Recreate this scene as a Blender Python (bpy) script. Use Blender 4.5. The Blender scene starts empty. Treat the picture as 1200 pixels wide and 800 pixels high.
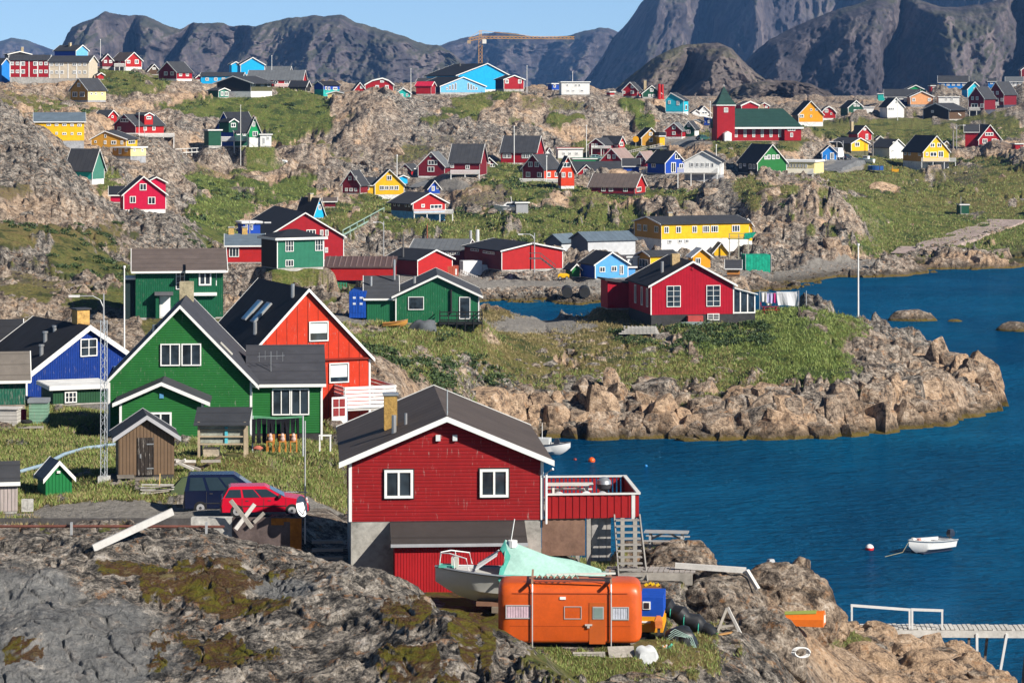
import bpy, math, random
import numpy as np
from mathutils import Vector, Matrix

R = math.radians
scene = bpy.context.scene
col = scene.collection
# ------------------------------------------------------------------ camera
F, CX, Y0, HC = 3333.333, 600.0, 100.0, 32.0      # focal length in px of a 1200 wide frame, horizon row, eye height
cam_d = bpy.data.cameras.new('camera'); cam = bpy.data.objects.new('camera', cam_d); col.objects.link(cam)
cam.location = (0, 0, HC); cam.rotation_euler = (R(90), 0, 0)
cam_d.lens = 100; cam_d.sensor_width = 36; cam_d.sensor_fit = 'HORIZONTAL'
cam_d.shift_y = -0.25; cam_d.clip_start = 1; cam_d.clip_end = 30000
scene.camera = cam
# ------------------------------------------------------------------ light
SUN_AZ, SUN_EL = 53.0, 33.0
sdir = Vector((math.sin(R(SUN_AZ)) * math.cos(R(SUN_EL)), -math.cos(R(SUN_AZ)) * math.cos(R(SUN_EL)), math.sin(R(SUN_EL))))
sun_d = bpy.data.lights.new('sun', 'SUN'); sun = bpy.data.objects.new('sun', sun_d); col.objects.link(sun)
sun_d.energy = 5.0; sun_d.angle = R(0.53); sun_d.color = (1.0, 0.93, 0.83)
sun.rotation_euler = sdir.to_track_quat('Z', 'Y').to_euler(); sun.location = (200, -100, 300)
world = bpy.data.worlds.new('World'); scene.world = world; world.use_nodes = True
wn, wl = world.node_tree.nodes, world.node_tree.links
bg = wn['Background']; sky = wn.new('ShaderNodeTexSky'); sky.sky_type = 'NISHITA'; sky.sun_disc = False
sky.sun_elevation = R(SUN_EL); sky.sun_rotation = math.atan2(sdir.x, sdir.y)
sky.altitude = 30; sky.air_density = 1.0; sky.dust_density = 0.0; sky.ozone_density = 4.0
tcw = wn.new('ShaderNodeTexCoord'); lift = wn.new('ShaderNodeVectorMath'); lift.operation = 'ADD'; lift.inputs[1].default_value = (0, 0, .09)
nrm = wn.new('ShaderNodeVectorMath'); nrm.operation = 'NORMALIZE'
wl.new(tcw.outputs['Generated'], lift.inputs[0]); wl.new(lift.outputs[0], nrm.inputs[0]); wl.new(nrm.outputs[0], sky.inputs[0])
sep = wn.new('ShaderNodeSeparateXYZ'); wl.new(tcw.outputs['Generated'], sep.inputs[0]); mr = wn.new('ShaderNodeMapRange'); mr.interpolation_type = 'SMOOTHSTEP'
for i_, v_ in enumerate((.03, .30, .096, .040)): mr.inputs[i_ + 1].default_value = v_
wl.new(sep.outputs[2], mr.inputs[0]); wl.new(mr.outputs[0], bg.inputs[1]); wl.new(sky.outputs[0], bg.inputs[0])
vs = scene.view_settings; vs.view_transform = 'Standard'; vs.look = 'None'; vs.exposure = 0.62; vs.gamma = 1.0; vs.use_curve_mapping = False
try:
    scene.cycles.max_bounces = 5; scene.cycles.diffuse_bounces = 2; scene.cycles.glossy_bounces = 2
    scene.cycles.transmission_bounces = 3; scene.cycles.volume_bounces = 0; scene.cycles.use_denoising = True
    scene.cycles.caustics_reflective = False; scene.cycles.caustics_refractive = False
except Exception:
    pass

def P(x, y, d):
    return Vector(((x - CX) / F * d, d, HC - (y - Y0) / F * d))

# ------------------------------------------------------------------ numpy noise
def _h(ix, iy, seed):
    n = (ix.astype(np.int64) * 374761393 + iy.astype(np.int64) * 668265263 + seed * 974634777) & 0xFFFFFFFF
    n = ((n ^ (n >> 13)) * 1274126177) & 0xFFFFFFFF
    n = (n ^ (n >> 16)) & 0xFFFFFF
    return (n / float(0xFFFFFF)).astype(np.float32)
def vnoise(x, y, seed=0):
    ix = np.floor(x); iy = np.floor(y); fx = (x - ix).astype(np.float32); fy = (y - iy).astype(np.float32)
    ux = fx * fx * fx * (fx * (fx * 6 - 15) + 10); uy = fy * fy * fy * (fy * (fy * 6 - 15) + 10)
    a = _h(ix, iy, seed); b = _h(ix + 1, iy, seed); c = _h(ix, iy + 1, seed); d = _h(ix + 1, iy + 1, seed)
    return (a + (b - a) * ux) * (1 - uy) + (c + (d - c) * ux) * uy
def fbm(x, y, seed=0, octv=4, gain=0.5):
    s = 0; a = 1.0; t = 0
    for o in range(octv):
        s = s + a * (vnoise(x, y, seed + o * 17) * 2 - 1); t += a; a *= gain; x = x * 2.03 + 13.7; y = y * 2.03 - 7.1
    return s / t
def blocks(x, y, seed=0, tilt=1.0):
    """fractured slabs: every cell is a tilted facet, cracks run between the cells"""
    ix = np.floor(x); iy = np.floor(y)
    f1 = np.full(x.shape, 9.0, np.float32); f2 = f1.copy(); val = np.zeros(x.shape, np.float32)
    for ox in (-1, 0, 1):
        for oy in (-1, 0, 1):
            cx = ix + ox; cy = iy + oy
            px = cx + 0.1 + 0.8 * _h(cx, cy, seed); py = cy + 0.1 + 0.8 * _h(cx, cy, seed + 5)
            dx = (x - px).astype(np.float32); dy = (y - py).astype(np.float32)
            dd = np.maximum(np.abs(dx) * 0.75 + np.abs(dy) * 0.45, np.sqrt(dx * dx + dy * dy) * 0.9)
            v = _h(cx, cy, seed + 9) * 1.2 - 0.6 + tilt * ((_h(cx, cy, seed + 11) - .5) * dx + (_h(cx, cy, seed + 13) - .2) * -dy)
            m = dd < f1
            f2 = np.where(m, f1, np.minimum(f2, dd)); val = np.where(m, v, val); f1 = np.where(m, dd, f1)
    crack = np.clip((f2 - f1) / 0.12, 0, 1)
    return val * crack - 0.38 * (1 - crack)
def sstep(a, b, x):
    t = np.clip((x - a) / (b - a), 0, 1); return t * t * (3 - 2 * t)

# ------------------------------------------------------------------ mesh helper
MATS = {}
def srgb(c): return tuple((v / 12.92 if v <= 0.04045 else ((v + 0.055) / 1.055) ** 2.4) for v in c)
class MB:
    def __init__(self): self.v = []; self.f = []; self.mi = []; self.mats = []; self.pc = []
    def m(self, mat):
        if mat not in self.mats: self.mats.append(mat)
        return self.mats.index(mat)
    def add(self, vs, fs, mat):
        o = len(self.v); k = self.m(mat); self.pc.append((o, len(self.f)))
        self.v += [tuple(p) for p in vs]
        for f in fs: self.f.append(tuple(i + o for i in f)); self.mi.append(k)
        return self
    def box(self, c, s, mat, rot=None):
        x, y, z = s[0] / 2, s[1] / 2, s[2] / 2
        vs = [Vector(p) for p in ((-x, -y, -z), (x, -y, -z), (x, y, -z), (-x, y, -z), (-x, -y, z), (x, -y, z), (x, y, z), (-x, y, z))]
        if rot is not None: vs = [rot @ p for p in vs]
        vs = [p + Vector(c) for p in vs]
        return self.add(vs, [(3, 2, 1, 0), (4, 5, 6, 7), (0, 1, 5, 4), (1, 2, 6, 5), (2, 3, 7, 6), (3, 0, 4, 7)], mat)
    def bb(self, x0, x1, y0, y1, z0, z1, mat):
        return self.box(((x0 + x1) / 2, (y0 + y1) / 2, (z0 + z1) / 2), (abs(x1 - x0), abs(y1 - y0), abs(z1 - z0)), mat)
    def beam(self, a, b, w, h, mat, up=(0, 0, 1)):
        a = Vector(a); b = Vector(b); d = b - a; L = d.length
        if L < 1e-6: return self
        d.normalize(); u = Vector(up)
        if abs(d.dot(u)) > .98: u = Vector((0, 1, 0))
        sx = d.cross(u).normalized(); sz = sx.cross(d).normalized()
        rot = Matrix((sx, d, sz)).transposed()
        return self.box((a + b) / 2, (w, L, h), mat, rot)
    def prism(self, poly, y0, y1, mat):
        """poly in (x, z), extruded along y"""
        n = len(poly); vs = [(p[0], y0, p[1]) for p in poly] + [(p[0], y1, p[1]) for p in poly]
        ar = sum(poly[i][0] * poly[(i + 1) % n][1] - poly[(i + 1) % n][0] * poly[i][1] for i in range(n))
        fs = [tuple(range(n)), tuple(range(2 * n - 1, n - 1, -1))] + [(i, i + n, (i + 1) % n + n, (i + 1) % n) for i in range(n)]
        if (ar > 0) == (y1 < y0): fs = [tuple(reversed(f)) for f in fs]
        return self.add(vs, fs, mat)
    def tube(self, pts, r, mat, n=8, cap=True):
        pts = [Vector(p) for p in pts]; rings = []
        rs = r if isinstance(r, (list, tuple)) else [r] * len(pts)
        for i, p in enumerate(pts):
            d = (pts[min(i + 1, len(pts) - 1)] - pts[max(i - 1, 0)]).normalized()
            u = Vector((0, 0, 1)) if abs(d.z) < .9 else Vector((1, 0, 0))
            a = d.cross(u).normalized(); b = a.cross(d)
            rings.append([p + (a * math.cos(t) + b * math.sin(t)) * rs[i] for t in [2 * math.pi * k / n for k in range(n)]])
        vs = [p for rg in rings for p in rg]; fs = []
        for i in range(len(pts) - 1):
            for k in range(n):
                fs.append((i * n + k, i * n + (k + 1) % n, (i + 1) * n + (k + 1) % n, (i + 1) * n + k))
        if cap: fs += [tuple(range(n))[::-1], tuple(range((len(pts) - 1) * n, len(pts) * n))]
        return self.add(vs, fs, mat)
    def loft(self, rings, mat, closed=True, cap=True):
        n = len(rings[0]); vs = [p for rg in rings for p in rg]; fs = []
        for i in range(len(rings) - 1):
            for k in range(n if closed else n - 1):
                fs.append((i * n + k, i * n + (k + 1) % n, (i + 1) * n + (k + 1) % n, (i + 1) * n + k))
        if cap: fs += [tuple(range(n))[::-1], tuple(range((len(rings) - 1) * n, len(rings) * n))]
        return self.add(vs, fs, mat)
    def split(self, key):
        out = {}; ends = self.pc[1:] + [(len(self.v), len(self.f))]
        for (v0, f0), (v1, f1) in zip(self.pc, ends):
            vs = self.v[v0:v1]; k = key(vs); q = out.setdefault(k, MB()); o = len(q.v); q.pc.append((o, len(q.f))); q.v += vs
            for f, mi in zip(self.f[f0:f1], self.mi[f0:f1]): q.f.append(tuple(i - v0 + o for i in f)); q.mi.append(q.m(self.mats[mi]))
        return list(out.values())
    def build(self, name, parent=None, smooth=False, loc=None):
        me = bpy.data.meshes.new(name); me.from_pydata(self.v, [], self.f)
        for mt in self.mats: me.materials.append(mt)
        me.polygons.foreach_set('material_index', self.mi)
        if smooth: me.polygons.foreach_set('use_smooth', [True] * len(self.f))
        me.validate(); me.update()
        if smooth:
            try: me.set_sharp_from_angle(angle=R(38))
            except Exception: pass
        o = bpy.data.objects.new(name, me); col.objects.link(o)
        if parent is not None: o.parent = parent
        if loc is not None: o.location = loc
        return o
def empty(name, loc, rz=0):
    o = bpy.data.objects.new(name, None); col.objects.link(o); o.location = loc; o.rotation_euler = (0, 0, rz); o.empty_display_size = .5
    return o
def tag(o, label=None, cat=None, group=None, kind=None):
    if label: o['label'] = label
    if cat: o['category'] = cat
    if group: o['group'] = group
    if kind: o['kind'] = kind
    return o
def np_mesh(name, V, Fc, mat, smooth=True, attrs=None):
    me = bpy.data.meshes.new(name); n = len(V); k = Fc.shape[1]
    me.vertices.add(n); me.vertices.foreach_set('co', np.ascontiguousarray(V, np.float32).ravel())
    me.loops.add(Fc.size); me.loops.foreach_set('vertex_index', np.ascontiguousarray(Fc, np.int32).ravel())
    me.polygons.add(len(Fc)); me.polygons.foreach_set('loop_start', np.arange(0, Fc.size, k, dtype=np.int32))
    me.polygons.foreach_set('loop_total', np.full(len(Fc), k, np.int32))
    me.polygons.foreach_set('use_smooth', np.full(len(Fc), smooth, bool))
    me.update(calc_edges=True); me.materials.append(mat)
    for nm, arr in (attrs or {}).items():
        a = me.color_attributes.new(nm, 'FLOAT_COLOR', 'POINT'); a.data.foreach_set('color', np.ascontiguousarray(arr, np.float32).ravel())
    o = bpy.data.objects.new(name, me); col.objects.link(o)
    return o

# ------------------------------------------------------------------ materials
def new_mat(name):
    m = bpy.data.materials.new(name); m.use_nodes = True
    return m, m.node_tree.nodes, m.node_tree.links, m.node_tree.nodes['Principled BSDF']
def nd(nodes, t, **kw):
    n = nodes.new(t)
    for k, v in kw.items(): setattr(n, k, v)
    return n
def noise_n(nodes, links, vec, scale, detail=4, rough=.55, dist=0):
    n = nodes.new('ShaderNodeTexNoise'); n.inputs['Scale'].default_value = scale; n.inputs['Detail'].default_value = detail
    n.inputs['Roughness'].default_value = rough; n.inputs['Distortion'].default_value = dist
    if vec is not None: links.new(vec, n.inputs['Vector'])
    return n.outputs['Fac']
def ramp(nodes, links, fac, stops):
    r = nodes.new('ShaderNodeValToRGB'); e = r.color_ramp.elements
    while len(e) < len(stops): e.new(0.5)
    for i, (p, c) in enumerate(stops):
        e[i].position = p; e[i].color = (c[0], c[1], c[2], 1) if isinstance(c, (tuple, list)) else (c, c, c, 1)
    links.new(fac, r.inputs[0]); return r.outputs[0]
def mix(nodes, links, fac, a, b, mode='MIX'):
    n = nodes.new('ShaderNodeMix'); n.data_type = 'RGBA'; n.blend_type = mode
    for i, v in ((0, fac), (6, a), (7, b)):
        if hasattr(v, 'is_linked') or hasattr(v, 'links'): links.new(v, n.inputs[i])
        elif isinstance(v, (tuple, list)): n.inputs[i].default_value = (v[0], v[1], v[2], 1)
        else: n.inputs[i].default_value = v
    return n.outputs[2]
def mth(nodes, links, op, a, b=0.0, clamp=False):
    n = nodes.new('ShaderNodeMath'); n.operation = op; n.use_clamp = clamp
    for i, v in ((0, a), (1, b)):
        if hasattr(v, 'links'): links.new(v, n.inputs[i])
        else: n.inputs[i].default_value = v
    return n.outputs[0]
def bump(nodes, links, h, strength, dist, bsdf, prev=None):
    b = nodes.new('ShaderNodeBump'); b.inputs['Strength'].default_value = strength; b.inputs['Distance'].default_value = dist
    links.new(h, b.inputs['Height'])
    if prev is not None: links.new(prev, b.inputs['Normal'])
    if bsdf is not None: links.new(b.outputs[0], bsdf.inputs['Normal'])
    return b.outputs[0]
def paint(c, rough=.6, boards=None, var=.12, metal=0.0, worn=0.0, pitch=.14, key=None):
    """painted or plain surface; boards 'v' / 'h' adds cladding grooves"""
    k = ('p', tuple(round(v, 4) for v in c), rough, boards, var, metal, worn, pitch)
    if k in MATS: return MATS[k]
    m, n, l, b = new_mat('paint'); b.inputs['Specular IOR Level'].default_value = .18 if rough > .45 else .5; b.inputs['Roughness'].default_value = rough; b.inputs['Metallic'].default_value = metal
    tc = n.new('ShaderNodeTexCoord').outputs['Object']
    nz = noise_n(n, l, tc, 1.3, 6, .65); nz2 = noise_n(n, l, tc, 9, 4, .6)
    f = mth(n, l, 'ADD', mth(n, l, 'MULTIPLY', nz, .7), mth(n, l, 'MULTIPLY', nz2, .3))
    a = tuple(v * (1 - var * 1.6) for v in c); d = tuple(min(1, v * (1 + var)) for v in c)
    cl = ramp(n, l, f, [(.3, a), (.7, d)])
    if worn > 0:
        sp = n.new('ShaderNodeMapping'); sp.inputs['Scale'].default_value = (6, 6, .8); l.new(tc, sp.inputs['Vector'])
        w = noise_n(n, l, sp.outputs[0], 2.0, 6, .7)
        cl = mix(n, l, ramp(n, l, w, [(.62 - worn * .2, 0.0), (.72 - worn * .1, 1.0)]), cl, (.32, .29, .26))
    if boards:
        wv = n.new('ShaderNodeTexWave'); wv.wave_type = 'BANDS'; wv.wave_profile = 'SAW' if boards == 'h' else 'SIN'
        wv.bands_direction = 'Z' if boards == 'h' else 'X'
        wv.inputs['Scale'].default_value = 2 * math.pi / (20 * pitch)
        wv.inputs['Distortion'].default_value = .12; wv.inputs['Detail'].default_value = 1
        if boards == 'v':
            sx = n.new('ShaderNodeSeparateXYZ'); l.new(tc, sx.inputs[0]); cb = n.new('ShaderNodeCombineXYZ')
            l.new(mth(n, l, 'ADD', sx.outputs[0], sx.outputs[1]), cb.inputs[0]); l.new(cb.outputs[0], wv.inputs['Vector'])
            hh = ramp(n, l, wv.outputs['Fac'], [(.0, 0.0), (.25, 1.0)])
        else:
            l.new(tc, wv.inputs['Vector']); hh = ramp(n, l, wv.outputs['Fac'], [(.0, 1.0), (.62, .75), (.8, 0.0), (1.0, 0.0)])
        bump(n, l, hh, .9, .022, b)
        cl = mix(n, l, mth(n, l, 'MULTIPLY', mth(n, l, 'SUBTRACT', 1.0, hh), .62 if boards == 'h' else .4), cl, tuple(v * .45 for v in c))  # groove lines darkened in the colour to back up weak bump shading
    l.new(cl, b.inputs['Base Color']); MATS[k] = m; return m
def roofm(c=(.05, .052, .058), rough=.75, pitch=.9, seam='v'):
    k = ('r', c, rough, pitch)
    if k in MATS: return MATS[k]
    m, n, l, b = new_mat('roofing'); b.inputs['Specular IOR Level'].default_value = .2; b.inputs['Roughness'].default_value = rough
    tc = n.new('ShaderNodeTexCoord').outputs['Object']
    f = noise_n(n, l, tc, .7, 8, .7); f2 = noise_n(n, l, tc, 14, 3, .6)
    f = mth(n, l, 'ADD', mth(n, l, 'MULTIPLY', f, .75), mth(n, l, 'MULTIPLY', f2, .25))
    cl = ramp(n, l, f, [(.3, tuple(v * .7 for v in c)), (.55, c), (.75, tuple(v * 1.35 for v in c))])
    wv = n.new('ShaderNodeTexWave'); wv.bands_direction = 'Y'; wv.inputs['Scale'].default_value = 2 * math.pi / (20 * pitch)
    l.new(tc, wv.inputs['Vector']); hh = ramp(n, l, wv.outputs['Fac'], [(.0, 0.0), (.08, 1.0)])
    cl = mix(n, l, mth(n, l, 'MULTIPLY', mth(n, l, 'SUBTRACT', 1.0, hh), .5), cl, tuple(v * .5 for v in c))
    bump(n, l, mth(n, l, 'ADD', hh, f2), .4, .02, b)
    l.new(cl, b.inputs['Base Color']); MATS[k] = m; return m
def glassm():
    if 'glass' in MATS: return MATS['glass']
    m, n, l, b = new_mat('window_glass'); tc = n.new('ShaderNodeTexCoord').outputs['Object']
    f = noise_n(n, l, tc, 1.1, 2)
    l.new(ramp(n, l, f, [(.35, (.012, .016, .02)), (.6, (.035, .05, .065))]), b.inputs['Base Color'])
    b.inputs['Roughness'].default_value = .04; b.inputs['IOR'].default_value = 1.5
    MATS['glass'] = m; return m
def stonem(c=(.3, .28, .25), rough=.85, scale=3.0, key='stone'):
    k = (key, c, scale)
    if k in MATS: return MATS[k]
    m, n, l, b = new_mat(key); b.inputs['Roughness'].default_value = rough
    tc = n.new('ShaderNodeTexCoord').outputs['Object']
    f = noise_n(n, l, tc, scale, 9, .68); f2 = noise_n(n, l, tc, scale * .3, 4, .6)
    f = mth(n, l, 'ADD', mth(n, l, 'MULTIPLY', f, .6), mth(n, l, 'MULTIPLY', f2, .4))
    l.new(ramp(n, l, f, [(.32, tuple(v * .4 for v in c)), (.5, c), (.7, tuple(min(.8, v * 1.5) for v in c))]), b.inputs['Base Color'])
    bump(n, l, f, .8, .08, b); MATS[k] = m; return m
WHITE = (.78, .78, .76)
def white(): return paint(WHITE, .5, None, .06)
# ------------------------------------------------------------------ house table (sizes read off the photograph, one entry per building)
RED = (.32, .01, .016); DRED = (.17, .012, .02); BRED = (.40, .017, .017); ORED = (.62, .05, .015); MAG = (.5, .006, .045)
YEL = (.8, .45, .012); MUST = (.5, .25, .03); CREAM = (.75, .6, .28); PYEL = (.78, .66, .3); ORNG = (.75, .32, .015); BEIGE = (.6, .52, .4)
GRN = (.02, .16, .035); DGRN = (.012, .075, .042); TEAL = (.02, .38, .34); BGRN = (.01, .3, .1); SAGE = (.06, .2, .15)
BLUE = (.01, .06, .38); MBLU = (.02, .2, .6); CYAN = (.01, .38, .75); LBLU = (.14, .42, .72); NAVY = (.012, .03, .13); TURQ = (.02, .42, .55)
WHT = (.74, .74, .72); BROWN = (.1, .06, .035); BLACK = (.03, .028, .027); OLIVE = (.1, .1, .05); PEACH = (.75, .36, .16); GREY = (.3, .31, .33)
RF = (.05, .052, .058); RFB = (.024, .026, .032); RFG = (.13, .14, .15); RFN = (.12, .095, .085); RFP = (.3, .22, .2); RFGR = (.018, .055, .045); RFBL = (.12, .16, .2)
CONC = (.36, .35, .33)
def row(x0, x1, n, cy, w, h): return [(x0 + (x1 - x0) * i / max(1, n - 1), cy, w, h) for i in range(n)]
HL = []
def hs(label, xm, gp, sp, yb, ye, yr, d, yaw, wall, **k):
    k.update(label=label, xm=xm, gp=gp, sp=sp, yb=yb, ye=ye, yr=yr, d=d, yaw=yaw, wall=wall); k.setdefault('cat', 'house'); k.setdefault('name', 'wooden_house'); HL.append(k)

# --- far left ridge
hs('bright blue gabled house at the left end of the red and beige apartment row', 2, 10, 7, 98, 75, 69, 770, 35, MBLU, roof=RF)
hs('long red two storey apartment block with white window bays under grey roof', 57, 1.2, 45, 97.5, 71, 65, 742, 86, RED, W=10, fd=7, s=row(15, 21, 2, 74.7, 4, 4) + row(27.5, 41.5, 2, 74.7, 4.5, 5) + row(48, 54, 2, 74.7, 4, 4) + row(15, 21, 2, 84, 4, 4) + row(27.5, 41.5, 2, 84, 4.5, 5) + row(48, 54, 2, 84, 4, 4), st=[12.5, 24.4, 34.4, 44.4], cat='apartment block', name='apartment_block')
hs('beige two storey apartment block joined to the red block, pale gable end', 103.5, 10.5, 46, 97, 73, 66, 740, 76, BEIGE, W=10, fd=5, s=row(61, 67, 2, 75.5, 3.5, 4) + row(72.5, 87.5, 2, 75.5, 4.5, 4) + row(93.5, 99.5, 2, 75.5, 3.5, 4) + row(61, 67, 2, 84.7, 3.5, 4) + row(73, 87.5, 2, 84.7, 4, 4) + row(93.5, 99.5, 2, 84.7, 3.5, 4), st=[58.5, 70, 80, 90], cat='apartment block', name='apartment_block')
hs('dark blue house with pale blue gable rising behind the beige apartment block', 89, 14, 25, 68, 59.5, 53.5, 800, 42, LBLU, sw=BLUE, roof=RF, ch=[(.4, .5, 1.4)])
hs('black roofed house showing only its low roof behind the red apartment block', 10, 26, 4, 68, 64, 61, 805, 10, BLACK, roof=RFB, ch=[(.7, .5, 2.5)])
hs('pale yellow gabled house below the beige apartment block', 103, -20.5, 21, 119.5, 105.6, 92.5, 700, -44, CREAM, fc=GREY, fd=2, gw=MUST, g=[(92.5, 99.7, 3.5, 4.5), (88, 110.8, 5.5, 6), (96.5, 110.8, 5.5, 6)], s=[(106.7, 110, 2.2, 3), (112, 110, 2.2, 3), (119.3, 110.3, 2.2, 3)])  # mustard gable is the pale yellow wall with its shade painted in
hs('tiny red shed beside the pale end of the beige apartment block', 115, 6.5, 2, 93.5, 88, 86, 735, 15, BRED, cat='shed', name='shed')
hs('dark red gabled house wing left of the red and white hilltop house', 120, 12, 3, 79, 70.5, 64, 785, 12, DRED, g=[(123.5, 72.3, 3.4, 3.4), (129.5, 72.3, 3.4, 3.4)])
hs('red house with white basement and deck on the left hilltop', 147, 19, 16, 82.5, 71, 62, 778, 28, BRED, sw=RED, fd=4, fc=WHT, roof=RFN, g=[(150.5, 72.5, 4, 4), (160, 72.5, 4.5, 5)], s=[(140, 72, 3, 3)], dk=(134, 146, 74.5, 78, 82))
hs('dark red house with big grey roof beside the small brown gable', 207, -21, 18, 94.5, 84.5, 73, 782, -40, RED, gw=DRED, fd=2, fc=WHT, g=[(194.5, 86.3, 4, 4.5), (202, 86.3, 4, 4.5)], s=[(211.3, 87, 3.5, 5), (219.3, 87, 3.5, 5)])  # side coloured lighter as the sunlit face, gable darker as its shade
hs('tiny red gabled shed at the right foot of the dark red hilltop house', 230, 6, 2, 94, 91, 88.5, 781, 10, DRED, cat='shed', name='shed')
hs('small brown gabled house left of the dark red hilltop house', 174, 13, 3, 88, 83, 76, 790, 10, BROWN, roof=RF, g=[(180.5, 80.5, 4, 2.5)])
hs('long low blue building with white fascia on the left ridge', 284, 1.5, 48.5, 99, 89.5, 85.5, 800, 85, CYAN, W=9, s=[(243, 93, 4, 3.5), (253, 93, 4, 3.5), (262, 93, 4, 3.5), (272, 93, 4, 3.5)])
hs('smaller of the two bright blue gabled houses on the left ridge', 271.5, 9.5, 3, 87, 75.5, 73, 835, 15, CYAN, roof=RF)
hs('larger of the two bright blue gabled houses on the left ridge', 282, 28, 3, 88, 76, 68, 840, 8, CYAN, roof=RF)
hs('black brown house with a wide drooping roof on the left ridge', 294, -40, 25, 114, 97, 90, 720, -34, OLIVE, gw=BLACK, roof=RF, ov=1.2, fc=WHT, fd=7, s=[(297, 99, 3.6, 5), (307.3, 99, 3.6, 5), (315, 99, 4, 5.5)])
hs('small dark green flat roofed shed below the black brown house', 256, 12, 12, 115, 106.5, 104, 700, 48, SAGE, sw=DGRN, cat='shed', name='shed', g=[(260, 110, 3, 5), (265, 110, 4, 5)])
hs('long red and white house with broad grey roof on the left ridge', 354, 1.5, 64, 106, 94, 83, 758, 84, BRED, W=12, s=row(323, 350, 3, 96.5, 6, 4), roof=RFG, dk=(322, 353, 98, 101.5, 107))
hs('grey upper roof block peeping above the long red and white house', 339, 1, 27, 92, 83.5, 78.5, 775, 85, GREY, W=8, roof=RFG)
hs('royal blue house with teal base and a long sloping roof on the ridge', 379, -11, 19, 112, 100, 96, 770, -50, BLUE, roof=RFB, fc=TEAL, fd=7, s=[(382, 103.5, 2.2, 4), (385.5, 104, 2.2, 4), (392.5, 104, 5, 3.5)])
hs('black roofed house with twin tiny white dormers behind the royal blue house', 358, 2, 19, 108, 102, 95.5, 785, 80, BLACK, W=8, roof=RFB)
hs('low beige shed in front of the royal blue house', 404, -20, 4, 116.5, 110, 107.5, 745, -10, CREAM, cat='shed', name='shed', s=[], g=[(391, 111.5, 3, 3)])
hs('narrow red gabled house beside the red gambrel house', 415.5, 12.5, 3, 112, 105, 97.5, 775, 8, RED, g=[(423.5, 102.5, 3, 3), (419.5, 108.5, 4, 3)])
hs('broad red gambrel roofed house standing on the round rock top', 428, 33, 2, 109, 99, 92, 772, 4, RED, rt='gambrel', fd=2, fc=WHT, ap=.6, roof=RFB, g=[(442, 102.2, 4.2, 4.4), (453.3, 102.2, 4.2, 4.4), (447.8, 95.6, 4.5, 2.5)])
hs('small teal gabled house right of the red gambrel house', 464, 17, 2, 115, 109.5, 104, 768, 6, TEAL, roof=(.02, .3, .28), g=[(471, 111.5, 3, 3), (477, 111.5, 2.5, 3)])
hs('small hut with a crimson roof left of the blue sports hall', 505, 2, 17.5, 111, 101, 96.5, 800, 80, RED, W=7, roof=(.5, .015, .05))
hs('long dark roofed shed behind the crimson roofed hut', 520, 2, 32, 108, 97.5, 92.5, 830, 82, BLACK, W=9, roof=RF, cat='shed', name='shed')
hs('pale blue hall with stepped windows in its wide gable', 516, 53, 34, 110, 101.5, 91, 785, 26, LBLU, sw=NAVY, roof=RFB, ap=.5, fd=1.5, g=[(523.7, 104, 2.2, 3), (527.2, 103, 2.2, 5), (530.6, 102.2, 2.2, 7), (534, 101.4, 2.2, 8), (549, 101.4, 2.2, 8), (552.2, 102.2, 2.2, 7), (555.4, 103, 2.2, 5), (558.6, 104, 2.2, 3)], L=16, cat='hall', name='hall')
hs('huge bright blue sports hall with a plain windowless gable', 537, 59, 20, 107.5, 88, 75, 812, 16, CYAN, roof=RFB, ap=.58, fd=2.5, fc=WHT, L=34, cat='hall', name='hall', ov=.8)
hs('red house topped by a white dome at the right end of the blue hall', 590.5, 23.5, 10, 107, 93.5, 89, 772, 25, RED, sw=NAVY, roof=RFB, fd=2.5, fc=CONC, g=[(594, 95.7, 4, 4.6), (609, 95.7, 4, 4.6)])
hs('small royal blue box hut left of the white flat roofed house', 647, 10, 5, 106, 98.5, 98, 785, 20, BLUE, rt='flat', g=[(650, 101, 2.5, 3.5)])
hs('white flat roofed modern house on top of the rock', 658, 33, 3, 111.5, 96.5, 96, 780, 5, WHT, rt='flat', g=[(665, 100, 2, 2), (675, 100, 2.2, 2.4), (679, 100, 2.2, 2.4), (666, 106.5, 3, 2.6), (672, 106.5, 3, 2.6), (682, 106.5, 4, 3)])
hs('tiny red hut on the rock edge right of the white flat roofed house', 715, 5, 2, 112, 108.3, 107.6, 790, 20, BRED, rt='flat', cat='shed', name='shed')
hs('red gabled house with four white windows on the rock beside a dark green house', 747, -17, 4.5, 113.5, 105.5, 97, 790, -14, RED, g=[(741, 102, 3.4, 3.4), (741, 108.2, 3.8, 4), (731, 108.4, 3.6, 3.2)], s=[(749.5, 108.3, 2.2, 4)])
hs('dark green gabled house between the red rock house and red chimneys', 753, 21.5, 2, 114.5, 109.5, 101, 788, 6, DGRN, roof=RFB, g=[(763.6, 105.6, 4, 4), (761.3, 112, 3.4, 3), (766, 112, 3.4, 3)], ch=[(.2, .6, 2.8)])
hs('turquoise gabled house perched at the right end of the rock ridge', 801, -21, 4, 132.5, 117.5, 109.5, 758, -15, TURQ, sw=TURQ, ap=.3, fc=WHT, fd=1.5, g=[(794.6, 121, 3.2, 5), (784.5, 120, 3, 4)], s=[(803, 126, 1.6, 6)])
hs('white gabled house behind the turquoise house', 817, 16, 4, 138, 132.5, 125, 800, 12, WHT, roof=RF, g=[(825.5, 132.5, 7, 3), (825.5, 128.5, 2, 1.6)])
hs('smaller white gable immediately left of the white gabled house', 812, 8, 2, 136.5, 132, 129.3, 803, 12, WHT, roof=RF, g=[(815.5, 133.5, 4, 1.5)])
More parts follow.
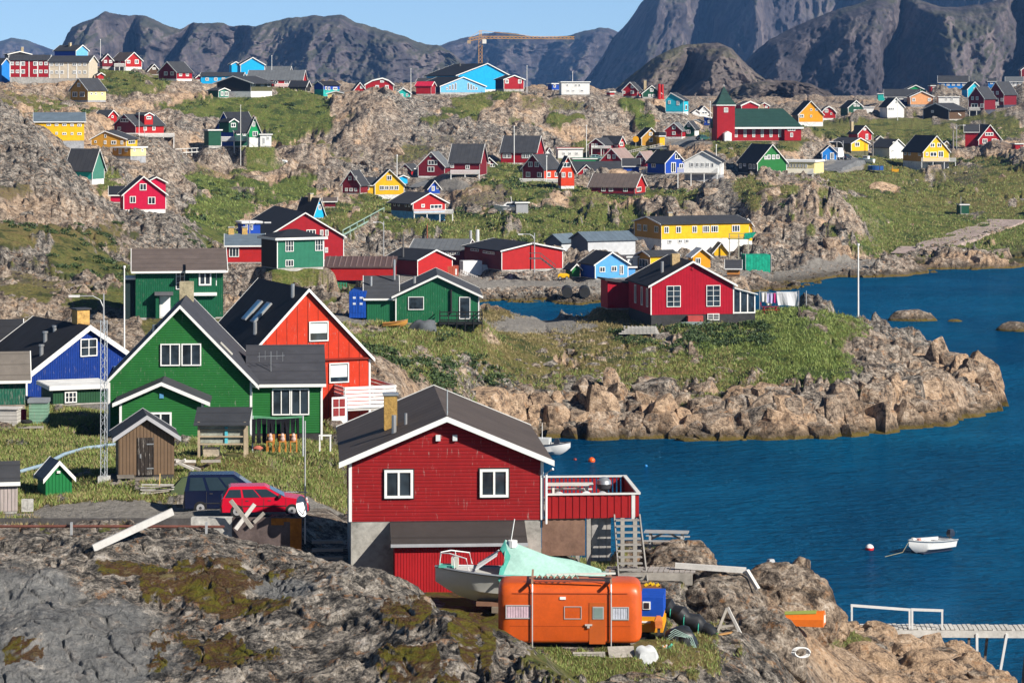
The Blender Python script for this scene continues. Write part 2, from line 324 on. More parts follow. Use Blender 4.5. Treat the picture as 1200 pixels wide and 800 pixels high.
hs('bright blue house tucked behind the church flagpole', 838, -13, 2, 149, 140, 137, 770, -14, BLUE, rt='shed', roof=WHT, g=[(831, 142.5, 3, 4), (835, 143, 2, 4)])
hs('black house between the dark green gable and the bright blue house', 820, -10, 3, 148, 143, 140.5, 775, -20, BLACK, roof=RFB)
hs('red house with a broad low gable beyond the church roof', 869, 20, 7, 130, 123.5, 119, 855, 16, RED, roof=RFN, trimw=1.5)
hs('low red and white house to the right of the broad gable beyond the church', 890, 11, 3, 128, 124, 121, 850, 12, BRED, g=[(898, 125.5, 3, 2.5)])
hs('orange house with four black windows right of the church', 936, 28.5, 7.5, 148, 134, 119, 800, 14, ORNG, sw=BROWN, fd=5, fc=WHT, roof=RFB, g=[(950.4, 128.7, 2.3, 2.6), (956.7, 128.7, 2.3, 2.6), (950.4, 136.3, 2.3, 2.8), (939.5, 136, 5, 4)])
hs('red barn shaped house right of the orange house', 963, 16.5, 3, 140.5, 132, 125, 850, 8, BRED, rt='gambrel', fd=2, fc=WHT, g=[(968.5, 130, 4, 4), (974, 133.5, 2, 2.5)])
hs('dark green house with white balcony beyond the meadow road', 994, 18, 9, 136, 126, 118.4, 850, 22, DGRN, roof=RFB, g=[(1001.8, 123, 3, 4), (1005.8, 123, 3, 4), (1002, 130, 3.2, 3.2), (1006.5, 130, 3.2, 3.2)], dk=(996, 1012, 132.2, 135.3, 137))
hs('flat white garage between the dark green and the tall white house', 1012, 12, 2, 135, 126, 125.5, 852, 5, WHT, rt='flat', cat='garage', name='garage')
hs('tall white gabled house with a white porch on the right hill', 1040, 19, 9, 138.5, 125, 115, 832, 24, WHT, roof=RFB, g=[(1042, 127.7, 1.8, 3), (1044.2, 127.7, 1.8, 3), (1046.5, 127.7, 1.8, 3), (1050, 120, 2.2, 2.4)])
hs('low white shed attached right of the tall white house', 1059, 11, 2, 134, 129.5, 129, 832, 8, WHT, rt='flat', cat='shed', name='shed')
hs('long dark roofed store with a pale band on the right skyline', 1037, 40, 3, 121, 113.5, 105.3, 935, 0, (.04, .1, .12), rt='side', L=9, roof=RF, cat='store', name='store_building')
hs('teal end box left of the long dark roofed store', 1029, 7.5, 2, 119, 110.2, 109.8, 930, 5, TEAL, rt='flat', cat='shed', name='shed')
hs('navy blue annex left of the peach house', 1054, 11, 3, 125, 116.5, 115.5, 915, 10, NAVY, rt='flat', roof=RF, g=[(1061, 118, 3.5, 2.5)])
hs('green gable rising above the long dark roofed store', 1061, 24, 4, 110, 106, 100.3, 962, 8, BGRN, roof=RF)
hs('peach coloured house with two windows on the right skyline', 1067, 26.5, 3, 125, 113.5, 107.5, 900, 8, PEACH, fd=2.5, fc=GREY, g=[(1070.7, 117, 3.8, 4), (1089, 117, 3.8, 4)])
hs('narrow red house left of the big blue skyline house', 1091, 4.8, 2, 111, 101, 98.8, 960, 15, RED, rt='flat', g=[(1094, 103.3, 2.3, 2)])
hs('big blue and beige two storey house on the right skyline', 1100, 34, 4, 112.5, 96.5, 89.5, 950, 0, MBLU, L=9, rt='side', fc=BEIGE, fd=8, roof=RF, g=row(1105, 1129, 5, 99.5, 3.5, 2.2))
hs('turquoise gabled house right of the big blue skyline house', 1134, 16, 7, 115, 104.5, 96.6, 925, 22, TURQ, sw=CYAN, g=[(1142, 104.5, 2.4, 3)])
hs('white box house with a flat black roof below the big blue house', 1100, 24, 2, 124, 113.8, 113.2, 882, 5, WHT, rt='flat', roof=BLACK, g=[(1109, 116.2, 2.6, 3), (1115.4, 116.2, 2.6, 3)])
hs('black timber house with a wide grey roof on the right hill', 1112, -30, 19, 140.5, 128.5, 121.7, 842, -36, BROWN, gw=BLACK, roof=RF, ov=.8, g=[(1093, 131, 3, 3)])
hs('small beige gabled house in front of the black timber house', 1111.5, 12.5, 12, 141.5, 135, 130.3, 820, 42, BEIGE, sw=GREY, roof=RF, g=[(1117.5, 136, 4, 3.2)])
hs('left one of the dark red twin gabled houses with a pale balcony', 1135, 18, 0, 135.5, 115, 102.4, 880, -22, DRED, L=9, fd=7, fc=(.05, .055, .08), g=[(1139.7, 115.3, 3, 4), (1145, 115.3, 3, 4), (1142, 124, 8, 5), (1150.6, 124, 4, 5)], dk=(1136, 1153, 125.7, 129.3, 135), xr=1)  # base coloured as the dark shade under the balcony
hs('right one of the dark red twin gabled houses at the upper slope', 1158.5, 17.5, 0, 126, 110, 96.6, 884, -24, DRED, L=9.5, fd=3, fc=(.05, .055, .08), g=[(1163.2, 109, 3, 4), (1168.7, 109, 3, 4), (1166.2, 117.6, 8, 5), (1174, 117, 3, 4)], dk=(1159, 1176, 120, 123.6, 127), xr=1)  # dark base colour stands in for the shade below the balcony
hs('small blue house left of the white and green house at the far right', 1158, 9, 0, 104, 95.5, 92.7, 960, 0, MBLU, L=9, W=None, rt='side', g=[(1162, 97.3, 3.4, 3)])
hs('white house with green window panels at the far right skyline', 1179, 19, 4, 103, 95.7, 90.5, 940, 0, WHT, L=8, rt='side', roof=RFG, g=[(1188, 98, 2.4, 3.6), (1192.6, 98, 2.4, 3.6)])
hs('tall dark red house cut by the right picture edge', 1197, 16, 3, 99, 82, 76, 900, 8, DRED)
# --- right slope and meadow
hs('red house with grey board gable above the rock wall at far right', 1147, 25.5, 13, 173, 163, 147, 742, 20, RED, fd=1.5, fc=WHT, roof=RF, g=[(1154, 165.6, 5.6, 5.6), (1164.8, 165.6, 5.6, 5.6), (1159, 157.3, 9.5, 4)])
hs('plain red flat wing joined to the red house with grey board gable', 1131, 15, 4, 173, 154.5, 147, 750, 16, RED, roof=RF, rt='side')
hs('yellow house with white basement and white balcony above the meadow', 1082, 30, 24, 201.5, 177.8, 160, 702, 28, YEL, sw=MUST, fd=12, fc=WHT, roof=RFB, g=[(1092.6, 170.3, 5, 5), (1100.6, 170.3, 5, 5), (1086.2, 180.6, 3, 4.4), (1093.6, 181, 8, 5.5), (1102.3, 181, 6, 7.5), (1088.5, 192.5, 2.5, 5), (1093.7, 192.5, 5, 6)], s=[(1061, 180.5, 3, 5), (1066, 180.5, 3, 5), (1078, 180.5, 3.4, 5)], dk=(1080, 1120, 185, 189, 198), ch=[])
hs('small cream gabled house peeping out behind the yellow balcony house', 1105.5, 7, 2, 175, 169.5, 166, 730, 12, CREAM, g=[(1109, 171.5, 4, 2.6)])
hs('crimson shed beside the grey fence at the far right', 1190, 9, 3, 180, 169, 167.8, 735, 20, RED, rt='flat', cat='shed', name='shed')
hs('long olive building with a yellow end gable by the meadow road', 997.5, 20, 23.5, 183, 168.3, 162.5, 760, 40, YEL, sw=OLIVE, fc=OLIVE, fd=6, roof=RF, g=[(1004.3, 169.3, 5.4, 5.4)], cat='store', name='store_building')
hs('small red gabled house above the yellow ended olive building', 1005.5, 16, 11, 165, 156.5, 148, 790, 32, BRED, roof=RFB, g=[(1013.2, 151.8, 3, 2.6), (1015.6, 160.4, 3, 6.5)], ch=[(.1, .8, 2.2)])
hs('bright blue gabled shed with white doors beside the meadow road', 963.5, 17, 3, 188, 178.8, 171.2, 720, 8, MBLU, cat='shed', name='shed', g=[(975, 183, 4.6, 8)])
hs('white gabled house with shaded blue side above the parked boat', 1042.5, 18.5, 21, 186, 172.8, 164, 740, 38, WHT, roof=RF, fc=WHT, fd=3, g=[(1047.5, 168, 3, 3.6), (1046, 177, 3, 3)])
hs('tiny grey gabled hut behind the white house with shaded side', 1027.5, 8, 2, 167, 163.2, 160, 760, 12, BEIGE, cat='shed', name='shed')
# --- centre town
hs('dark red house with white balcony left of the red house with hipped dormers', 690, 17.5, 0, 182, 169.5, 162.7, 735, 0, DRED, L=9, yawx=-18, roof=RF, g=[(694.8, 170.5, 3, 4.6), (699, 170.5, 3, 4.6)], dk=(693, 716, 170.8, 173.4, 180), xr=1)
hs('red house with grey roof and white trim beneath the rock wall', 725, 7, 21, 178, 167.5, 160.3, 738, 52, BRED, sw=DRED, roof=RF, g=[(728, 169, 4, 5)], s=[(722, 170, 3, 4)])
hs('white building with a red fascia band like a ship cabin', 654, 29, 3, 186, 174.5, 174, 722, 5, WHT, rt='flat', roof=(.45, .04, .03), g=[(661, 180, 3, 3), (668, 180, 3, 3), (676, 180, 3, 3)], cat='kiosk', name='kiosk')
hs('red gabled house with a pinkish brown roof', 703, 27.5, 0, 194, 189.5, 174.7, 690, -20, RED, L=9, roof=RFP, g=[(713.6, 183.4, 3.6, 5), (719.7, 183.4, 3.6, 5)], xr=1)
hs('flat green building behind the long dark roof', 672, 30, 3, 196, 186.5, 186, 696, 5, BGRN, rt='flat', roof=(.02, .14, .08), cat='store', name='store_building')
hs('long grey blue building with a dark roof in the middle of town', 672, 58, 4, 206, 200.5, 190.5, 672, 0, LBLU, L=9, rt='side', sw=NAVY, roof=RF, cat='store', name='store_building', g=row(680, 724, 4, 203.5, 4, 3))
hs('tiny red gable in front of the long grey blue building', 676.5, 21, 2, 208, 204, 194, 668, 4, RED, roof=RF, g=[(686.5, 201, 5.4, 6)])
hs('tiny red topped white kiosk tower beside the red twin gabled house', 640.5, 6, 2, 186, 178.5, 174.2, 700, 8, WHT, roof=BRED, cat='kiosk', name='kiosk')
hs('orange gabled house with two white windows beside the town road', 752, 22, 7, 171.5, 161.3, 150.6, 722, 14, MUST, roof=RFB, g=[(762.5, 157, 4.2, 4.2), (762.7, 164.3, 4.6, 4.8)], sw=BROWN)
hs('yellow lean-to annex right of the orange gabled house', 773, 6, 5, 171, 160, 155, 730, 20, YEL, rt='flat', roof=RFB, cat='shed', name='shed')
hs('dark red house with white base band left of the dark green gable', 799, -20, 4.5, 163, 153, 144.7, 742, -15, RED, ap=.55, fd=2.6, fc=WHT, g=[(789.7, 149.7, 4, 4), (789.7, 156.3, 4, 4), (779.5, 156.5, 2.5, 3.5)], roof=RFG)
hs('dark green gabled house with white basement by the town road', 814, -13.5, 5, 161, 150.8, 142.6, 752, -18, DGRN, sw=WHT, g=[(807.3, 147, 3.2, 4.4), (807, 154.5, 4.4, 4.6)], roof=RF)
hs('blue house with a black roof and white dormer tower', 779.5, 23, 21, 204, 190.8, 178, 660, 36, BLUE, roof=RFB, g=[(793.8, 183.8, 6, 6), (789, 196.5, 5.6, 12), (798.3, 195, 5, 6)], s=[(766, 194.5, 5, 5)])
hs('small blue house with a patterned white fence', 730.5, 18.5, 2, 206.5, 194.5, 187, 664, 0, BLUE, L=7, rt='side', roof=RF)
hs('dark red gabled house with a pinkish roof behind the patterned fence', 743, 14.5, 0, 196, 188.5, 178.3, 695, -18, DRED, L=8, roof=RFP, g=[(749, 187, 2, 4), (752.5, 187, 2, 4), (749.5, 181, 2.4, 3)], xr=1)
hs('large white house with brown windows and long glass balcony', 802, 42, 21, 211, 189.6, 178.2, 642, -6, WHT, L=8, roof=RFB, ap=.5, fd=6, fc=GREY, g=row(811, 829, 4, 193.2, 4.2, 5.4) + [(835, 193.5, 2.4, 5)], s=[(847, 193.5, 4.4, 7), (854.5, 193.5, 4.4, 7)], dk=(794, 841, 196.3, 202.3, 212))
hs('house with a black roof and a green and white gable', 887.7, 34, 23, 204, 190.6, 170.4, 642, 26, GRN, sw=BLACK, roof=RFB, g=[(897, 185, 3, 4), (901, 184.3, 4, 5.4), (906.3, 184.3, 3.6, 5.4), (911.3, 184, 4, 5)], s=[(867.8, 195.6, 3, 6), (872.8, 194, 3, 4), (879.5, 195.6, 3.4, 6), (884, 195.6, 3, 6)])
hs('long cream flat roofed house on white stilts at the rock edge', 954.5, -43.5, 9, 204, 190, 188, 632, -14, PYEL, rt='flat', roof=WHT, g=[(924, 194.6, 2, 4.4), (927.5, 194.6, 2, 4.4), (931, 194.6, 2, 4.4), (934.4, 194.6, 2, 4.4), (937.8, 194.6, 2, 4.4), (941, 194.6, 2, 4.4), (944.8, 194.6, 2.6, 4.4)], dk=(911, 953, 197.6, 203.4, 222))
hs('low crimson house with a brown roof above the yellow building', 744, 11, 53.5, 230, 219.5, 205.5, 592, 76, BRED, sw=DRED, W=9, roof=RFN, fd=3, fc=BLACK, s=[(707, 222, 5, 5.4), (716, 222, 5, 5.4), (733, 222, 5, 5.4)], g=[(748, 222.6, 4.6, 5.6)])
hs('red house with dark gable and orange red front wing over a tall white deck', 637.5, -25, 20, 211, 197.6, 182.2, 606, -35, ORED, gw=DRED, roof=RF, g=[(621.6, 193, 5, 6), (629.3, 193, 5, 6), (619, 205, 5, 6), (632.2, 205, 5, 6)], s=[(643, 205, 4, 6), (652, 205, 4.6, 6)], dk=(609, 657, 209, 213, 224))
hs('orange red gabled front wing right of the dark red gable', 657.5, 15.5, 3, 221, 199, 184, 598, 12, ORED, roof=RF, fd=3, fc=WHT, g=[(664, 193.3, 9, 6), (660.3, 205, 4.2, 6.2), (668, 205, 4.2, 6.2)])
hs('red shop with a large plain grey roof in the centre of town', 628, 4, 41, 194, 178.5, 160.4, 660, 78, RED, W=9, roof=RF, fd=3, fc=WHT, s=[(591.6, 183, 5, 5.4), (596.6, 183, 5, 5.4), (613.8, 183, 4.6, 5.4), (618.2, 183, 4.6, 5.4), (622.6, 182.6, 4, 5.4)], cat='shop', name='shop')
hs('dark red house with a plain grey roof and white porch posts', 562, 3, 35, 206, 190.5, 170.2, 640, 80, DRED, W=9, roof=RF, s=[(530, 194.5, 4, 5), (548, 196, 5, 5)], dk=(528, 562, 199, 203.5, 208))
hs('dark red gabled house with a pale roof and white stairs', 521, -31, 6, 208, 195, 179, 655, -14, DRED, roof=RFG, fd=1.6, fc=WHT, g=[(507, 190.7, 11, 5.6), (505, 198.5, 8, 6), (505, 183, 2.4, 3)])
hs('small red gabled house left of the pale roofed gable', 482, -13, 9, 206, 199, 193, 652, -32, BRED, gw=DRED, roof=RF, s=[(486, 200, 2.6, 5)])
hs('small dark red gabled house between the porch house and the red shop', 565, 16, 6, 199, 192.5, 185.4, 650, 14, DRED, roof=RF, g=[(577, 194, 6, 4), (573, 190.5, 3, 3)])
hs('yellow gabled house with a white basement and a row of four windows', 439.5, 34, 2, 233, 216, 199.8, 590, 4, YEL, fd=5, fc=WHT, g=[(456.2, 208.5, 6, 6), (447.5, 220.2, 5.6, 5.6), (453.2, 220.2, 5, 5), (459, 220.2, 5, 5), (464.8, 220.2, 5, 5.4)], roof=RF)
hs('yellow side wing with a round window left of the yellow gabled house', 424, 15.5, 2, 229, 217, 209.5, 594, 0, YEL, rt='side', L=8, roof=RF, g=[(430.6, 220.6, 4.4, 4.4)])
hs('dark red gabled house with a white porch left of the yellow wing', 422, -21, 9, 227, 216, 200.8, 604, -26, DRED, roof=RF, g=[(410.3, 209, 3.6, 5), (416.6, 209, 3.6, 5), (406, 222.5, 3, 4), (411.5, 222.5, 4, 4), (417, 222.5, 3, 4)])
hs('small blue gabled hut beside the road below the red houses', 502.5, 13, 5, 227.5, 220.5, 212.6, 588, 16, BLUE, roof=RF, g=[(507.5, 221, 3.4, 5.5), (512.5, 220, 2, 4)], cat='shed', name='shed')
hs('tiny light blue hut left of the road below the red houses', 466.5, 11, 4, 216, 208.5, 206.3, 615, 20, CYAN, roof=RFB, cat='shed', name='shed')
hs('house with a bright red gable on tall legs over the rock', 484, 38, 26, 259, 238, 227.4, 545, 32, BRED, sw=BROWN, roof=RF, fd=11, fc=LBLU, ov=.7, g=[(511, 243, 14, 5), (495.5, 241.5, 4, 4)], s=[(462.5, 240.5, 2.2, 5), (467.5, 240.5, 2.2, 5), (476, 240.5, 2.2, 5), (480, 240.5, 2.2, 5)], dk=(485, 531, 245, 249.5, 262))
hs('grey concrete box shed beside the boat parked on the hillside', 605, 14, 4, 250, 238, 237, 552, 15, GREY, rt='flat', cat='shed', name='shed')
# --- left hill
hs('small dark red house on stilts above the big red house', 126.5, 10.5, 14.5, 149, 136, 130, 622, 50, BRED, sw=DRED, fd=4, fc=BLACK, roof=RF, g=[(131.5, 137, 2.2, 3)], s=[(119, 137, 2.6, 3)])
hs('big red house with a broad dormer and white terrace on the left hill', 159, -25, 33, 158, 147.2, 134.8, 602, -50, BRED, gw=DRED, roof=RF, g=[(146, 141.3, 9.6, 4.4), (140, 151, 4, 4)], s=[(169.8, 150.8, 3.6, 5), (180, 150.8, 3.6, 5)], dk=(142, 204, 156, 160.3, 166), dm=(174, 137.5, 10, 9))
hs('yellow house with a sloping grey roof below the big red house', 148, -41, 13, 173.5, 163.5, 154.6, 572, -14, YEL, gw=MUST, ap=.4, roof=RF, g=[(123.8, 159.5, 2.4, 4), (112.3, 166.4, 2.4, 3), (123.5, 167, 3, 4.4), (133.5, 167.2, 6, 4.6), (143, 167.2, 3, 4.4)], s=[(154, 167, 8, 4.4)])  # mustard front is the yellow wall, its shade put into the colour
hs('pale yellow box house stepping down below the sloping roofed yellow house', 153, -21, 18, 191, 173.5, 172.5, 552, -38, PYEL, gw=MUST, rt='flat', fd=8, fc=GREY, g=[(135.3, 175.2, 2.2, 3), (141, 177, 3, 8), (148, 176, 3, 4.4)], s=[(157, 176, 2.6, 4), (166.4, 176.4, 2.6, 4)], roof=WHT)  # shaded left face painted mustard, lit side kept pale yellow
hs('bright yellow long house raised on grey posts on the left hill', 41, 57, 4, 175, 142.5, 133.3, 560, 0, YEL, L=9, rt='side', roof=RFBL, fd=10, fc=GREY, g=[(57, 146.2, 5, 3), (66, 146.4, 4, 3), (75, 146.4, 5, 3), (84, 146.8, 4, 3), (92.5, 147, 5, 3), (57, 156.4, 4, 3), (66, 156.4, 3, 3), (75, 156.8, 5, 3), (84, 156.8, 3, 3), (92.5, 157, 5, 3)])
hs('teal house with two steep dark roofs behind the left rock', 108, 14, 30, 216, 198, 176, 522, 58, SAGE, sw=TEAL, roof=RF, fc=WHT, fd=6)
hs('crimson pink gabled house with white trim on the left rocks', 145, 49, 3, 248.5, 228, 208.2, 480, 5, MAG, fd=3, fc=WHT, ap=.47, g=[(167.5, 219.3, 8, 8), (155.5, 234, 7, 8), (177.5, 235.3, 8.6, 8.6)], roof=RF)
hs('dark roofed annex left of the crimson pink house', 129.5, 15, 2, 237.5, 228, 220, 486, 0, MAG, rt='side', L=5, roof=RFB)
hs('crimson rear gable stepping up behind the crimson pink house', 172, 22, 2, 232, 214, 208.5, 492, 8, MAG, roof=RF)
hs('blue gabled house with dark green front dormer on the left hill', 274, -22, 27, 172, 153.5, 132.4, 562, -40, DGRN, gw=BLUE, roof=RFB, g=[(258.5, 143.2, 5, 5)], s=[(279, 156, 4, 5), (286, 157, 4, 5)], dm=(273, 146, 10, 12), dk=(259, 290, 160, 165, 172))
hs('white and green gabled house joined to the blue gabled house', 292, 13, 2, 172, 153, 138, 556, 6, BGRN, fc=WHT, fd=11, roof=RFB, g=[(297.3, 145.5, 3.4, 6), (299, 157, 6, 6)])
hs('white porch house with teal door at the right of the white and green gable', 305, 13, 2, 172, 158, 157.4, 556, 6, WHT, rt='flat', g=[(309, 165, 3, 8), (314, 162, 3, 4)])
hs('dark green box shed on the slope below the blue gabled house', 244.5, 14.5, 5, 171.5, 153, 151.6, 550, 20, DGRN, rt='flat', cat='shed', name='shed')
# --- middle ground between the hills
hs('blue house with a dark roof and round window tucked under the cliff', 368, 11, 19, 256, 249, 233.2, 470, 40, CYAN, sw=BLUE, roof=RFB, g=[(374.6, 243, 3.6, 6)], ch=[(.5, .5, 1.5)])
hs('low crimson hut half hidden right of the cliff blue house', 380, 13, 2, 243, 236, 233, 480, 0, DRED, rt='side', L=4, roof=RFN, cat='shed', name='shed')
hs('large dark red hall with a black roof and white vents', 312, 91, 22, 306, 278.5, 251, 432, 10, RED, sw=DRED, roof=RFB, L=26, g=[(364.5, 272.5, 11, 5.5), (377, 273.8, 4, 7), (383, 273.8, 4, 7), (382.6, 294, 3.6, 6)], cat='hall', name='hall')
hs('green house with a black hipped roof and white four pane windows', 325, 54.5, 19, 315, 280, 270, 345, 22, (.03, .18, .11), sw=BLACK, rt='hip', roof=RFB, trimc=WHT, g=[(339, 288.2, 9.6, 14), (374, 288.2, 9.6, 14), (339, 308.8, 9.6, 8)])
hs('low red house with slate roof and two yellow chimneys', 266, 42, 2, 308, 287.5, 277.3, 372, 0, BRED, rt='side', L=7, roof=RFBL, g=[(274.3, 295.6, 11.6, 11)], ch=[(.12, .5, 1.8), (.5, .5, 1.8)], chc=(.5, .32, .1))
hs('small royal blue house with a white flat roof above the low red house', 285, 20, 4, 276, 261.5, 259.6, 392, 14, BLUE, rt='flat', roof=WHT, g=[(289, 266, 2.4, 7), (295, 266, 2.4, 7)])
hs('red gabled warehouse with a row of skylights by the harbour road', 489.3, 41, 38, 324, 305.3, 295, 432, 40, BRED, sw=DRED, roof=RFB, cat='warehouse', name='warehouse')
hs('long dark red warehouse with a corrugated roof behind the container', 545, 4, 64, 312, 293.5, 283.6, 468, 82, DRED, W=12, roof=RFG, s=row(500, 536, 7, 297, 5, 4), cat='warehouse', name='warehouse')
hs('wide red gabled warehouse with black outside stairs', 588, 72, 45, 317, 294.5, 286.7, 452, 24, BRED, sw=DRED, roof=RFB, cat='warehouse', name='warehouse', s=[(556, 297, 10, 3), (573, 298, 14, 3)])
hs('smaller grey steel shed left of the long grey shed', 658, -19, 20, 303, 284, 276, 486, -40, (.5, .52, .54), gw=(.1, .13, .18), roof=RFBL, cat='warehouse', name='warehouse', tr=0)
hs('long grey steel shed with a pale ribbed side', 689, -20, 56, 306, 282, 274, 478, -64, (.5, .52, .54), gw=(.1, .13, .18), roof=RFBL, cat='warehouse', name='warehouse', tr=0)
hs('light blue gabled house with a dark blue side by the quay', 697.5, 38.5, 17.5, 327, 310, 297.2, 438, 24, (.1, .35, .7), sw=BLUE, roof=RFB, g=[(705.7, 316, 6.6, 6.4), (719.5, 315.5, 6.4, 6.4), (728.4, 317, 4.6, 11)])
hs('low blue annex right of the light blue gabled house', 736, 8.5, 3, 324, 313.5, 312.5, 441, 10, (.1, .35, .7), rt='flat', roof=RF, cat='shed', name='shed')
hs('white box shed between the light blue house and the yellow garage', 735.5, 11.5, 4, 316, 301.5, 300.5, 458, 15, WHT, rt='flat', cat='shed', name='shed', g=[(740.5, 308, 3, 8)])
hs('yellow garage with a brown gable and grey door', 762, -15, 32, 315, 300.3, 295.6, 455, -62, YEL, gw=MUST, roof=RF, g=[(754.6, 309.3, 11, 10)], cat='garage', name='garage')
hs('long yellow building with white basement and white windows', 775, -32, 104, 295.5, 263, 256.5, 500, -66, YEL, gw=MUST, fd=15, fc=WHT, roof=RF, g=[(749, 269.4, 4.4, 7.6), (756.3, 269.4, 4.4, 7.6), (769.5, 269.4, 4.4, 7.6)], s=[(781, 269.5, 5.4, 8), (795, 269.5, 6, 8), (814, 269.5, 5.6, 8), (827.5, 269.5, 8, 8), (837.5, 269.5, 8.6, 8), (863, 269.5, 9.4, 8), (785, 283.4, 4.6, 4.6), (797, 283.2, 4.6, 4.6), (805, 283.2, 4.6, 4.6)], ch=[(.5, .25, 1.3)], cat='school', name='school_building')
hs('small yellow gable wing at the right end of the long yellow building', 871, 10.5, 3, 295, 263.5, 257, 497, 10, YEL, fd=13, fc=WHT, roof=RF, g=[(873.5, 269.5, 3.4, 8), (877, 269.5, 2.4, 8)])
hs('small orange yellow house behind the crimson house chimney', 812, 20.5, 5, 314.5, 300.5, 292.3, 440, 14, ORNG, roof=WHT, g=[(818, 305.8, 6, 7)])
hs('windowless yellow gabled shed on the rocks below the yellow school', 837, 16, 4, 300.5, 295, 285.6, 470, 8, YEL, roof=RFB, cat='shed', name='shed')
hs('little orange plank hut on legs above the harbour road', 852, 15, 4, 323, 313, 306.3, 432, 10, (.55, .22, .05), rt='side', L=2.2, roof=RF, fd=1.5, fc=BROWN, cat='shed', name='shed')
hs('tiny green hut left of the light blue quay house', 670.5, 9, 4, 325, 315, 310.5, 442, 20, GRN, roof=RF, cat='shed', name='shed')
hs('dark green utility box with a slim pole in the meadow', 1125, 10.5, 3, 251, 240.3, 239.6, 640, 14, DGRN, rt='flat', cat='utility box', name='utility_box', ov=.1)


# --- near houses
NG = (.018, .14, .03)
hs('large green clapboard house with a steep gable and an enclosed gabled porch', 128, 165, 2, 531, 447, 362, 166, -4, NG, worn=.13, id='green', wx=(1, 0), fd=11, fc=BLACK, L=10, roof=(.055, .056, .065), ov=.45, clad='h', g=[(199, 416, 23, 26), (223.5, 416, 23, 26)], trimw=2)
hs('green clapboard wing with a white four pane window joined to the large green house', 294, 82, 2, 524, 449, 415, 169, 0, NG, id='greenwing', wx=(1, 0), rt='side', L=7.5, fd=16, fc=BLACK, clad='h', roof=(.055, .056, .065), ov=.3, g=[(329.5, 471, 21.5, 31), (351.5, 471, 21.5, 31)], trimw=2, tr=0)
hs('orange red house with a steep black roof behind the green house', 287, 148, 46, 505, 424, 344, 182, 17, (.52, .036, .011), worn=.13, id='orange', wx=(0, 0), roof=(.018, .019, .024), L=10.5, fd=4, panels=1, g=[(373.7, 391, 23, 23.5), (398, 441, 23.5, 23.5)], ov=.25, trimw=1.2)
hs('deep blue house with wide white bargeboards left of the large green house', 31, 145, 40, 474, 441, 388, 196, 24, (.004, .032, .21), worn=.13, id='blue', wx=(1, 1), roof=(.022, .023, .028), L=9, g=[(103.5, 411, 20, 21)], ov=.3, trimw=6)
hs('dark lower roofed wing of the deep blue house at the left edge', -40, 62, 2, 474, 421, 384, 203, 0, (.004, .032, .21), rt='side', L=9, roof=(.03, .031, .035))
hs('low dark green lean-to with a white edged roof below the deep blue house', 62, 64, 10, 474, 456, 452, 191, 12, (.02, .075, .035), rt='flat', roof=WHT, ov=.35, cat='shed', name='shed', g=[(82.5, 466, 14, 13)])
hs('weathered green shed with a rusty roof cut by the left picture edge', -45, 73.5, 3, 492, 444, 420, 181, 0, (.015, .11, .07), rt='side', L=4, worn=.5, roof=(.17, .15, .13), fd=17, fc=(.25, .22, .18), cat='shed', name='shed')
hs('dark green two storey house with a brown roof on the rocky slope', 159, 102, 2, 374, 316.5, 297, 262, 0, (.008, .1, .045), worn=.13, id='dgreen', wx=(1, 2), rt='side', L=8, roof=RFN, fd=2, g=[(211, 328, 10.5, 23), (193, 359.8, 12.5, 26)], ov=.5)
hs('low green house with a broad gable and a black railed terrace', 464, 97, 2, 379, 347.3, 325, 278, 0, (.015, .13, .055), worn=.13, id='lowgreen', wx=(0, 0), L=11, roof=(.06, .063, .07), g=[(487.5, 355.3, 18.5, 15.5), (544.6, 361, 13, 26)], ov=.4, fd=1, trimw=2)
hs('low green wing with a grey roof flush with the broad green gable', 430, 34, 2, 379, 349.3, 329.5, 278.3, 0, (.015, .13, .055), rt='side', L=10, roof=(.06, .063, .07), fd=1, ov=.35)
hs('crimson wooden house with a black base and a sunroom on the island knoll', 763, 97, 24, 382, 335, 308.5, 303, 13, (.4, .006, .022), id='island', wx=(1, 3), L=11, fd=13, fc=(.03, .03, .032), roof=(.022, .022, .026), g=[(789.3, 347.5, 16.5, 25), (836, 347.5, 16.5, 25), (836, 372.3, 14, 8)], ov=.35, trimw=1.6)
hs('crimson lean-to annex behind the left side of the crimson island house', 712, 32, 6, 362, 333, 329, 315, 14, (.4, .006, .022), rt='shed', roof=(.05, .05, .055), cat='shed', name='shed')
hs('small weathered brown plank shed with a black door', 139, 65, 3, 561, 513, 492, 141, 3, (.16, .105, .065), id='brownshed', L=2.8, roof=(.045, .045, .05), fd=4, fc=(.05, .045, .04), ov=.28, trimc=(.4, .4, .42), trimw=4, cat='shed', name='shed')
hs('tiny green hut with a steep gable on the grass', 53.5, 30.5, 4, 581, 562, 545.5, 138, 14, (.012, .16, .045), L=1.6, roof=(.08, .1, .14), fd=.5, ov=.13, trimw=1.5, cat='hut', name='hut', g=[(68, 553.5, 4, 2.6)])
hs('pinkish grey worn shack with a light blue door at the left edge', -30, 50, 2, 601, 566, 550, 132, 0, (.42, .36, .35), rt='side', L=2.4, worn=.9, roof=(.05, .052, .058), fd=1, ov=.12, cat='shed', name='shed', tr=0)
hs('red clapboard house with a brown roof and yellow chimney above the caravan', 410.5, 225.5, 12, 693, 541, 494.5, 111, .8, (.27, .009, .011), worn=.13, id='red', L=11, fd=82, fc=(.33, .32, .29), clad='h', roof=(.085, .068, .06), ov=.42, trimw=5)

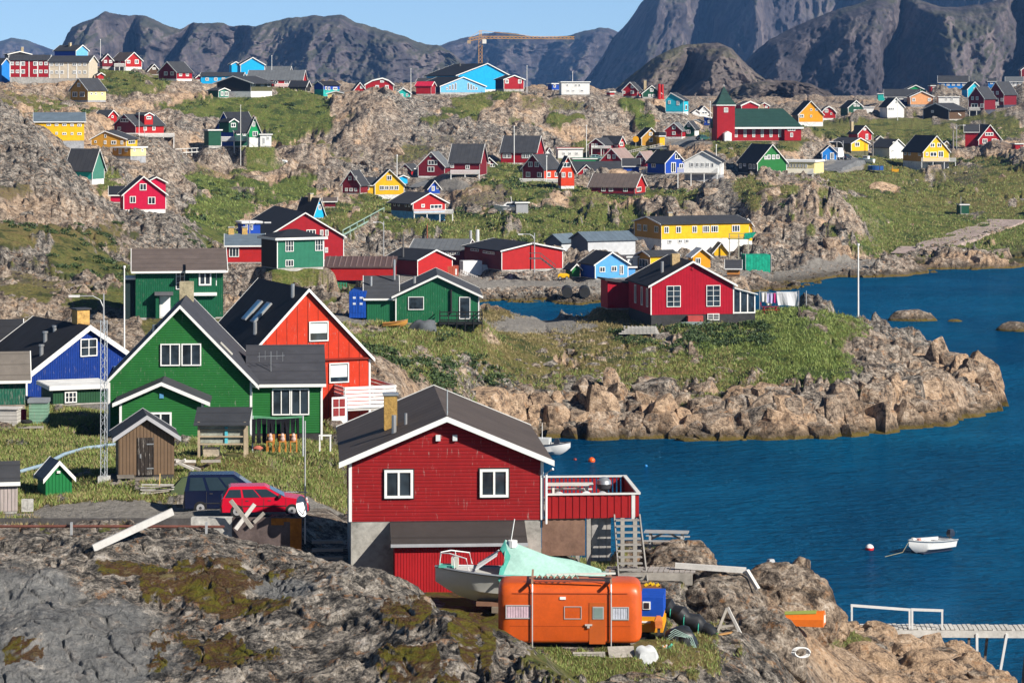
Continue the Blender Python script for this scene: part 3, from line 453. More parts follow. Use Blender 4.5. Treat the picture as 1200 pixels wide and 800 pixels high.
def house_geom(h):
    d = h['d']; s = F / d; yaw = h.get('yaw', 0); a = R(abs(yaw)); gp = abs(h['gp']); side = h['gp'] < 0
    if h.get('yawx') is not None: yaw = h['yawx']; a = R(abs(yaw))
    if h.get('rt') == 'side':
        W = gp / s; L = h.get('L') or 8; a = 0; yaw = 0
    else:
        W = h.get('W') or gp / s / max(.05, math.cos(a))
        L = h.get('L') or max(3.0, h['sp'] / s / max(.17, math.sin(a)))
        if h.get('L') is None and abs(yaw) < 20: L = max(L, 1.0 * W)
    az = math.atan2(h['xm'] - CX, F)
    yw = R(yaw) - az
    corner = P(h['xm'], h['yb'], d)
    sgn = -1 if h['gp'] > 0 else 1
    rot = Matrix.Rotation(yw, 3, 'Z')
    root = corner - rot @ Vector((sgn * W / 2, 0, 0))
    return root, yw, W, L, s, sgn
PADS = []
def pad(x, y, d, W, L, rz=0.0, fall=2.0, z=None):
    p = P(x, y, d); PADS.append((p.x, p.y, rz, W, L, p.z if z is None else z, fall))
    return p

pad(668, 757, 97.5, 5.8, 2.6, fall=1.2); pad(608, 709, 105, 6.4, 2.8, fall=1.5); pad(310, 603, 129, 4.6, 2.0, .05, 1.5); pad(262, 600, 133, 4.8, 2.2, .05, 1.5)
pad(762, 757, 100.5, 1.4, 3.0, fall=1.2); pad(260, 534, 150, 3.2, 1.6, fall=1.5); pad(122, 566, 141, .8, .8, fall=.8); pad(780, 640, 122.5, 2.6, 1.8, fall=1.0); pad(736, 678, 110, 3.4, 1.0, fall=.8)
pad(419, 370, 278, 2.4, 3.0, fall=2); pad(521, 325, 436, 6, 3, fall=3)
# ------------------------------------------------------------------ terrain: cross sections at fixed distances, (column, row) pairs
ST = [
(45, [(-700,840),(0,840),(400,850),(600,880),(700,950),(900,1050),(1300,1200)]),
(70, [(0,980),(300,980),(550,930),(650,910),(720,960),(900,1050),(1100,1150),(1300,1250)]),
(80, [(0,885),(300,885),(450,870),(520,840),(620,812),(680,808),(740,900),(850,920),(950,980),(1100,1080),(1300,1200)]),
(90, [(0,778),(200,774),(350,762),(450,728),(520,712),(590,740),(640,770),(690,818),(750,820),(830,830),(900,860),(960,930),(1100,1050),(1300,1150)]),
(97, [(0,706),(200,700),(300,688),(400,672),(450,679),(490,697),(540,748),(600,765),(750,762),(830,775),(880,800),(940,860),(1000,930),(1100,1000),(1300,1100)]),
(104,[(0,642),(150,634),(250,633),(330,641),(400,653),(440,673),(480,702),(520,722),(600,722),(700,720),(780,722),(830,735),(870,735),(910,760),(950,820),(1000,880),(1100,950),(1300,1050)]),
(112,[(0,628),(150,622),(250,624),(330,650),(360,660),(400,690),(640,690),(720,690),(780,692),(850,716),(890,724),(920,740),(960,790),(1000,840),(1100,900),(1300,1000)]),
(122,[(0,618),(250,620),(355,630),(420,655),(640,660),(720,662),(755,655),(800,652),(860,680),(900,700),(950,742),(985,770),(1030,800),(1100,830),(1190,850),(1300,950)]),
(130,[(0,602),(250,603),(360,606),(420,620),(560,640),(700,655),(800,650),(860,662),(920,690),(955,720),(990,768),(1050,792),(1150,805),(1200,835),(1300,950)]),
(140,[(0,570),(140,568),(200,570),(280,580),(360,590),(450,620),(600,660),(800,690),(900,700),(950,722),(990,735),(1050,752),(1130,765),(1185,792),(1230,850),(1300,900)]),
(150,[(0,545),(150,540),(250,545),(360,560),(430,600),(520,680),(650,740),(800,730),(880,730),(940,728),(980,740),(1050,768),(1150,792),(1190,820),(1300,900)]),
(160,[(0,518),(300,520),(400,540),(440,600),(500,700),(560,780),(700,800),(850,760),(930,748),(985,768),(1050,795),(1200,810),(1300,850)]),
(170,[(0,500),(130,500),(300,505),(400,515),(430,560),(480,700),(520,780),(1300,800)]),
(200,[(0,465),(100,460),(200,460),(330,470),(400,480),(440,520),(480,600),(520,660),(600,700),(1300,700)]),
(225,[(0,430),(60,425),(150,420),(300,420),(420,430),(470,455),(510,520),(540,570),(580,620),(1300,650)]),
(250,[(0,392),(60,388),(150,378),(260,385),(350,395),(450,405),(520,430),(560,490),(590,525),(640,560),(1300,600)]),
(257,[(0,382),(260,378),(450,400),(530,425),(570,480),(600,512),(650,520),(700,518),(800,519),(900,521),(960,525),(1000,540),(1300,600)]),
(259.5,[(0,378),(260,375),(450,397),(530,422),(570,465),(600,486),(650,494),(700,492),(800,493),(900,495),(960,502),(1000,524),(1050,545),(1300,600)]),
(264,[(0,370),(260,368),(450,392),(540,420),(590,440),(620,456),(700,461),(800,464),(900,462),(980,468),(1020,480),(1050,500),(1100,530),(1300,600)]),
(272,[(0,350),(100,352),(260,362),(420,378),(540,395),(600,425),(640,435),(740,438),(850,438),(950,433),(1040,450),(1090,470),(1130,497),(1180,530),(1300,580)]),
(285,[(0,330),(100,338),(200,350),(300,362),(430,368),(560,380),(640,400),(740,408),(850,408),(950,400),(1040,418),(1110,432),(1150,448),(1168,475),(1200,510),(1300,560)]),
(300,[(0,312),(100,328),(200,345),(280,358),(400,362),(560,372),(640,388),(740,384),(860,382),(950,375),(1000,383),(1060,401),(1120,425),(1155,445),(1175,467),(1300,540)]),
(320,[(0,285),(100,318),(200,335),(300,345),(420,355),(560,368),(640,378),(740,370),(860,369),(920,363),(960,364),(1000,375),(1060,399),(1110,430),(1150,460),(1300,520)]),
(345,[(0,255),(80,270),(180,320),(260,338),(350,345),(450,355),(560,368),(640,378),(700,385),(780,375),(880,372),(930,378),(970,395),(1010,420),(1100,450),(1300,490)]),
(375,[(0,220),(60,235),(130,270),(180,300),(250,330),(350,340),(450,350),(540,362),(580,378),(640,400),(700,400),(780,400),(900,405),(1300,450)]),
(400,[(0,175),(50,190),(100,225),(140,255),(200,262),(245,310),(280,325),(400,335),(500,345),(560,360),(600,372),(700,385),(1300,420)]),
(415,[(0,150),(50,172),(100,214),(135,243),(200,250),(250,300),(290,318),(400,330),(500,335),(560,350),(600,362),(650,360),(690,362),(740,380),(1300,400)]),
(430,[(0,130),(40,150),(80,190),(110,225),(135,243),(200,252),(255,290),(300,310),(400,322),(500,325),(560,329),(620,332),(690,332),(760,343),(800,350),(850,355),(1300,400)]),
(445,[(0,135),(60,180),(110,235),(200,260),(260,288),(300,305),(400,315),(500,320),(600,326),(700,327),(800,325),(860,330),(900,343),(1300,380)]),
(465,[(0,150),(100,225),(200,255),(300,295),(450,312),(700,318),(800,315),(900,319),(950,326),(1000,345),(1300,370)]),
(480,[(0,155),(60,190),(140,243),(200,246),(250,270),(300,285),(450,305),(640,308),(760,300),(850,308),(920,310),(1000,314),(1050,321),(1090,330),(1300,360)]),
(500,[(0,160),(150,235),(200,240),(250,262),(300,275),(400,290),(460,300),(560,302),(640,300),(745,293),(830,294),(900,298),(960,300),(1030,308),(1080,311),(1150,314),(1200,314),(1300,320)]),
(520,[(0,165),(100,200),(180,222),(250,245),(300,258),(350,262),(400,262),(450,268),(500,265),(560,280),(640,280),(745,283),(830,280),(880,265),(950,262),(1000,275),(1040,303),(1060,300),(1100,300),(1200,301),(1300,305)]),
(550,[(0,150),(100,190),(200,215),(250,230),(300,240),(350,248),(390,235),(430,240),(500,255),(560,250),(600,240),(650,245),(700,250),(760,255),(820,250),(880,225),(930,222),(980,238),(1030,278),(1060,285),(1130,285),(1200,290),(1300,300)]),
(580,[(0,140),(100,180),(200,205),(250,218),(300,228),(350,238),(400,222),(430,233),(480,235),(540,225),(600,218),(680,220),(740,232),(800,228),(850,212),(900,206),(950,210),(1000,235),(1040,265),(1100,270),(1200,270),(1300,280)]),
(610,[(0,130),(100,165),(200,190),(260,205),(320,215),(400,215),(430,228),(500,222),(540,205),(600,205),(680,215),(740,222),(800,210),(850,207),(900,205),(960,208),(1000,225),(1100,248),(1200,250)]),
(650,[(0,122),(100,150),(200,170),(260,187),(330,195),(400,200),(450,215),(530,200),(580,198),(640,205),(700,210),(800,200),(860,200),(960,202),(1000,210),(1100,225),(1200,225)]),
(700,[(0,115),(100,130),(200,150),(280,165),(340,175),(400,180),(470,190),(540,185),(600,185),(680,190),(740,185),(800,178),(840,167),(930,167),(970,185),(1050,198),(1100,203),(1200,190)]),
(740,[(0,108),(50,105),(100,118),(200,128),(280,145),(340,150),(400,140),(450,130),(540,140),(600,150),(700,160),(760,165),(840,160),(930,160),(980,175),(1050,180),(1100,178),(1200,172)]),
(780,[(0,99),(60,98),(120,85),(165,85),(185,95),(260,102),(330,106),(380,112),(440,108),(500,110),(560,111),(620,106),(690,108),(730,114),(770,116),(800,130),(820,150),(880,155),(940,150),(1000,163),(1060,168),(1100,160),(1200,148)]),
(830,[(0,98),(120,84),(165,84),(260,98),(400,108),(500,108),(600,106),(690,106),(780,122),(820,140),(900,148),(960,145),(1000,140),(1060,140),(1120,144),(1200,128)]),
(900,[(0,98),(160,86),(300,101),(500,107),(700,112),(800,126),(850,131),(920,136),(1000,136),(1060,128),(1100,126),(1150,124),(1200,108)]),
(970,[(0,101),(300,105),(700,113),(800,121),(900,126),(1000,126),(1050,119),(1100,114),(1150,110),(1200,102)]),
(1060,[(0,105),(300,108),(700,116),(900,120),(1000,120),(1060,117),(1100,113),(1150,106),(1200,100)]),
(1200,[(0,110),(700,118),(900,116),(1000,116),(1100,113),(1200,104)]),
(1600,[(0,113),(1200,113)]), (2600,[(0,112),(1200,112)]), (9000,[(0,104),(1200,104)])]
SD = np.array([math.log(s[0]) for s in ST])
def base_z(px, d):
    """smooth monotone interpolation between the cross sections"""
    px = np.asarray(px, np.float64); d = np.asarray(d, np.float64)
    ld = np.log(np.clip(d, 45.001, 8999)); k = np.clip(np.searchsorted(SD, ld) - 1, 0, len(ST) - 2)
    out = np.zeros(px.shape)
    Zc = np.stack([HC - (np.interp(px.ravel(), [p[0] for p in pts], [p[1] for p in pts]) - Y0) * dd / F for dd, pts in ST]).astype(np.float32)
    n = Zc.shape[1]; kk = k.ravel(); ar = np.arange(n)
    def sl(i):
        i0 = np.clip(i, 0, len(ST) - 2); return (Zc[i0 + 1, ar] - Zc[i0, ar]) / (SD[i0 + 1] - SD[i0])
    m1 = sl(kk); m0 = sl(kk - 1); m2 = sl(kk + 1)
    def lim(a, b): return np.where(a * b > 0, 2 * a * b / (a + b + 1e-12), 0)
    t0 = np.where(kk > 0, lim(m0, m1), m1); t1 = np.where(kk < len(ST) - 2, lim(m1, m2), m1)
    h = SD[kk + 1] - SD[kk]; t = (ld.ravel() - SD[kk]) / h
    z = (2*t**3 - 3*t**2 + 1) * Zc[kk, ar] + (t**3 - 2*t**2 + t) * h * t0 + (-2*t**3 + 3*t**2) * Zc[kk + 1, ar] + (t**3 - t**2) * h * t1
    return z.reshape(px.shape)

def settle(h):
    """slide a house along its sight line until its base meets the ground"""
    d0 = h['d']; g = abs(h['gp']); xc = h['xm'] + h['gp'] / 2
    ds = np.linspace(d0 * .86, d0 * 1.16, 241); z = base_z(np.full(len(ds), float(xc)), ds)
    e = (Y0 + (HC - z) * F / ds) - h['yb']; w = np.abs(e) + 12 * np.abs(ds / d0 - 1)
    return float(ds[int(np.argmin(w))])
for h in HL:
    if h['d'] >= 470 and not h.get('fix'): h['d'] = settle(h)
    h['geo'] = house_geom(h); root, yw, W, L, s, sgn = h['geo']
    PADS.append((root.x, root.y, yw, W, L, root.z, max(2.0, h['d'] * .006)))
# ground cover: ellipses (column, row, half width, half height, grass -1..1, dryness 0..1), distance window
G = [
 # foreground moss pads (kind 2 = moss)
 (60,650,70,14,.0,.9,60,110),(265,668,95,22,.9,.95,60,112),(300,690,55,20,.8,.55,60,112),(230,755,55,20,.9,.5,60,112),(480,712,34,12,.9,.35,60,112),(500,765,62,32,1,.3,60,112),(555,722,30,12,1,.3,60,112),(560,745,30,16,.8,.35,60,112),(240,772,80,16,.8,.5,60,112),(20,770,40,10,.7,.4,60,112),
 (150,660,60,9,.6,.8,90,112),(700,775,90,28,1,.45,80,110),(640,725,150,26,1,.35,94,112),(560,700,60,14,1,.25,96,112),(800,760,70,30,.7,.75,85,112),(690,665,60,14,.8,.6,110,130),(950,735,40,18,1,.3,128,160),(985,750,40,14,.8,.5,128,160),(770,655,40,8,.5,.7,100,125),
 # gardens by the near houses
 (60,560,140,55,1,.4,118,200),(90,590,160,14,.9,.8,118,150),(60,490,90,40,1,.5,140,215),(300,535,110,40,.9,.7,128,200),(330,525,80,22,1,.5,140,185),(250,545,60,16,.6,.7,128,170),(390,560,60,40,.9,.5,128,200),(50,450,90,22,.6,.8,180,230),(100,480,60,25,.9,.45,150,220),
 # knoll right of the red orange house and spit of the island
 (420,335,90,28,.9,.35,225,420),(470,390,110,40,1,.3,205,300),(600,400,170,35,.9,.75,225,345),(560,440,90,28,.6,.5,225,272),(700,425,160,28,.8,.6,250,345),(850,440,120,30,.8,.5,255,345),(900,400,140,45,1,.15,255,345),(950,420,80,55,1,.05,258,345),(1000,380,50,22,.5,.4,260,345),(740,380,160,14,.9,.8,262,360),(640,375,110,12,.3,.9,290,390),
 (900,370,80,18,1,.1,280,345),(820,470,60,10,.5,.4,255,272),
 # left rock hill
 (60,275,90,18,.8,.75,290,430),(100,300,70,22,.7,.5,270,420),(40,330,60,16,.5,.6,270,400),(150,320,60,30,.6,.4,255,400),(25,215,30,10,.5,.8,340,430),(140,350,70,14,.6,.3,240,320),(225,380,60,16,.7,.6,225,300),(20,345,60,10,.6,.6,245,330),(10,375,50,14,.5,.6,235,300),(105,385,60,14,.4,.85,230,270),
 # left town hill
 (270,220,55,40,1,.2,440,600),(260,250,45,40,1,.25,420,560),(300,285,60,20,.8,.3,400,520),(350,225,30,18,.9,.15,520,640),(210,290,20,14,.6,.3,400,470),(265,262,30,18,1,.25,420,520),
 (180,90,60,10,.9,.5,690,840),(135,95,26,16,1,.3,690,800),(170,108,40,10,.6,.4,640,780),(60,112,90,8,.5,.95,640,760),(60,122,70,10,.7,.4,600,720),(70,135,50,10,.9,.4,590,680),(15,120,40,14,.4,.8,600,720),(235,125,60,14,.8,.3,600,760),(270,130,40,16,.9,.2,600,760),(345,140,55,34,.9,.25,560,760),(330,115,50,12,.8,.3,640,790),(300,195,40,10,.8,.3,520,680),(240,175,30,12,.7,.5,500,620),(130,215,20,10,.7,.3,480,560),(255,195,60,8,.5,.8,520,620),(370,165,30,18,.6,.5,560,720),(205,195,30,8,.5,.6,500,600),
 (410,150,18,40,.5,.4,580,740),(490,185,30,14,.5,.5,600,720),(520,165,30,10,.4,.5,620,740),
 # middle hills
 (430,240,60,18,.9,.4,525,640),(395,255,35,22,.9,.4,500,620),(470,262,40,12,.7,.3,500,600),(560,262,60,22,1,.35,478,600),(650,262,80,30,1,.3,478,640),(720,262,60,22,.9,.3,490,640),(600,225,70,18,.9,.3,560,680),(700,236,50,10,.9,.4,540,640),(760,230,60,14,.9,.35,540,640),(790,240,50,20,.6,.4,520,620),(880,226,60,14,.6,.5,540,640),(590,198,60,8,.8,.35,600,700),(660,215,50,10,.7,.5,580,660),
 (560,118,30,10,.9,.4,690,800),(640,122,60,8,.5,.45,690,800),(660,138,30,8,.8,.3,660,790),(735,122,24,10,.9,.2,680,800),(755,138,14,12,.8,.2,660,790),(690,185,60,8,.8,.4,640,740),(730,172,60,12,.9,.45,640,760),(590,112,40,8,.9,.3,700,800),(625,145,40,8,.6,.3,680,790),(545,135,50,10,.7,.3,690,790),
 (890,172,70,10,.8,.55,640,740),(840,160,30,14,.9,.4,650,760),(975,150,60,14,.9,.45,720,850),(1040,150,70,14,.9,.45,740,850),(1090,160,80,14,.9,.4,720,840),(1150,150,70,18,.6,.4,700,850),(950,170,30,10,.4,.6,700,760),
 # meadow
 (1090,250,160,46,1,.3,505,720),(1150,215,200,24,1,.6,560,760),(1050,200,120,18,1,.5,600,760),(1130,235,90,12,.8,.75,560,700),(1170,240,60,14,.7,1,560,700),(1110,280,140,24,1,.3,500,600),(1040,195,70,9,1,.6,640,760),(1190,270,60,40,1,.2,500,620),(1110,190,110,9,.8,.7,690,800),(1030,190,60,10,1,.35,690,760)]
# bare rock pushed back through the cover
B = [(680,450,170,20,-.3,0,255,270),(1040,420,70,50,-.5,0,250,330),(835,255,30,40,-.3,0,500,640),(1150,175,40,14,-.4,0,680,740),(1120,205,60,12,-.5,0,640,720),(650,240,30,12,-.4,0,500,640),(560,235,60,14,-.5,0,540,640),(700,245,20,16,-.4,0,500,600)]
GR = [  # gravel, bare earth and worn ground
 (620,335,110,9,1,0,415,470),(480,330,110,9,1,0,420,470),(760,325,80,10,.9,0,424,470),(900,322,90,10,1,0,440,490),(1010,313,60,7,1,0,460,510),(630,380,70,8,.9,0,285,370),(620,372,60,6,.6,0,330,400),(200,600,190,14,1,0,116,142),(320,590,130,18,1,0,116,140),(120,470,60,10,.9,0,175,215),(80,378,50,8,.7,0,225,260),(400,375,60,6,.8,0,255,300),(430,385,40,5,.6,0,230,275),(730,348,80,8,1,0,410,440),(300,312,80,10,.5,0,350,440),(985,192,34,9,1,0,640,770),(800,170,36,9,1,0,680,770),(515,214,40,9,1,0,580,650)]
PADS.append((P(889, 165, 705).x, P(889, 165, 705).y - 8, R(9), 25.0, 20.0, P(889, 165, 705).z, 5.0))
def blob_field(L, px, y, d, nz):
    f = np.zeros(px.shape, np.float32); dr = np.zeros(px.shape, np.float32); wsum = np.full(px.shape, 1e-4, np.float32)
    for (cx, cy, rx, ry, v, dry, d0, d1) in L:
        q = ((px - cx) / rx) ** 2 + ((y - cy) / ry) ** 2 + nz * .9
        w = (1 - sstep(.3, 1.35, q)) * sstep(d0 - 6 - d0 * .02, d0, d) * (1 - sstep(d1, d1 + 4 + d1 * .02, d))
        if v < 0: f = f + v * w
        else: f = np.maximum(f, v * w)
        dr = dr + dry * w; wsum = wsum + w
    return f, dr / wsum
def pad_apply(X, Y, Z):
    for (x, y, yw, W, L, z, fall) in PADS:
        r = math.hypot(W, L) + fall + 1
        idx = np.nonzero((np.abs(X - x) < r + L) & (np.abs(Y - y) < r + L))
        if len(idx[0]) == 0: continue
        dx = X[idx] - x; dy = Y[idx] - y; c, s = math.cos(yw), math.sin(yw)
        lx = dx * c + dy * s; ly = -dx * s + dy * c
        q = np.hypot(np.maximum(np.abs(lx) - W / 2 - .3, 0), np.maximum(np.abs(ly - L / 2) - L / 2 - .3, 0))
        w = 1 - sstep(0, fall, q)
        Z[idx] = Z[idx] * (1 - w) + (z - .06) * w
    return Z
def height(X, Y, detail=True, full=False):
    X = np.asarray(X, np.float64); Y = np.asarray(Y, np.float64)
    d = np.maximum(Y, 45.0); px = X / d * F + CX
    Z = base_z(px, d); y = Y0 + (HC - Z) * F / d
    ld = np.log(d); nz = 1.5 * fbm(px * .022, ld * 22, 71, 5, .6) + .9 * fbm(px * .075, ld * 70, 72, 4, .6)
    gr, dry = blob_field(G, px, y, d, nz * 1.1); br, _ = blob_field(B, px, y, d, nz); gv, _ = blob_field(GR, px, y, d, nz * .5)
    gr = np.clip(gr + br, 0, 1)
    far = sstep(600, 900, d); gr = np.maximum(gr, .25 * far)
    gr = gr * (1 - gv)
    rock = np.clip(1 - gr, 0, 1) * (1 - .97 * gv)
    # displacement
    near = 1 - sstep(150, 220, d)
    a = fbm(X * .11, Y * .11, 5, 4); bl = blocks(X * .20 + .35 * fbm(X * .3, Y * .3, 31, 2), Y * .26, 3, 1.3); bs = blocks(X * .55 + .2 * a, Y * .75, 8, 1.2)
    wx = X + .5 * fbm(X * .6, Y * .6, 41, 3); wy = Y + .5 * fbm(X * .6 + 9, Y * .6, 42, 3)
    bn = blocks(wx * .34 + wy * .12, wy * .42 - wx * .2, 12, .9)
    fn = fbm(X * 1.1, Y * 1.1, 21, 5, .55)
    dm = fbm(X * .17 + .05 * Y, Y * .2 - .06 * X, 51, 3, .45) * 5; fl = np.floor(dm); dm = .45 * dm + .55 * (fl + sstep(.3, .7, dm - fl))
    ck = (1 - sstep(0, .045, np.abs(fbm(wx * .5 + wy * .35, wy * .12 - wx * .10, 57, 2)))) + .6 * (1 - sstep(0, .04, np.abs(fbm(wx * .25 - wy * .2, wy * .8 + wx * .3, 58, 2))))
    zr_n = .20 * bn + .13 * fn - .16 * ck + .17 * dm + .05 * blocks(wx * 1.5, wy * 1.7, 14, 1.0) + .05 * fbm(X * 4, Y * 4, 55, 3)
    sc = sstep(220, 320, d) * .7 + .75
    zr_f = 2.1 * sstep(430, 520, d) * blocks(X * .085 + .3 * a, Y * .075, 17, 1.4) + sc * (.62 * bl + (.34 - .16 * sstep(430, 520, d)) * bs + (2.3 + 1.0 * sstep(430, 520, d)) * fbm(X * .05, Y * .045, 6, 3) + .8 * a + .30 * fn)
    zr = zr_n * near + zr_f * (1 - near)
    zg = (.12 * fbm(X * .5, Y * .5, 61, 4) + .22 * fbm(X * .16, Y * .16, 62, 3)) * (.6 + 1.2 * (1 - near))
    sub = sstep(-2.5, .6, Z)               # calm the sea bed
    flat = sstep(1000, 1600, d)
    rw = np.maximum(rock, .85 * near * (1 - sstep(545, 610, px)) * (1 - sstep(108, 116, d)))
    Z = Z + (zr * rw + zg * gr * (1 - gv)) * sub * (1 - flat) - .1 * rock * near
    Z = np.where(base_z(px, d) < -.7, np.minimum(Z, -.3), Z)
    Z = pad_apply(X, Y, Z)
    if full: return Z, gr, dry, gv, rock, px, y
    return Z
def hz(x, y): return float(height(np.array([float(x)]), np.array([float(y)]))[0])

def terrain_material():
    m, n, l, b = new_mat('ground'); b.inputs['Roughness'].default_value = .9; b.inputs['Specular IOR Level'].default_value = .2
    at = n.new('ShaderNodeVertexColor'); at.layer_name = 'cover'; sp = n.new('ShaderNodeSeparateColor'); l.new(at.outputs[0], sp.inputs[0])
    at2 = n.new('ShaderNodeVertexColor'); at2.layer_name = 'tone'; s2 = n.new('ShaderNodeSeparateColor'); l.new(at2.outputs[0], s2.inputs[0])
    geo = n.new('ShaderNodeNewGeometry'); pos = geo.outputs['Position']
    grass, dry, grav = sp.outputs[0], sp.outputs[1], sp.outputs[2]
    orange, nearf = s2.outputs[0], s2.outputs[1]
    n_big = noise_n(n, l, pos, .18, 6, .65, .3); n_mid = noise_n(n, l, pos, .9, 8, .72, .5); n_fine = noise_n(n, l, pos, 3.2, 8, .72, .2)
    n_vf = noise_n(n, l, pos, 9.0, 5, .65)
    # rock
    k = mth(n, l, 'ADD', mth(n, l, 'MULTIPLY', n_mid, .42), mth(n, l, 'ADD', mth(n, l, 'MULTIPLY', n_fine, .34), mth(n, l, 'MULTIPLY', n_vf, .24)))
    gz = n.new('ShaderNodeSeparateXYZ'); l.new(geo.outputs['Normal'], gz.inputs[0]); orange = mth(n, l, 'MULTIPLY', orange, ramp(n, l, gz.outputs[2], [(.45, 1.0), (.85, .5)])); orange = mth(n, l, 'MAXIMUM', orange, mth(n, l, 'MULTIPLY', mth(n, l, 'SUBTRACT', s2.outputs[0], .85), 7.0), clamp=True)
    grey = ramp(n, l, k, [(.415, (.012, .012, .012)), (.457, (.05, .047, .044)), (.494, (.16, .146, .13)), (.535, (.36, .32, .27)), (.595, (.62, .57, .51))])
    tan = ramp(n, l, k, [(.40, (.05, .036, .03)), (.445, (.18, .126, .09)), (.49, (.42, .295, .195)), (.54, (.60, .42, .275)), (.61, (.70, .57, .44))])
    rock = mix(n, l, orange, grey, tan)
    slab = ramp(n, l, mth(n, l, 'ADD', mth(n, l, 'MULTIPLY', n_fine, .5), mth(n, l, 'MULTIPLY', n_big, .5)), [(.35, (.11, .113, .115)), (.52, (.215, .22, .22)), (.65, (.34, .34, .33))])
    lich = ramp(n, l, n_vf, [(.54, 0.0), (.6, 1.0)])
    kn = ramp(n, l, n_mid, [(.42, 1.0), (.56, 0.0)])
    blk = mth(n, l, 'MULTIPLY', mth(n, l, 'MULTIPLY', lich, kn), mth(n, l, 'SUBTRACT', 1.0, mth(n, l, 'MULTIPLY', orange, .55)))
    rock = mix(n, l, mth(n, l, 'MULTIPLY', blk, .85), rock, (.028, .027, .026))
    rust = ramp(n, l, noise_n(n, l, pos, 1.6, 7, .75, .4), [(.555, 0.0), (.63, 1.0)])
    rock = mix(n, l, mth(n, l, 'MULTIPLY', rust, .6), rock, (.40, .20, .085))
    rock = mix(n, l, mth(n, l, 'MULTIPLY', s2.outputs[2], ramp(n, l, n_mid, [(.60, .88), (.68, .0)])), rock, slab)
    # grass and moss
    g1 = ramp(n, l, n_fine, [(.3, (.04, .07, .011)), (.5, (.10, .145, .026)), (.7, (.18, .22, .058))])
    g2 = ramp(n, l, n_fine, [(.3, (.07, .045, .018)), (.5, (.21, .15, .06)), (.7, (.34, .26, .12))])
    drn = mth(n, l, 'ADD', mth(n, l, 'SUBTRACT', dry, .04), mth(n, l, 'MULTIPLY', mth(n, l, 'SUBTRACT', n_mid, .5), 2.2), clamp=True)
    gcol = mix(n, l, drn, g1, g2)
    mg = ramp(n, l, n_mid, [(.36, (.13, .13, .014)), (.47, (.13, .10, .015)), (.535, (.085, .038, .022)), (.66, (.24, .2, .09))])
    gcol = mix(n, l, nearf, gcol, mg)
    shrub = ramp(n, l, n_big, [(.52, 0.0), (.58, 1.0)])
    gcol = mix(n, l, mth(n, l, 'MULTIPLY', mth(n, l, 'MULTIPLY', shrub, .7), mth(n, l, 'SUBTRACT', 1.0, nearf)), gcol, (.024, .05, .014))
    ge = mth(n, l, 'ADD', grass, mth(n, l, 'MULTIPLY', mth(n, l, 'SUBTRACT', k, .5), 2.6))
    nz_ = n.new('ShaderNodeSeparateXYZ'); l.new(geo.outputs['Normal'], nz_.inputs[0]); gm = mth(n, l, 'MULTIPLY', ramp(n, l, ge, [(.42, 0.0), (.54, 1.0)]), ramp(n, l, nz_.outputs[2], [(.62, 0.0), (.80, 1.0)]))
    c = mix(n, l, gm, rock, gcol)
    gvc = ramp(n, l, n_fine, [(.3, (.16, .145, .125)), (.55, (.30, .28, .25)), (.75, (.42, .39, .35))])
    c = mix(n, l, ramp(n, l, mth(n, l, 'ADD', grav, mth(n, l, 'MULTIPLY', mth(n, l, 'SUBTRACT', n_mid, .5), .6)), [(.4, 0.0), (.55, 1.0)]), c, gvc)
    # tide line: dark wet stone and yellow weed
    sz = n.new('ShaderNodeSeparateXYZ'); l.new(pos, sz.inputs[0])
    z = mth(n, l, 'ADD', sz.outputs[2], mth(n, l, 'MULTIPLY', mth(n, l, 'SUBTRACT', n_mid, .5), .9))
    wet = n.new('ShaderNodeMapRange'); wet.inputs[1].default_value = 1.25; wet.inputs[2].default_value = .6; wet.inputs[3].default_value = 0; wet.inputs[4].default_value = 1; l.new(z, wet.inputs[0])
    c = mix(n, l, mth(n, l, 'MULTIPLY', wet.outputs[0], .72), c, (.05, .038, .022))
    weed = n.new('ShaderNodeMapRange'); weed.inputs[1].default_value = .42; weed.inputs[2].default_value = .2; weed.inputs[3].default_value = 0; weed.inputs[4].default_value = 1; l.new(z, weed.inputs[0])
    c = mix(n, l, mth(n, l, 'MULTIPLY', weed.outputs[0], .8), c, (.14, .10, .014))
    l.new(c, b.inputs['Base Color'])
    h = mth(n, l, 'ADD', mth(n, l, 'MULTIPLY', n_mid, 1.0), mth(n, l, 'MULTIPLY', n_fine, .45))
    h = mth(n, l, 'ADD', h, mth(n, l, 'MULTIPLY', n_vf, .14))
    bump(n, l, h, 1.0, .6, b)
    return m
GROUND = terrain_material()
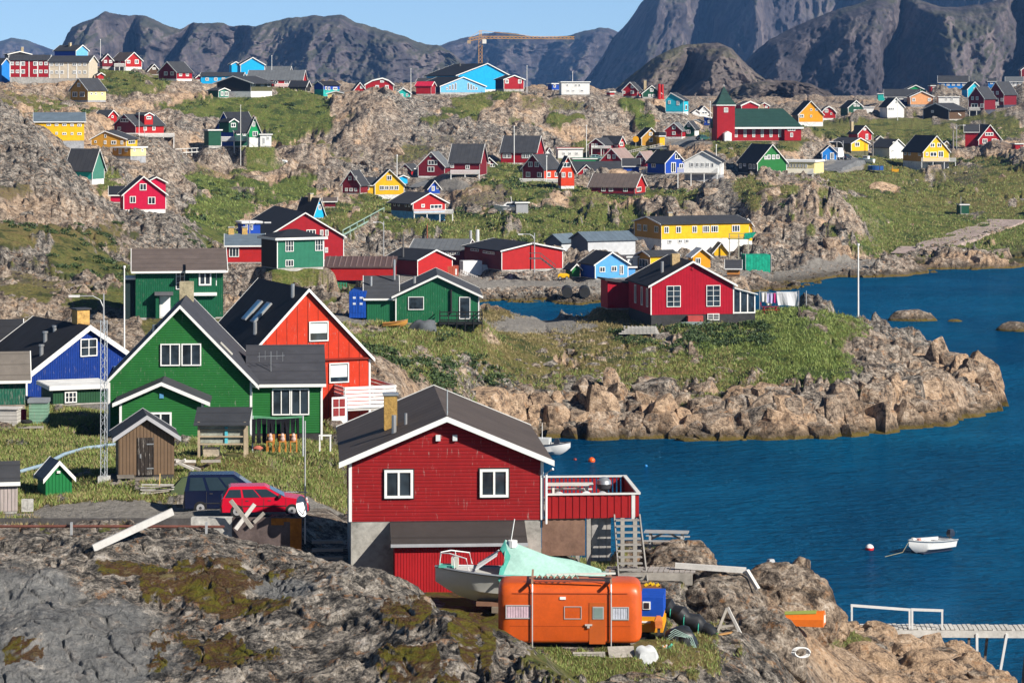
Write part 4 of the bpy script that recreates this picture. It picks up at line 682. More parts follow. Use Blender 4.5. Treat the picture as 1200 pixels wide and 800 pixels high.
def build_terrain():
    # columns dense inside the frame, sparse outside; rows follow how fast the picture row changes
    pxs = np.concatenate([np.linspace(-900, -60, 90), np.linspace(-55, 1255, 1180), np.linspace(1262, 2100, 90)])
    dd = np.exp(np.linspace(math.log(45), math.log(9000), 6000))
    w = np.zeros(len(dd))
    for x in np.linspace(0, 1200, 40):
        z = base_z(np.full(len(dd), x), dd); y = Y0 + (HC - z) * F / dd
        w += np.abs(np.gradient(y)) * (z > -1)
    w = w / w.mean() + .35; w[(dd > 76) & (dd < 108)] *= 1.9; w[dd < 68] *= .15; w[dd > 1100] *= .25
    cdf = np.cumsum(w); cdf /= cdf[-1]
    ds = np.interp(np.linspace(0, 1, 1250), cdf, dd)
    PX, D = np.meshgrid(pxs, ds)
    X = (PX - CX) / F * D
    Z = np.zeros(X.shape); g = np.zeros(X.shape); dr = g.copy(); gv = g.copy(); rk = g.copy()
    for i in range(0, X.shape[0], 150):
        sl = slice(i, i + 150); Z[sl], g[sl], dr[sl], gv[sl], rk[sl], _, _ = height(X[sl], D[sl], full=True)
    V = np.stack([X, D, Z], -1).reshape(-1, 3)
    nr, nc = X.shape; idx = np.arange(nr * nc).reshape(nr, nc)
    Fc = np.stack([idx[:-1, :-1], idx[:-1, 1:], idx[1:, 1:], idx[1:, :-1]], -1).reshape(-1, 4)
    cov = np.stack([g, dr, gv, np.ones_like(g)], -1).reshape(-1, 4)
    fr = fbm(X * .05, D * .05, 91, 3)
    orange = np.clip(.26 + 1.25 * fr + .5 * fbm(X * .22, D * .22, 95, 3) + .45 * (1 - sstep(0.5, 4.5, Z)) * sstep(120, 150, D) + .3 * sstep(880, 1150, PX) * (D < 340) + .25 * sstep(450, 600, D), 0, 1)
    orange = orange * np.where(D < 116, np.where(PX > 930, .9, .12), 1.0); orange = np.where((D < 180) & (D > 116) & (PX > 900), np.maximum(orange, .97), orange)
    orange = np.where((PX < 260) & (D > 250) & (D < 440), orange * .95, orange)
    orange = np.where((PX < 170) & (D > 222) & (D < 300), np.maximum(orange, .65), orange)
    nearf = (1 - sstep(108, 118, D)) * (1 - sstep(560, 640, PX))
    slab = np.zeros_like(g)
    for cx, cy, rx, ry in ((70, 765, 150, 70), (30, 700, 80, 40), (330, 690, 40, 14)): slab = np.maximum(slab, (1 - sstep(.5, 1.2, ((PX - cx) / rx) ** 2 + ((Y0 + (HC - Z) * F / D - cy) / ry) ** 2 + .5 * fbm(X, D, 97, 3))) * (D < 108))
    tone = np.stack([orange, nearf, slab, np.ones_like(g)], -1).reshape(-1, 4)
    o = np_mesh('ground', V, Fc, GROUND, True, {'cover': cov, 'tone': tone}); tag(o, kind='structure')
    return o
build_terrain()

# ------------------------------------------------------------------ water
def build_water():
    m, n, l, b = new_mat('sea_water'); geo = n.new('ShaderNodeNewGeometry'); pos = geo.outputs['Position']
    mp = n.new('ShaderNodeMapping'); mp.inputs['Scale'].default_value = (.8, 1.5, 1); l.new(pos, mp.inputs['Vector'])
    big = noise_n(n, l, pos, .022, 5, .6, .6)
    n.remove(b); df = n.new('ShaderNodeBsdfDiffuse'); gl = n.new('ShaderNodeBsdfGlossy'); fr = n.new('ShaderNodeFresnel'); ms = n.new('ShaderNodeMixShader'); fr.inputs[0].default_value = 1.33; gl.inputs['Roughness'].default_value = .09; gl.inputs['Color'].default_value = (.19, .58, .95, 1)
    l.new(ramp(n, l, big, [(.36, (.0006, .044, .115)), (.64, (.002, .092, .205))]), df.inputs['Color']); l.new(mth(n, l, 'MULTIPLY', fr.outputs[0], 1.0), ms.inputs[0]); l.new(df.outputs[0], ms.inputs[1]); l.new(gl.outputs[0], ms.inputs[2]); l.new(ms.outputs[0], n['Material Output'].inputs['Surface'])  # patches in the base colour stand in for dark reflections and wind
    wind = ramp(n, l, noise_n(n, l, pos, .028, 5, .65, .8), [(.38, .45), (.6, 1.0)]); w1 = noise_n(n, l, mp.outputs[0], .55, 5, .6, .4); w2 = noise_n(n, l, mp.outputs[0], 2.2, 4, .6, .2)
    h = mth(n, l, 'ADD', mth(n, l, 'MULTIPLY', w1, 1.0), mth(n, l, 'MULTIPLY', w2, .35))
    bo_ = bump(n, l, mth(n, l, 'MULTIPLY', h, wind), 1.0, 1.25, None)
    for q_ in (df, gl, fr): l.new(bo_, q_.inputs['Normal'])
    mb = MB(); mb.add([(-1500, 60, 0), (2500, 60, 0), (2500, 2000, 0), (-1500, 2000, 0)], [(0, 1, 2, 3)], m)
    o = mb.build('water'); tag(o, kind='structure')
build_water()

# ------------------------------------------------------------------ mountains
def rockface_material(name, cs, sc):
    m, n, l, b = new_mat(name); b.inputs['Roughness'].default_value = .95; b.inputs['Specular IOR Level'].default_value = .1
    geo = n.new('ShaderNodeNewGeometry'); pos = geo.outputs['Position']
    mp = n.new('ShaderNodeMapping'); mp.inputs['Scale'].default_value = (1, 1, .38); l.new(pos, mp.inputs['Vector'])
    a = noise_n(n, l, mp.outputs[0], .006 * sc, 9, .68, .6); c2 = noise_n(n, l, mp.outputs[0], .03 * sc, 7, .7, .3)
    k = mth(n, l, 'ADD', mth(n, l, 'MULTIPLY', a, .5), mth(n, l, 'MULTIPLY', c2, .5))
    c = ramp(n, l, k, [(.36, cs[0]), (.48, cs[1]), (.56, cs[2]), (.66, cs[3])])
    sx = n.new('ShaderNodeSeparateXYZ'); l.new(geo.outputs['Normal'], sx.inputs[0])
    veg = mth(n, l, 'MULTIPLY', ramp(n, l, sx.outputs[2], [(.55, 0.0), (.8, 1.0)]), ramp(n, l, a, [(.45, 0.0), (.56, 1.0)]))
    c = mix(n, l, mth(n, l, 'MULTIPLY', veg, .7), c, cs[4]); l.new(c, b.inputs['Base Color'])
    bump(n, l, k, 1.0, 14 / sc, b); return m
RM = rockface_material('mountain_rock', [(.022, .021, .026), (.066, .06, .068), (.135, .115, .118), (.24, .195, .18), (.055, .062, .036)], 1.0)
RM2 = rockface_material('hill_rock', [(.04, .034, .036), (.10, .085, .08), (.19, .155, .135), (.28, .23, .20), (.065, .07, .032)], 2.0)
def mountain(name, crest, d, depth, base_row, zig, seed, mat, amp=1.0, back=2.0, rows=150, step=2.0, pw=1.0, vert=0.0):
    """a massif: a crest line at distance d whose face runs forward by depth, folded into spurs and gullies (zig: column, metres forward)"""
    x0, x1 = crest[0][0], crest[-1][0]
    xs = np.arange(x0, x1 + .1, step); u, v = np.meshgrid(xs, np.linspace(-.7, 1, rows))      # v<0 is the back slope
    cy = np.interp(xs, [p[0] for p in crest], [p[1] for p in crest])
    Xc = (u - CX) / F * d; zc = HC - (cy - Y0) * d / F; zb = HC - (base_row - Y0) * (d - depth) / F
    vv = np.maximum(v, 0); bk = np.maximum(-v, 0)
    zig = [(p, q * 1.35) for p, q in zig]; zz = np.interp(xs, [p[0] for p in zig], [p[1] for p in zig])
    skew = np.interp((xs[None, :] + 34 * (vv - .3) + 16 * fbm(u * .02, v * 2.0, seed + 3, 3)).ravel(), [p[0] for p in zig], [p[1] for p in zig]).reshape(u.shape)
    Y = d - depth * vv ** pw + depth * back * bk
    s = d / F
    fw = np.sin(np.clip(vv, 0, 1) * math.pi) ** .6
    gul = 1 - 2 * np.abs(fbm(u * .022 + .5 * v, v * 2.4 + u * .012, seed, 5, .55)); gul2 = 1 - 2 * np.abs(fbm(u * .09, v * 6.5, seed + 7, 4, .6))
    f3 = fbm(u * .09, v * 9, seed + 19, 5, .6)
    Y = Y - (skew * (.35 + .65 * fw) + s * amp * (30 * gul + 9 * gul2 + 7 * f3)) * (vv > 0) * np.minimum(1, vv * 6 + .25)
    Z = zc[None, :] + (zb - zc)[None, :] * (vv ** 1.0) - (zc - zb)[None, :] * bk * 1.0
    Z = Z + s * amp * (3.0 * fbm(u * .06, v * 6, seed + 23, 5, .6) + 1.2 * fbm(u * .25, v * 22, seed + 29, 4, .6)) * np.minimum(1, vv * 8 + .25)
    Z = Z + s * amp * 2.2 * fbm(u[0] * .05, u[0] * 0, seed + 31, 5, .6)[None, :] * (1 - vv)
    X = Xc / d * Y * .5 + Xc * .5
    V = np.stack([X, Y, Z], -1).reshape(-1, 3); nr, nc = u.shape; idx = np.arange(nr * nc).reshape(nr, nc)
    Fc = np.stack([idx[:-1, :-1], idx[1:, :-1], idx[1:, 1:], idx[:-1, 1:]], -1).reshape(-1, 4)
    o = np_mesh(name, V, Fc, mat, True); tag(o, kind='structure'); return o
mountain('mountain', [(-200,62),(-120,55),(-50,50),(0,48),(15,44),(30,47),(50,54),(75,62),(110,75),(160,95)], 8000, 260, 112, [(-200,0),(20,120),(60,0),(160,100)], 11, RM, .8)
mountain('mountain', [(480,92),(500,62),(515,54),(540,46),(580,37),(600,39),(640,44),(670,42),(690,36),(712,33),(740,45),(800,60),(900,70)], 6200, 260, 114, [(480,0),(520,120),(560,-60),(600,120),(640,-40),(680,150),(720,-50),(900,0)], 23, RM, 1.0)
mountain('mountain', [(30,112),(62,90),(74,52),(85,32),(100,25),(112,22),(125,14),(140,17),(160,18),(180,22),(200,31),(212,34),(226,26),(245,27),(262,28),(272,31),(290,29),(300,30),(340,22),(365,19),(400,19),(425,28),(460,38),(490,50),(512,53),(532,63),(550,78),(575,95),(640,118)], 3600, 170, 116,
         [(30,-60),(75,0),(100,110),(118,130),(158,-40),(172,60),(186,70),(216,-70),(228,30),(278,-80),(300,40),(330,-20),(370,60),(430,20),(470,70),(520,-20),(575,40),(640,-80)], 37, RM, 1.0, rows=190, step=1.5)
mountain('mountain', [(640,122),(672,108),(690,88),(705,68),(718,46),(735,26),(752,2),(775,-22),(830,-50),(900,-70),(1000,-80),(1200,-85),(1500,-70),(1700,-60)], 4600, 330, 118,
         [(640,-160),(690,-70),(740,60),(768,150),(800,80),(834,-60),(862,100),(878,150),(930,60),(985,-20),(1010,80),(1080,0),(1150,120),(1300,0),(1700,0)], 53, RM, 1.1, rows=200, step=1.5)
mountain('mountain', [(780,122),(830,112),(862,88),(880,66),(900,48),(930,32),(960,20),(990,8),(1020,0),(1060,-8),(1100,10),(1150,5),(1200,-10),(1300,-30),(1500,-40),(1800,-20)], 2700, 170, 124,
         [(780,-60),(860,0),(900,60),(940,20),(985,70),(1020,60),(1046,-45),(1075,30),(1104,95),(1140,60),(1176,0),(1192,-60),(1230,70),(1300,20),(1800,0)], 67, RM, 1.0, rows=200, step=1.5)
mountain('hill', [(680,124),(700,114),(722,102),(745,84),(770,66),(785,58),(802,53),(825,50),(842,50),(858,58),(872,72),(885,84),(895,92),(915,104),(960,122)], 1800, 75, 126,
         [(680,-40),(745,0),(770,40),(790,20),(802,-15),(830,50),(862,30),(885,0),(960,-30)], 79, RM2, 1.0, rows=130, step=1.2)
mountain('hill', [(800,132),(835,120),(855,106),(872,98),(900,94),(930,95),(950,98),(970,107),(985,120),(1010,134)], 1250, 45, 134,
         [(800,-20),(860,0),(890,25),(915,0),(945,20),(985,-10),(1010,-20)], 83, RM2, 1.0, rows=90, step=1.0)

def build_haze():
    m = bpy.data.materials.new('haze_air'); m.use_nodes = True; n, l = m.node_tree.nodes, m.node_tree.links; n.remove(n['Principled BSDF'])
    v = n.new('ShaderNodeVolumePrincipled'); v.inputs['Color'].default_value = (.2, .46, 1, 1); v.inputs['Density'].default_value = HAZE; l.new(v.outputs[0], n['Material Output'].inputs['Volume'])
    mb = MB(); mb.bb(-4200, 4800, -60, 9300, -8, 460, m); o = mb.build('haze'); tag(o, kind='stuff')
HAZE = 5e-5
build_haze()
# ------------------------------------------------------------------ house builder
def window(parent, face, u, z, w, h, t=.07, mull=1, cross=0, fw=None, frame=None, pane=None, out=0.03):
    """a window on a wall: face = (origin, along, outward); frame with bars as the part, its pane as the sub-part"""
    o, ax, nrm = face; fm = frame or white(); fw = fw or max(.07, min(.16, w * .11))
    rot = Matrix((ax, -nrm, Vector((0, 0, 1)))).transposed()
    c = o + ax * u + Vector((0, 0, z)) + nrm * out
    mb = MB()
    def bar(x0, x1, z0, z1, th=t): mb.box(c + ax * ((x0 + x1) / 2) + Vector((0, 0, (z0 + z1) / 2)) + nrm * (th / 2), (x1 - x0, th, z1 - z0), fm, rot)
    bar(-w / 2, w / 2, h / 2 - fw, h / 2); bar(-w / 2, w / 2, -h / 2, -h / 2 + fw)
    bar(-w / 2, -w / 2 + fw, -h / 2 + fw, h / 2 - fw); bar(w / 2 - fw, w / 2, -h / 2 + fw, h / 2 - fw)
    for i in range(mull):
        x = -w / 2 + w * (i + 1) / (mull + 1); bar(x - fw * .4, x + fw * .4, -h / 2 + fw, h / 2 - fw, t * .9)
    for i in range(cross):
        q = -h / 2 + h * (i + 1) / (cross + 1); bar(-w / 2 + fw, w / 2 - fw, q - fw * .25, q + fw * .25, t * .8)
    f = mb.build('window', parent)
    pb = MB(); pb.box(c + nrm * .006, (w - fw * 1.2, .02, h - fw * 1.2), pane or glassm(), rot); pb.build('pane', f)
    return f
def roof_gable(mb, W, L, ze, zr, ov, ovg, ap, mat, t=.16, y0=0.0):
    xa = -W / 2 + W * ap
    for sx, xe in ((-1, -W / 2), (1, W / 2)):
        sl = (zr - ze) / max(.05, abs(xe - xa)); xo = xe + sx * ov; zo = ze - sl * ov
        poly = [(xo, zo + .03), (xa, zr + .03), (xa, zr + .03 + t * 1.15), (xo, zo + .03 + t)]
        if sx < 0: poly = poly[::-1]
        mb.prism(poly, y0 - ovg, y0 + L + ovg, mat)
def barge(mb, W, L, ze, zr, ov, ovg, ap, mat, wd, y0=0.0, back=True):
    xa = -W / 2 + W * ap
    for sx, xe in ((-1, -W / 2), (1, W / 2)):
        sl = (zr - ze) / max(.05, abs(xe - xa)); xo = xe + sx * (ov + .03); zo = ze - sl * (ov + .03)
        for yy, th in ((y0 - ovg - .05, .06),) + (((y0 + L + ovg - .01, .06),) if back else ()):
            poly = [(xo, zo + .20 - wd), (xa, zr + .23 - wd), (xa, zr + .24), (xo, zo + .22)]
            if sx < 0: poly = poly[::-1]
            mb.prism(poly, yy, yy + th, mat)
def make_house(h):
    root, yw, W, L, s, sgn = h['geo']; d = h['d']; px = 1 / s
    E = empty(h['name'], root, yw); tag(E, h['label'], h['cat'], h.get('group'))
    yb, ye, yr = h['yb'], h['ye'], h['yr']; fd = h.get('fd', .8) * px
    H1 = (yb - ye) * px; H2 = max(.05, (yb - yr) * px); rt = h.get('rt', 'gable'); ap = h.get('ap', .5); ov = h.get('ov', .35); ovg = min(ov, .4)
    near = d < 360
    bd = h.get('clad', 'v') if near else None
    if h.get('panels'): bd = None
    pt = .14 if bd == 'h' else .17; wallm = paint(h['wall'], .65, bd, .14, worn=h.get('worn', 0), pitch=pt); gm = paint(h['gw'], .65, bd, .14, pitch=.16) if h.get('gw') else wallm; sm = paint(h['sw'], .65, bd, .14, pitch=.16) if h.get('sw') else wallm  # gw / sw recolour one face
    trm = paint(h.get('trimc', WHT), .5, None, .06); rfc = h.get('roof', RF); rm = roofm(rfc); fcm = stonem(h.get('fc', CONC), .85, 2.0, 'foundation')
    # walls: front / right / back / left, gables carry up to the roof
    wb = MB(); x0, x1 = -W / 2, W / 2; xa = x0 + W * ap; z0 = fd
    side = rt == 'side'
    if rt in ('flat', 'hip'): H2w = H1
    if side:
        ym = L / 2
        wb.add([(x0, 0, z0), (x1, 0, z0), (x1, 0, H1), (x0, 0, H1)], [(0, 1, 2, 3)], gm)
        wb.add([(x1, 0, z0), (x1, L, z0), (x1, L, H1), (x1, ym, H2), (x1, 0, H1)], [(0, 1, 2, 3, 4)], sm)
        wb.add([(x1, L, z0), (x0, L, z0), (x0, L, H1), (x1, L, H1)], [(0, 1, 2, 3)], wallm)
        wb.add([(x0, L, z0), (x0, 0, z0), (x0, 0, H1), (x0, ym, H2), (x0, L, H1)], [(0, 1, 2, 3, 4)], sm)
    elif rt in ('flat', 'hip'):
        wb.add([(x0, 0, z0), (x1, 0, z0), (x1, 0, H1), (x0, 0, H1)], [(0, 1, 2, 3)], gm)
        wb.add([(x1, 0, z0), (x1, L, z0), (x1, L, H1), (x1, 0, H1)], [(0, 1, 2, 3)], sm)
        wb.add([(x1, L, z0), (x0, L, z0), (x0, L, H1), (x1, L, H1)], [(0, 1, 2, 3)], wallm)
        wb.add([(x0, L, z0), (x0, 0, z0), (x0, 0, H1), (x0, L, H1)], [(0, 1, 2, 3)], sm)
    elif rt == 'shed':
        wb.add([(x0, 0, z0), (x1, 0, z0), (x1, 0, H1), (x0, 0, H2)], [(0, 1, 2, 3)], gm)
        wb.add([(x1, 0, z0), (x1, L, z0), (x1, L, H1), (x1, 0, H1)], [(0, 1, 2, 3)], sm)
        wb.add([(x1, L, z0), (x0, L, z0), (x0, L, H2), (x1, L, H1)], [(0, 1, 2, 3)], wallm)
        wb.add([(x0, L, z0), (x0, 0, z0), (x0, 0, H2), (x0, L, H2)], [(0, 1, 2, 3)], sm)
    else:
        if rt == 'gambrel':
            k = .58; prof = [(x1, H1), (x1 - W * (1 - ap) * .42, H1 + (H2 - H1) * .62), (xa, H2), (x0 + W * ap * .42, H1 + (H2 - H1) * .62), (x0, H1)]
        else: prof = [(x1, H1), (xa, H2), (x0, H1)]
        for yy, fl in ((0, 0), (L, 1)):
            pts = [(x0, yy, z0), (x1, yy, z0)] + [(p[0], yy, p[1]) for p in prof]; f = tuple(range(len(pts)))
            wb.add(pts, [f if not fl else f[::-1]], gm)
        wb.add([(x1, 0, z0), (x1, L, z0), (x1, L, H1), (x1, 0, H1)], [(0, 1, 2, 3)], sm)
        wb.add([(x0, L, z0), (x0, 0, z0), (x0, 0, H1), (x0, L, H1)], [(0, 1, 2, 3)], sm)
    wb.build('wall', E)
    fb = MB(); fb.bb(x0 + .03, x1 - .03, .03, L - .03, -1.6, z0 - .002, fcm); fb.build('foundation', E)
    # roof and trim
    rb = MB(); tb = MB(); tw = max(.2, h.get('trimw', 1.0) * 1.05 * px)
    if side:
        rot = Matrix(((0, 1, 0), (-1, 0, 0), (0, 0, 1))); tmp = MB(); roof_gable(tmp, L, W, H1, H2, ov, ovg, .5, rm)
        rb.add([(v[1] - W / 2, v[0] + L / 2, v[2]) for v in tmp.v], [tuple(reversed(f)) for f in tmp.f], rm)
        tmp = MB(); barge(tmp, L, W, H1, H2, ov, ovg, .5, trm, tw)
        if h.get('tr', 1): tb.add([(v[1] - W / 2, v[0] + L / 2, v[2]) for v in tmp.v], [tuple(reversed(f)) for f in tmp.f], trm)
        sl = (H2 - H1) / (L / 2); tb.bb(x0 - ovg, x1 + ovg, -ov - .07, -ov - .01, H1 - sl * ov - .08, H1 - sl * ov + .1, trm)
    elif rt == 'flat':
        o2 = min(ov, .25); rb.bb(x0 - o2, x1 + o2, -o2, L + o2, H1, H1 + max(.22, H2 - H1), rm)
        tb.bb(x0 - o2 - .03, x1 + o2 + .03, -o2 - .05, -o2 - .003, H1 - .05, H1 + .2, trm); tb.bb(x1 + o2 + .003, x1 + o2 + .05, -o2 - .05, L + o2, H1 - .05, H1 + .2, trm); tb.bb(x0 - o2 - .05, x0 - o2 - .003, -o2 - .05, L + o2, H1 - .05, H1 + .2, trm)
    elif rt == 'shed':
        poly = [(x0 - ov, H2 + .05), (x1 + ov, H1 - .1), (x1 + ov, H1 + .1), (x0 - ov, H2 + .25)]; rb.prism(poly, -ovg, L + ovg, rm)
    elif rt == 'hip':
        a = min(W, L) / 2 * .95; o2 = ov
        e = [(x0 - o2, -o2), (x1 + o2, -o2), (x1 + o2, L + o2), (x0 - o2, L + o2)]
        r1 = [(x0 + a, L / 2, H2), (x1 - a, L / 2, H2)]
        vs = [(p[0], p[1], H1 - .08) for p in e] + [(p[0], p[1], H1 + .1) for p in e] + [r1[0], r1[1]]
        rb.add(vs, [(3, 2, 1, 0), (0, 1, 5, 4), (1, 2, 6, 5), (2, 3, 7, 6), (3, 0, 4, 7), (4, 5, 9, 8), (5, 6, 9), (6, 7, 8, 9), (7, 4, 8)], rm)
        tb.bb(x0 - o2 - .03, x1 + o2 + .03, -o2 - .06, -o2 - .004, H1 - .16, H1 + .13, trm); tb.bb(x0 - o2 - .06, x0 - o2 - .004, -o2 - .03, L + o2, H1 - .16, H1 + .13, trm); tb.bb(x1 + o2 + .004, x1 + o2 + .06, -o2 - .03, L + o2, H1 - .16, H1 + .13, trm)
    elif rt == 'gambrel':
        P2 = [(p[0], p[1]) for p in [(x1 + .3, H1 - .25), prof[1], prof[2], prof[3], (x0 - .3, H1 - .25)]]
        for i in range(4):
            a, b = P2[i], P2[i + 1]; rb.prism([a, b, (b[0], b[1] + .2), (a[0], a[1] + .2)], -ovg, L + ovg, rm)
            tb.prism([(a[0], a[1] - tw * .6), (b[0], b[1] - tw * .6), (b[0], b[1] + .22), (a[0], a[1] + .22)], -ovg - .06, -ovg - .004, trm)
    else:
        roof_gable(rb, W, L, H1, H2, ov, ovg, ap, roofm(h['rw']) if h.get('rw') else rm)
        if h.get('tr', 1): barge(tb, W, L, H1, H2, ov, ovg, ap, trm, tw)
    rf = rb.build('roof', E)
    for (cu, cv, ch) in h.get('ch', []) or []:
        cb = MB(); cm = stonem(h.get('chc', (.45, .36, .22)), .9, 5.0, 'chimney_brick'); q = max(.35, .9 * px)
        zt = max(H1, H2) + ch * .55
        cb.bb(x0 + W * cu - q, x0 + W * cu + q, L * cv - q, L * cv + q, H1, zt, cm); cb.bb(x0 + W * cu - q * 1.2, x0 + W * cu + q * 1.2, L * cv - q * 1.2, L * cv + q * 1.2, zt + .003, zt + .15, stonem(CONC, .9, 3, 'foundation')); cb.build('chimney', rf)
    if not side and h.get('tr', 1) and rt not in ('flat',) and W > 3.5:   # corner boards
        cw = .12 if near else max(.12, .5 * px)
        for xx in (x0, x1): tb.bb(xx - cw / 2, xx + cw / 2, -.035, -.004, z0, H1 - .05, trm)
    for xs_ in h.get('st', []):
        fa = (h['xm'] - xs_) / h['sp'] * L
        tb.bb(x0 - .06, x0 - .004, fa - .5 * px * 1.2, fa + .5 * px * 1.2, z0, H1, trm)
    def tkey(vs):
        ys = [v[1] for v in vs]; xs = [v[0] for v in vs]; m_ = sum(ys) / len(ys)
        if vs and min(xs) < x0 and max(xs) < x0 and min(ys) > .5 and m_ < L - .5 and rt == 'gable': return ('s', round(m_, 2))
        return ('x', sum(xs) > 0) if side and max(ys) - min(ys) > 1 else ('y', m_ > L * .75)
    if tb.v:
        for q in tb.split(tkey): q.build('trim_board', E)
    # windows
    front = (Vector((-W / 2, 0, 0)), Vector((1, 0, 0)), Vector((0, -1, 0)))
    gx0 = h['xm'] if h['gp'] > 0 else h['xm'] + h['gp']
    for (cx, cy, w, hh) in h.get('g', []):
        u = (cx - gx0) / abs(h['gp']) * W; ww = w / abs(h['gp']) * W
        if ww > 0: window(E, front, u, (yb - cy) * px, ww, hh * px, mull=h['wx'][0] if h.get('wx') else (0 if w < 2.6 else (1 if w < 9.5 else 2)), cross=h['wx'][1] if h.get('wx') else (1 if near and hh > 8 else 0), fw=max(.07, min(.75 * px, ww * .2)))
    for (cx, cy, w, hh) in h.get('s', []):
        sp = h['sp']
        lft = h['gp'] > 0 and h['yaw'] > 0
        if lft:
            u = L - (h['xm'] - cx) / sp * L; face = (Vector((-W / 2, L, 0)), Vector((0, -1, 0)), Vector((-1, 0, 0)))
        else:
            base = h['xm'] if h['gp'] < 0 else h['xm'] + h['gp']
            u = (cx - base) / sp * L; face = (Vector((W / 2, 0, 0)), Vector((0, 1, 0)), Vector((1, 0, 0)))
        window(E, face, u, (yb - cy) * px, w / sp * L, hh * px, mull=0 if w < 2.6 else (1 if w < 8 else 2), fw=max(.09, min(.75 * px, w / sp * L * .2)))
    if h.get('dm'):                                                    # dormer on the visible side roof
        cx, cy, w, hh = h['dm']; u = (cx - h['xm']) / h['sp'] * L; z1 = (yb - cy) * px; ww = w / h['sp'] * L
        db = MB(); xf = W / 2 + .05; zb = H1 - .3; zt = z1 + hh * px * .25; zp = z1 + hh * px * .5
        vs = [(xf, u - ww / 2, zb), (xf, u + ww / 2, zb), (xf, u + ww / 2, zt), (xf, u, zp), (xf, u - ww / 2, zt)] + [(0, u - ww / 2, zb), (0, u + ww / 2, zb), (0, u + ww / 2, zt), (0, u, zp), (0, u - ww / 2, zt)]
        db.add(vs, [(0, 1, 2, 3, 4), (9, 8, 7, 6, 5), (0, 4, 9, 5), (1, 6, 7, 2)], sm); D = db.build('dormer', E)
        r2 = MB(); e = .25
        for k in (-1, 1):
            r2.add([(xf + e, u + k * (ww / 2 + e), zt - e * .6), (xf + e, u, zp + .05), (0, u, zp + .05), (0, u + k * (ww / 2 + e), zt - e * .6), (xf + e, u + k * (ww / 2 + e), zt - e * .6 + .18), (xf + e, u, zp + .25), (0, u, zp + .25), (0, u + k * (ww / 2 + e), zt - e * .6 + .18)],
                   [(0, 1, 2, 3), (7, 6, 5, 4), (4, 5, 1, 0), (5, 6, 2, 1), (6, 7, 3, 2), (7, 4, 0, 3)], rm)
            r2.beam((xf + e + .04, u + k * (ww / 2 + e), zt - e * .6 + .05), (xf + e + .04, u, zp + .12), .07, max(.22, .9 * px), trm)
        r2.build('roof', D)
        window(D, (Vector((xf, u, 0)), Vector((0, 1, 0)), Vector((1, 0, 0))), 0, z1 - .15, ww * .55, hh * px * .42, mull=1)
    if h.get('dk'):                                                    # deck or balcony before the walls, square to the street
        a, b_, yt, y2, yg = h['dk']; dn = d - .15
        inv = Matrix.Rotation(-yw, 3, 'Z'); az = math.atan2((a + b_) / 2 - CX, F); r3 = Matrix.Rotation(-az, 3, 'Z')
        o = P((a + b_) / 2, yb, dn); half = (b_ - a) / 2 * px; dep = 1.6
        def tl(mb): mb.v = [tuple(inv @ (r3 @ Vector(v) + o - root)) for v in mb.v]; return mb
        zt, zf, zg = (yb - yt) * px, (yb - y2) * px, (yb - yg) * px
        dw = white(); wood = paint((.4, .38, .35), .8, None, .15)
        back = 1.2 + (2 * half * .35 if abs(h['yaw']) > 25 else 0)
        q = MB(); q.bb(-half, half, -dep, back, zf - .14, zf, wood); D = tl(q).build('deck', E)
        q = MB(); q.bb(-half, half, -dep - .05, -dep + .02, zt - .12, zt, dw); n = max(4, int(2 * half / .22))
        for i in range(n + 1):
            xx = -half + .04 + (2 * half - .08) * i / n; q.bb(xx - .06, xx + .06, -dep - .035, -dep + .005, zf + .003, zt - .123, dw)
        q.bb(half - .06, half, -dep + .03, back, zf + .003, zt, dw); q.bb(-half, -half + .06, -dep + .03, back, zf + .003, zt, dw); tl(q).build('railing', D)
        k = max(2, int(half * 2 / 2.4)) + 1
        for i in range(k):
            q = MB(); xx = -half + .1 + (2 * half - .2) * i / (k - 1); q.bb(xx - .09, xx + .09, -dep + .03, -dep + .21, zg - 1.5, zf - .143, dw); tl(q).build('post', D)
    return E
BY = {}
for h in HL:
    E_ = make_house(h)
    if h.get('id'): BY[h['id']] = (E_, h)

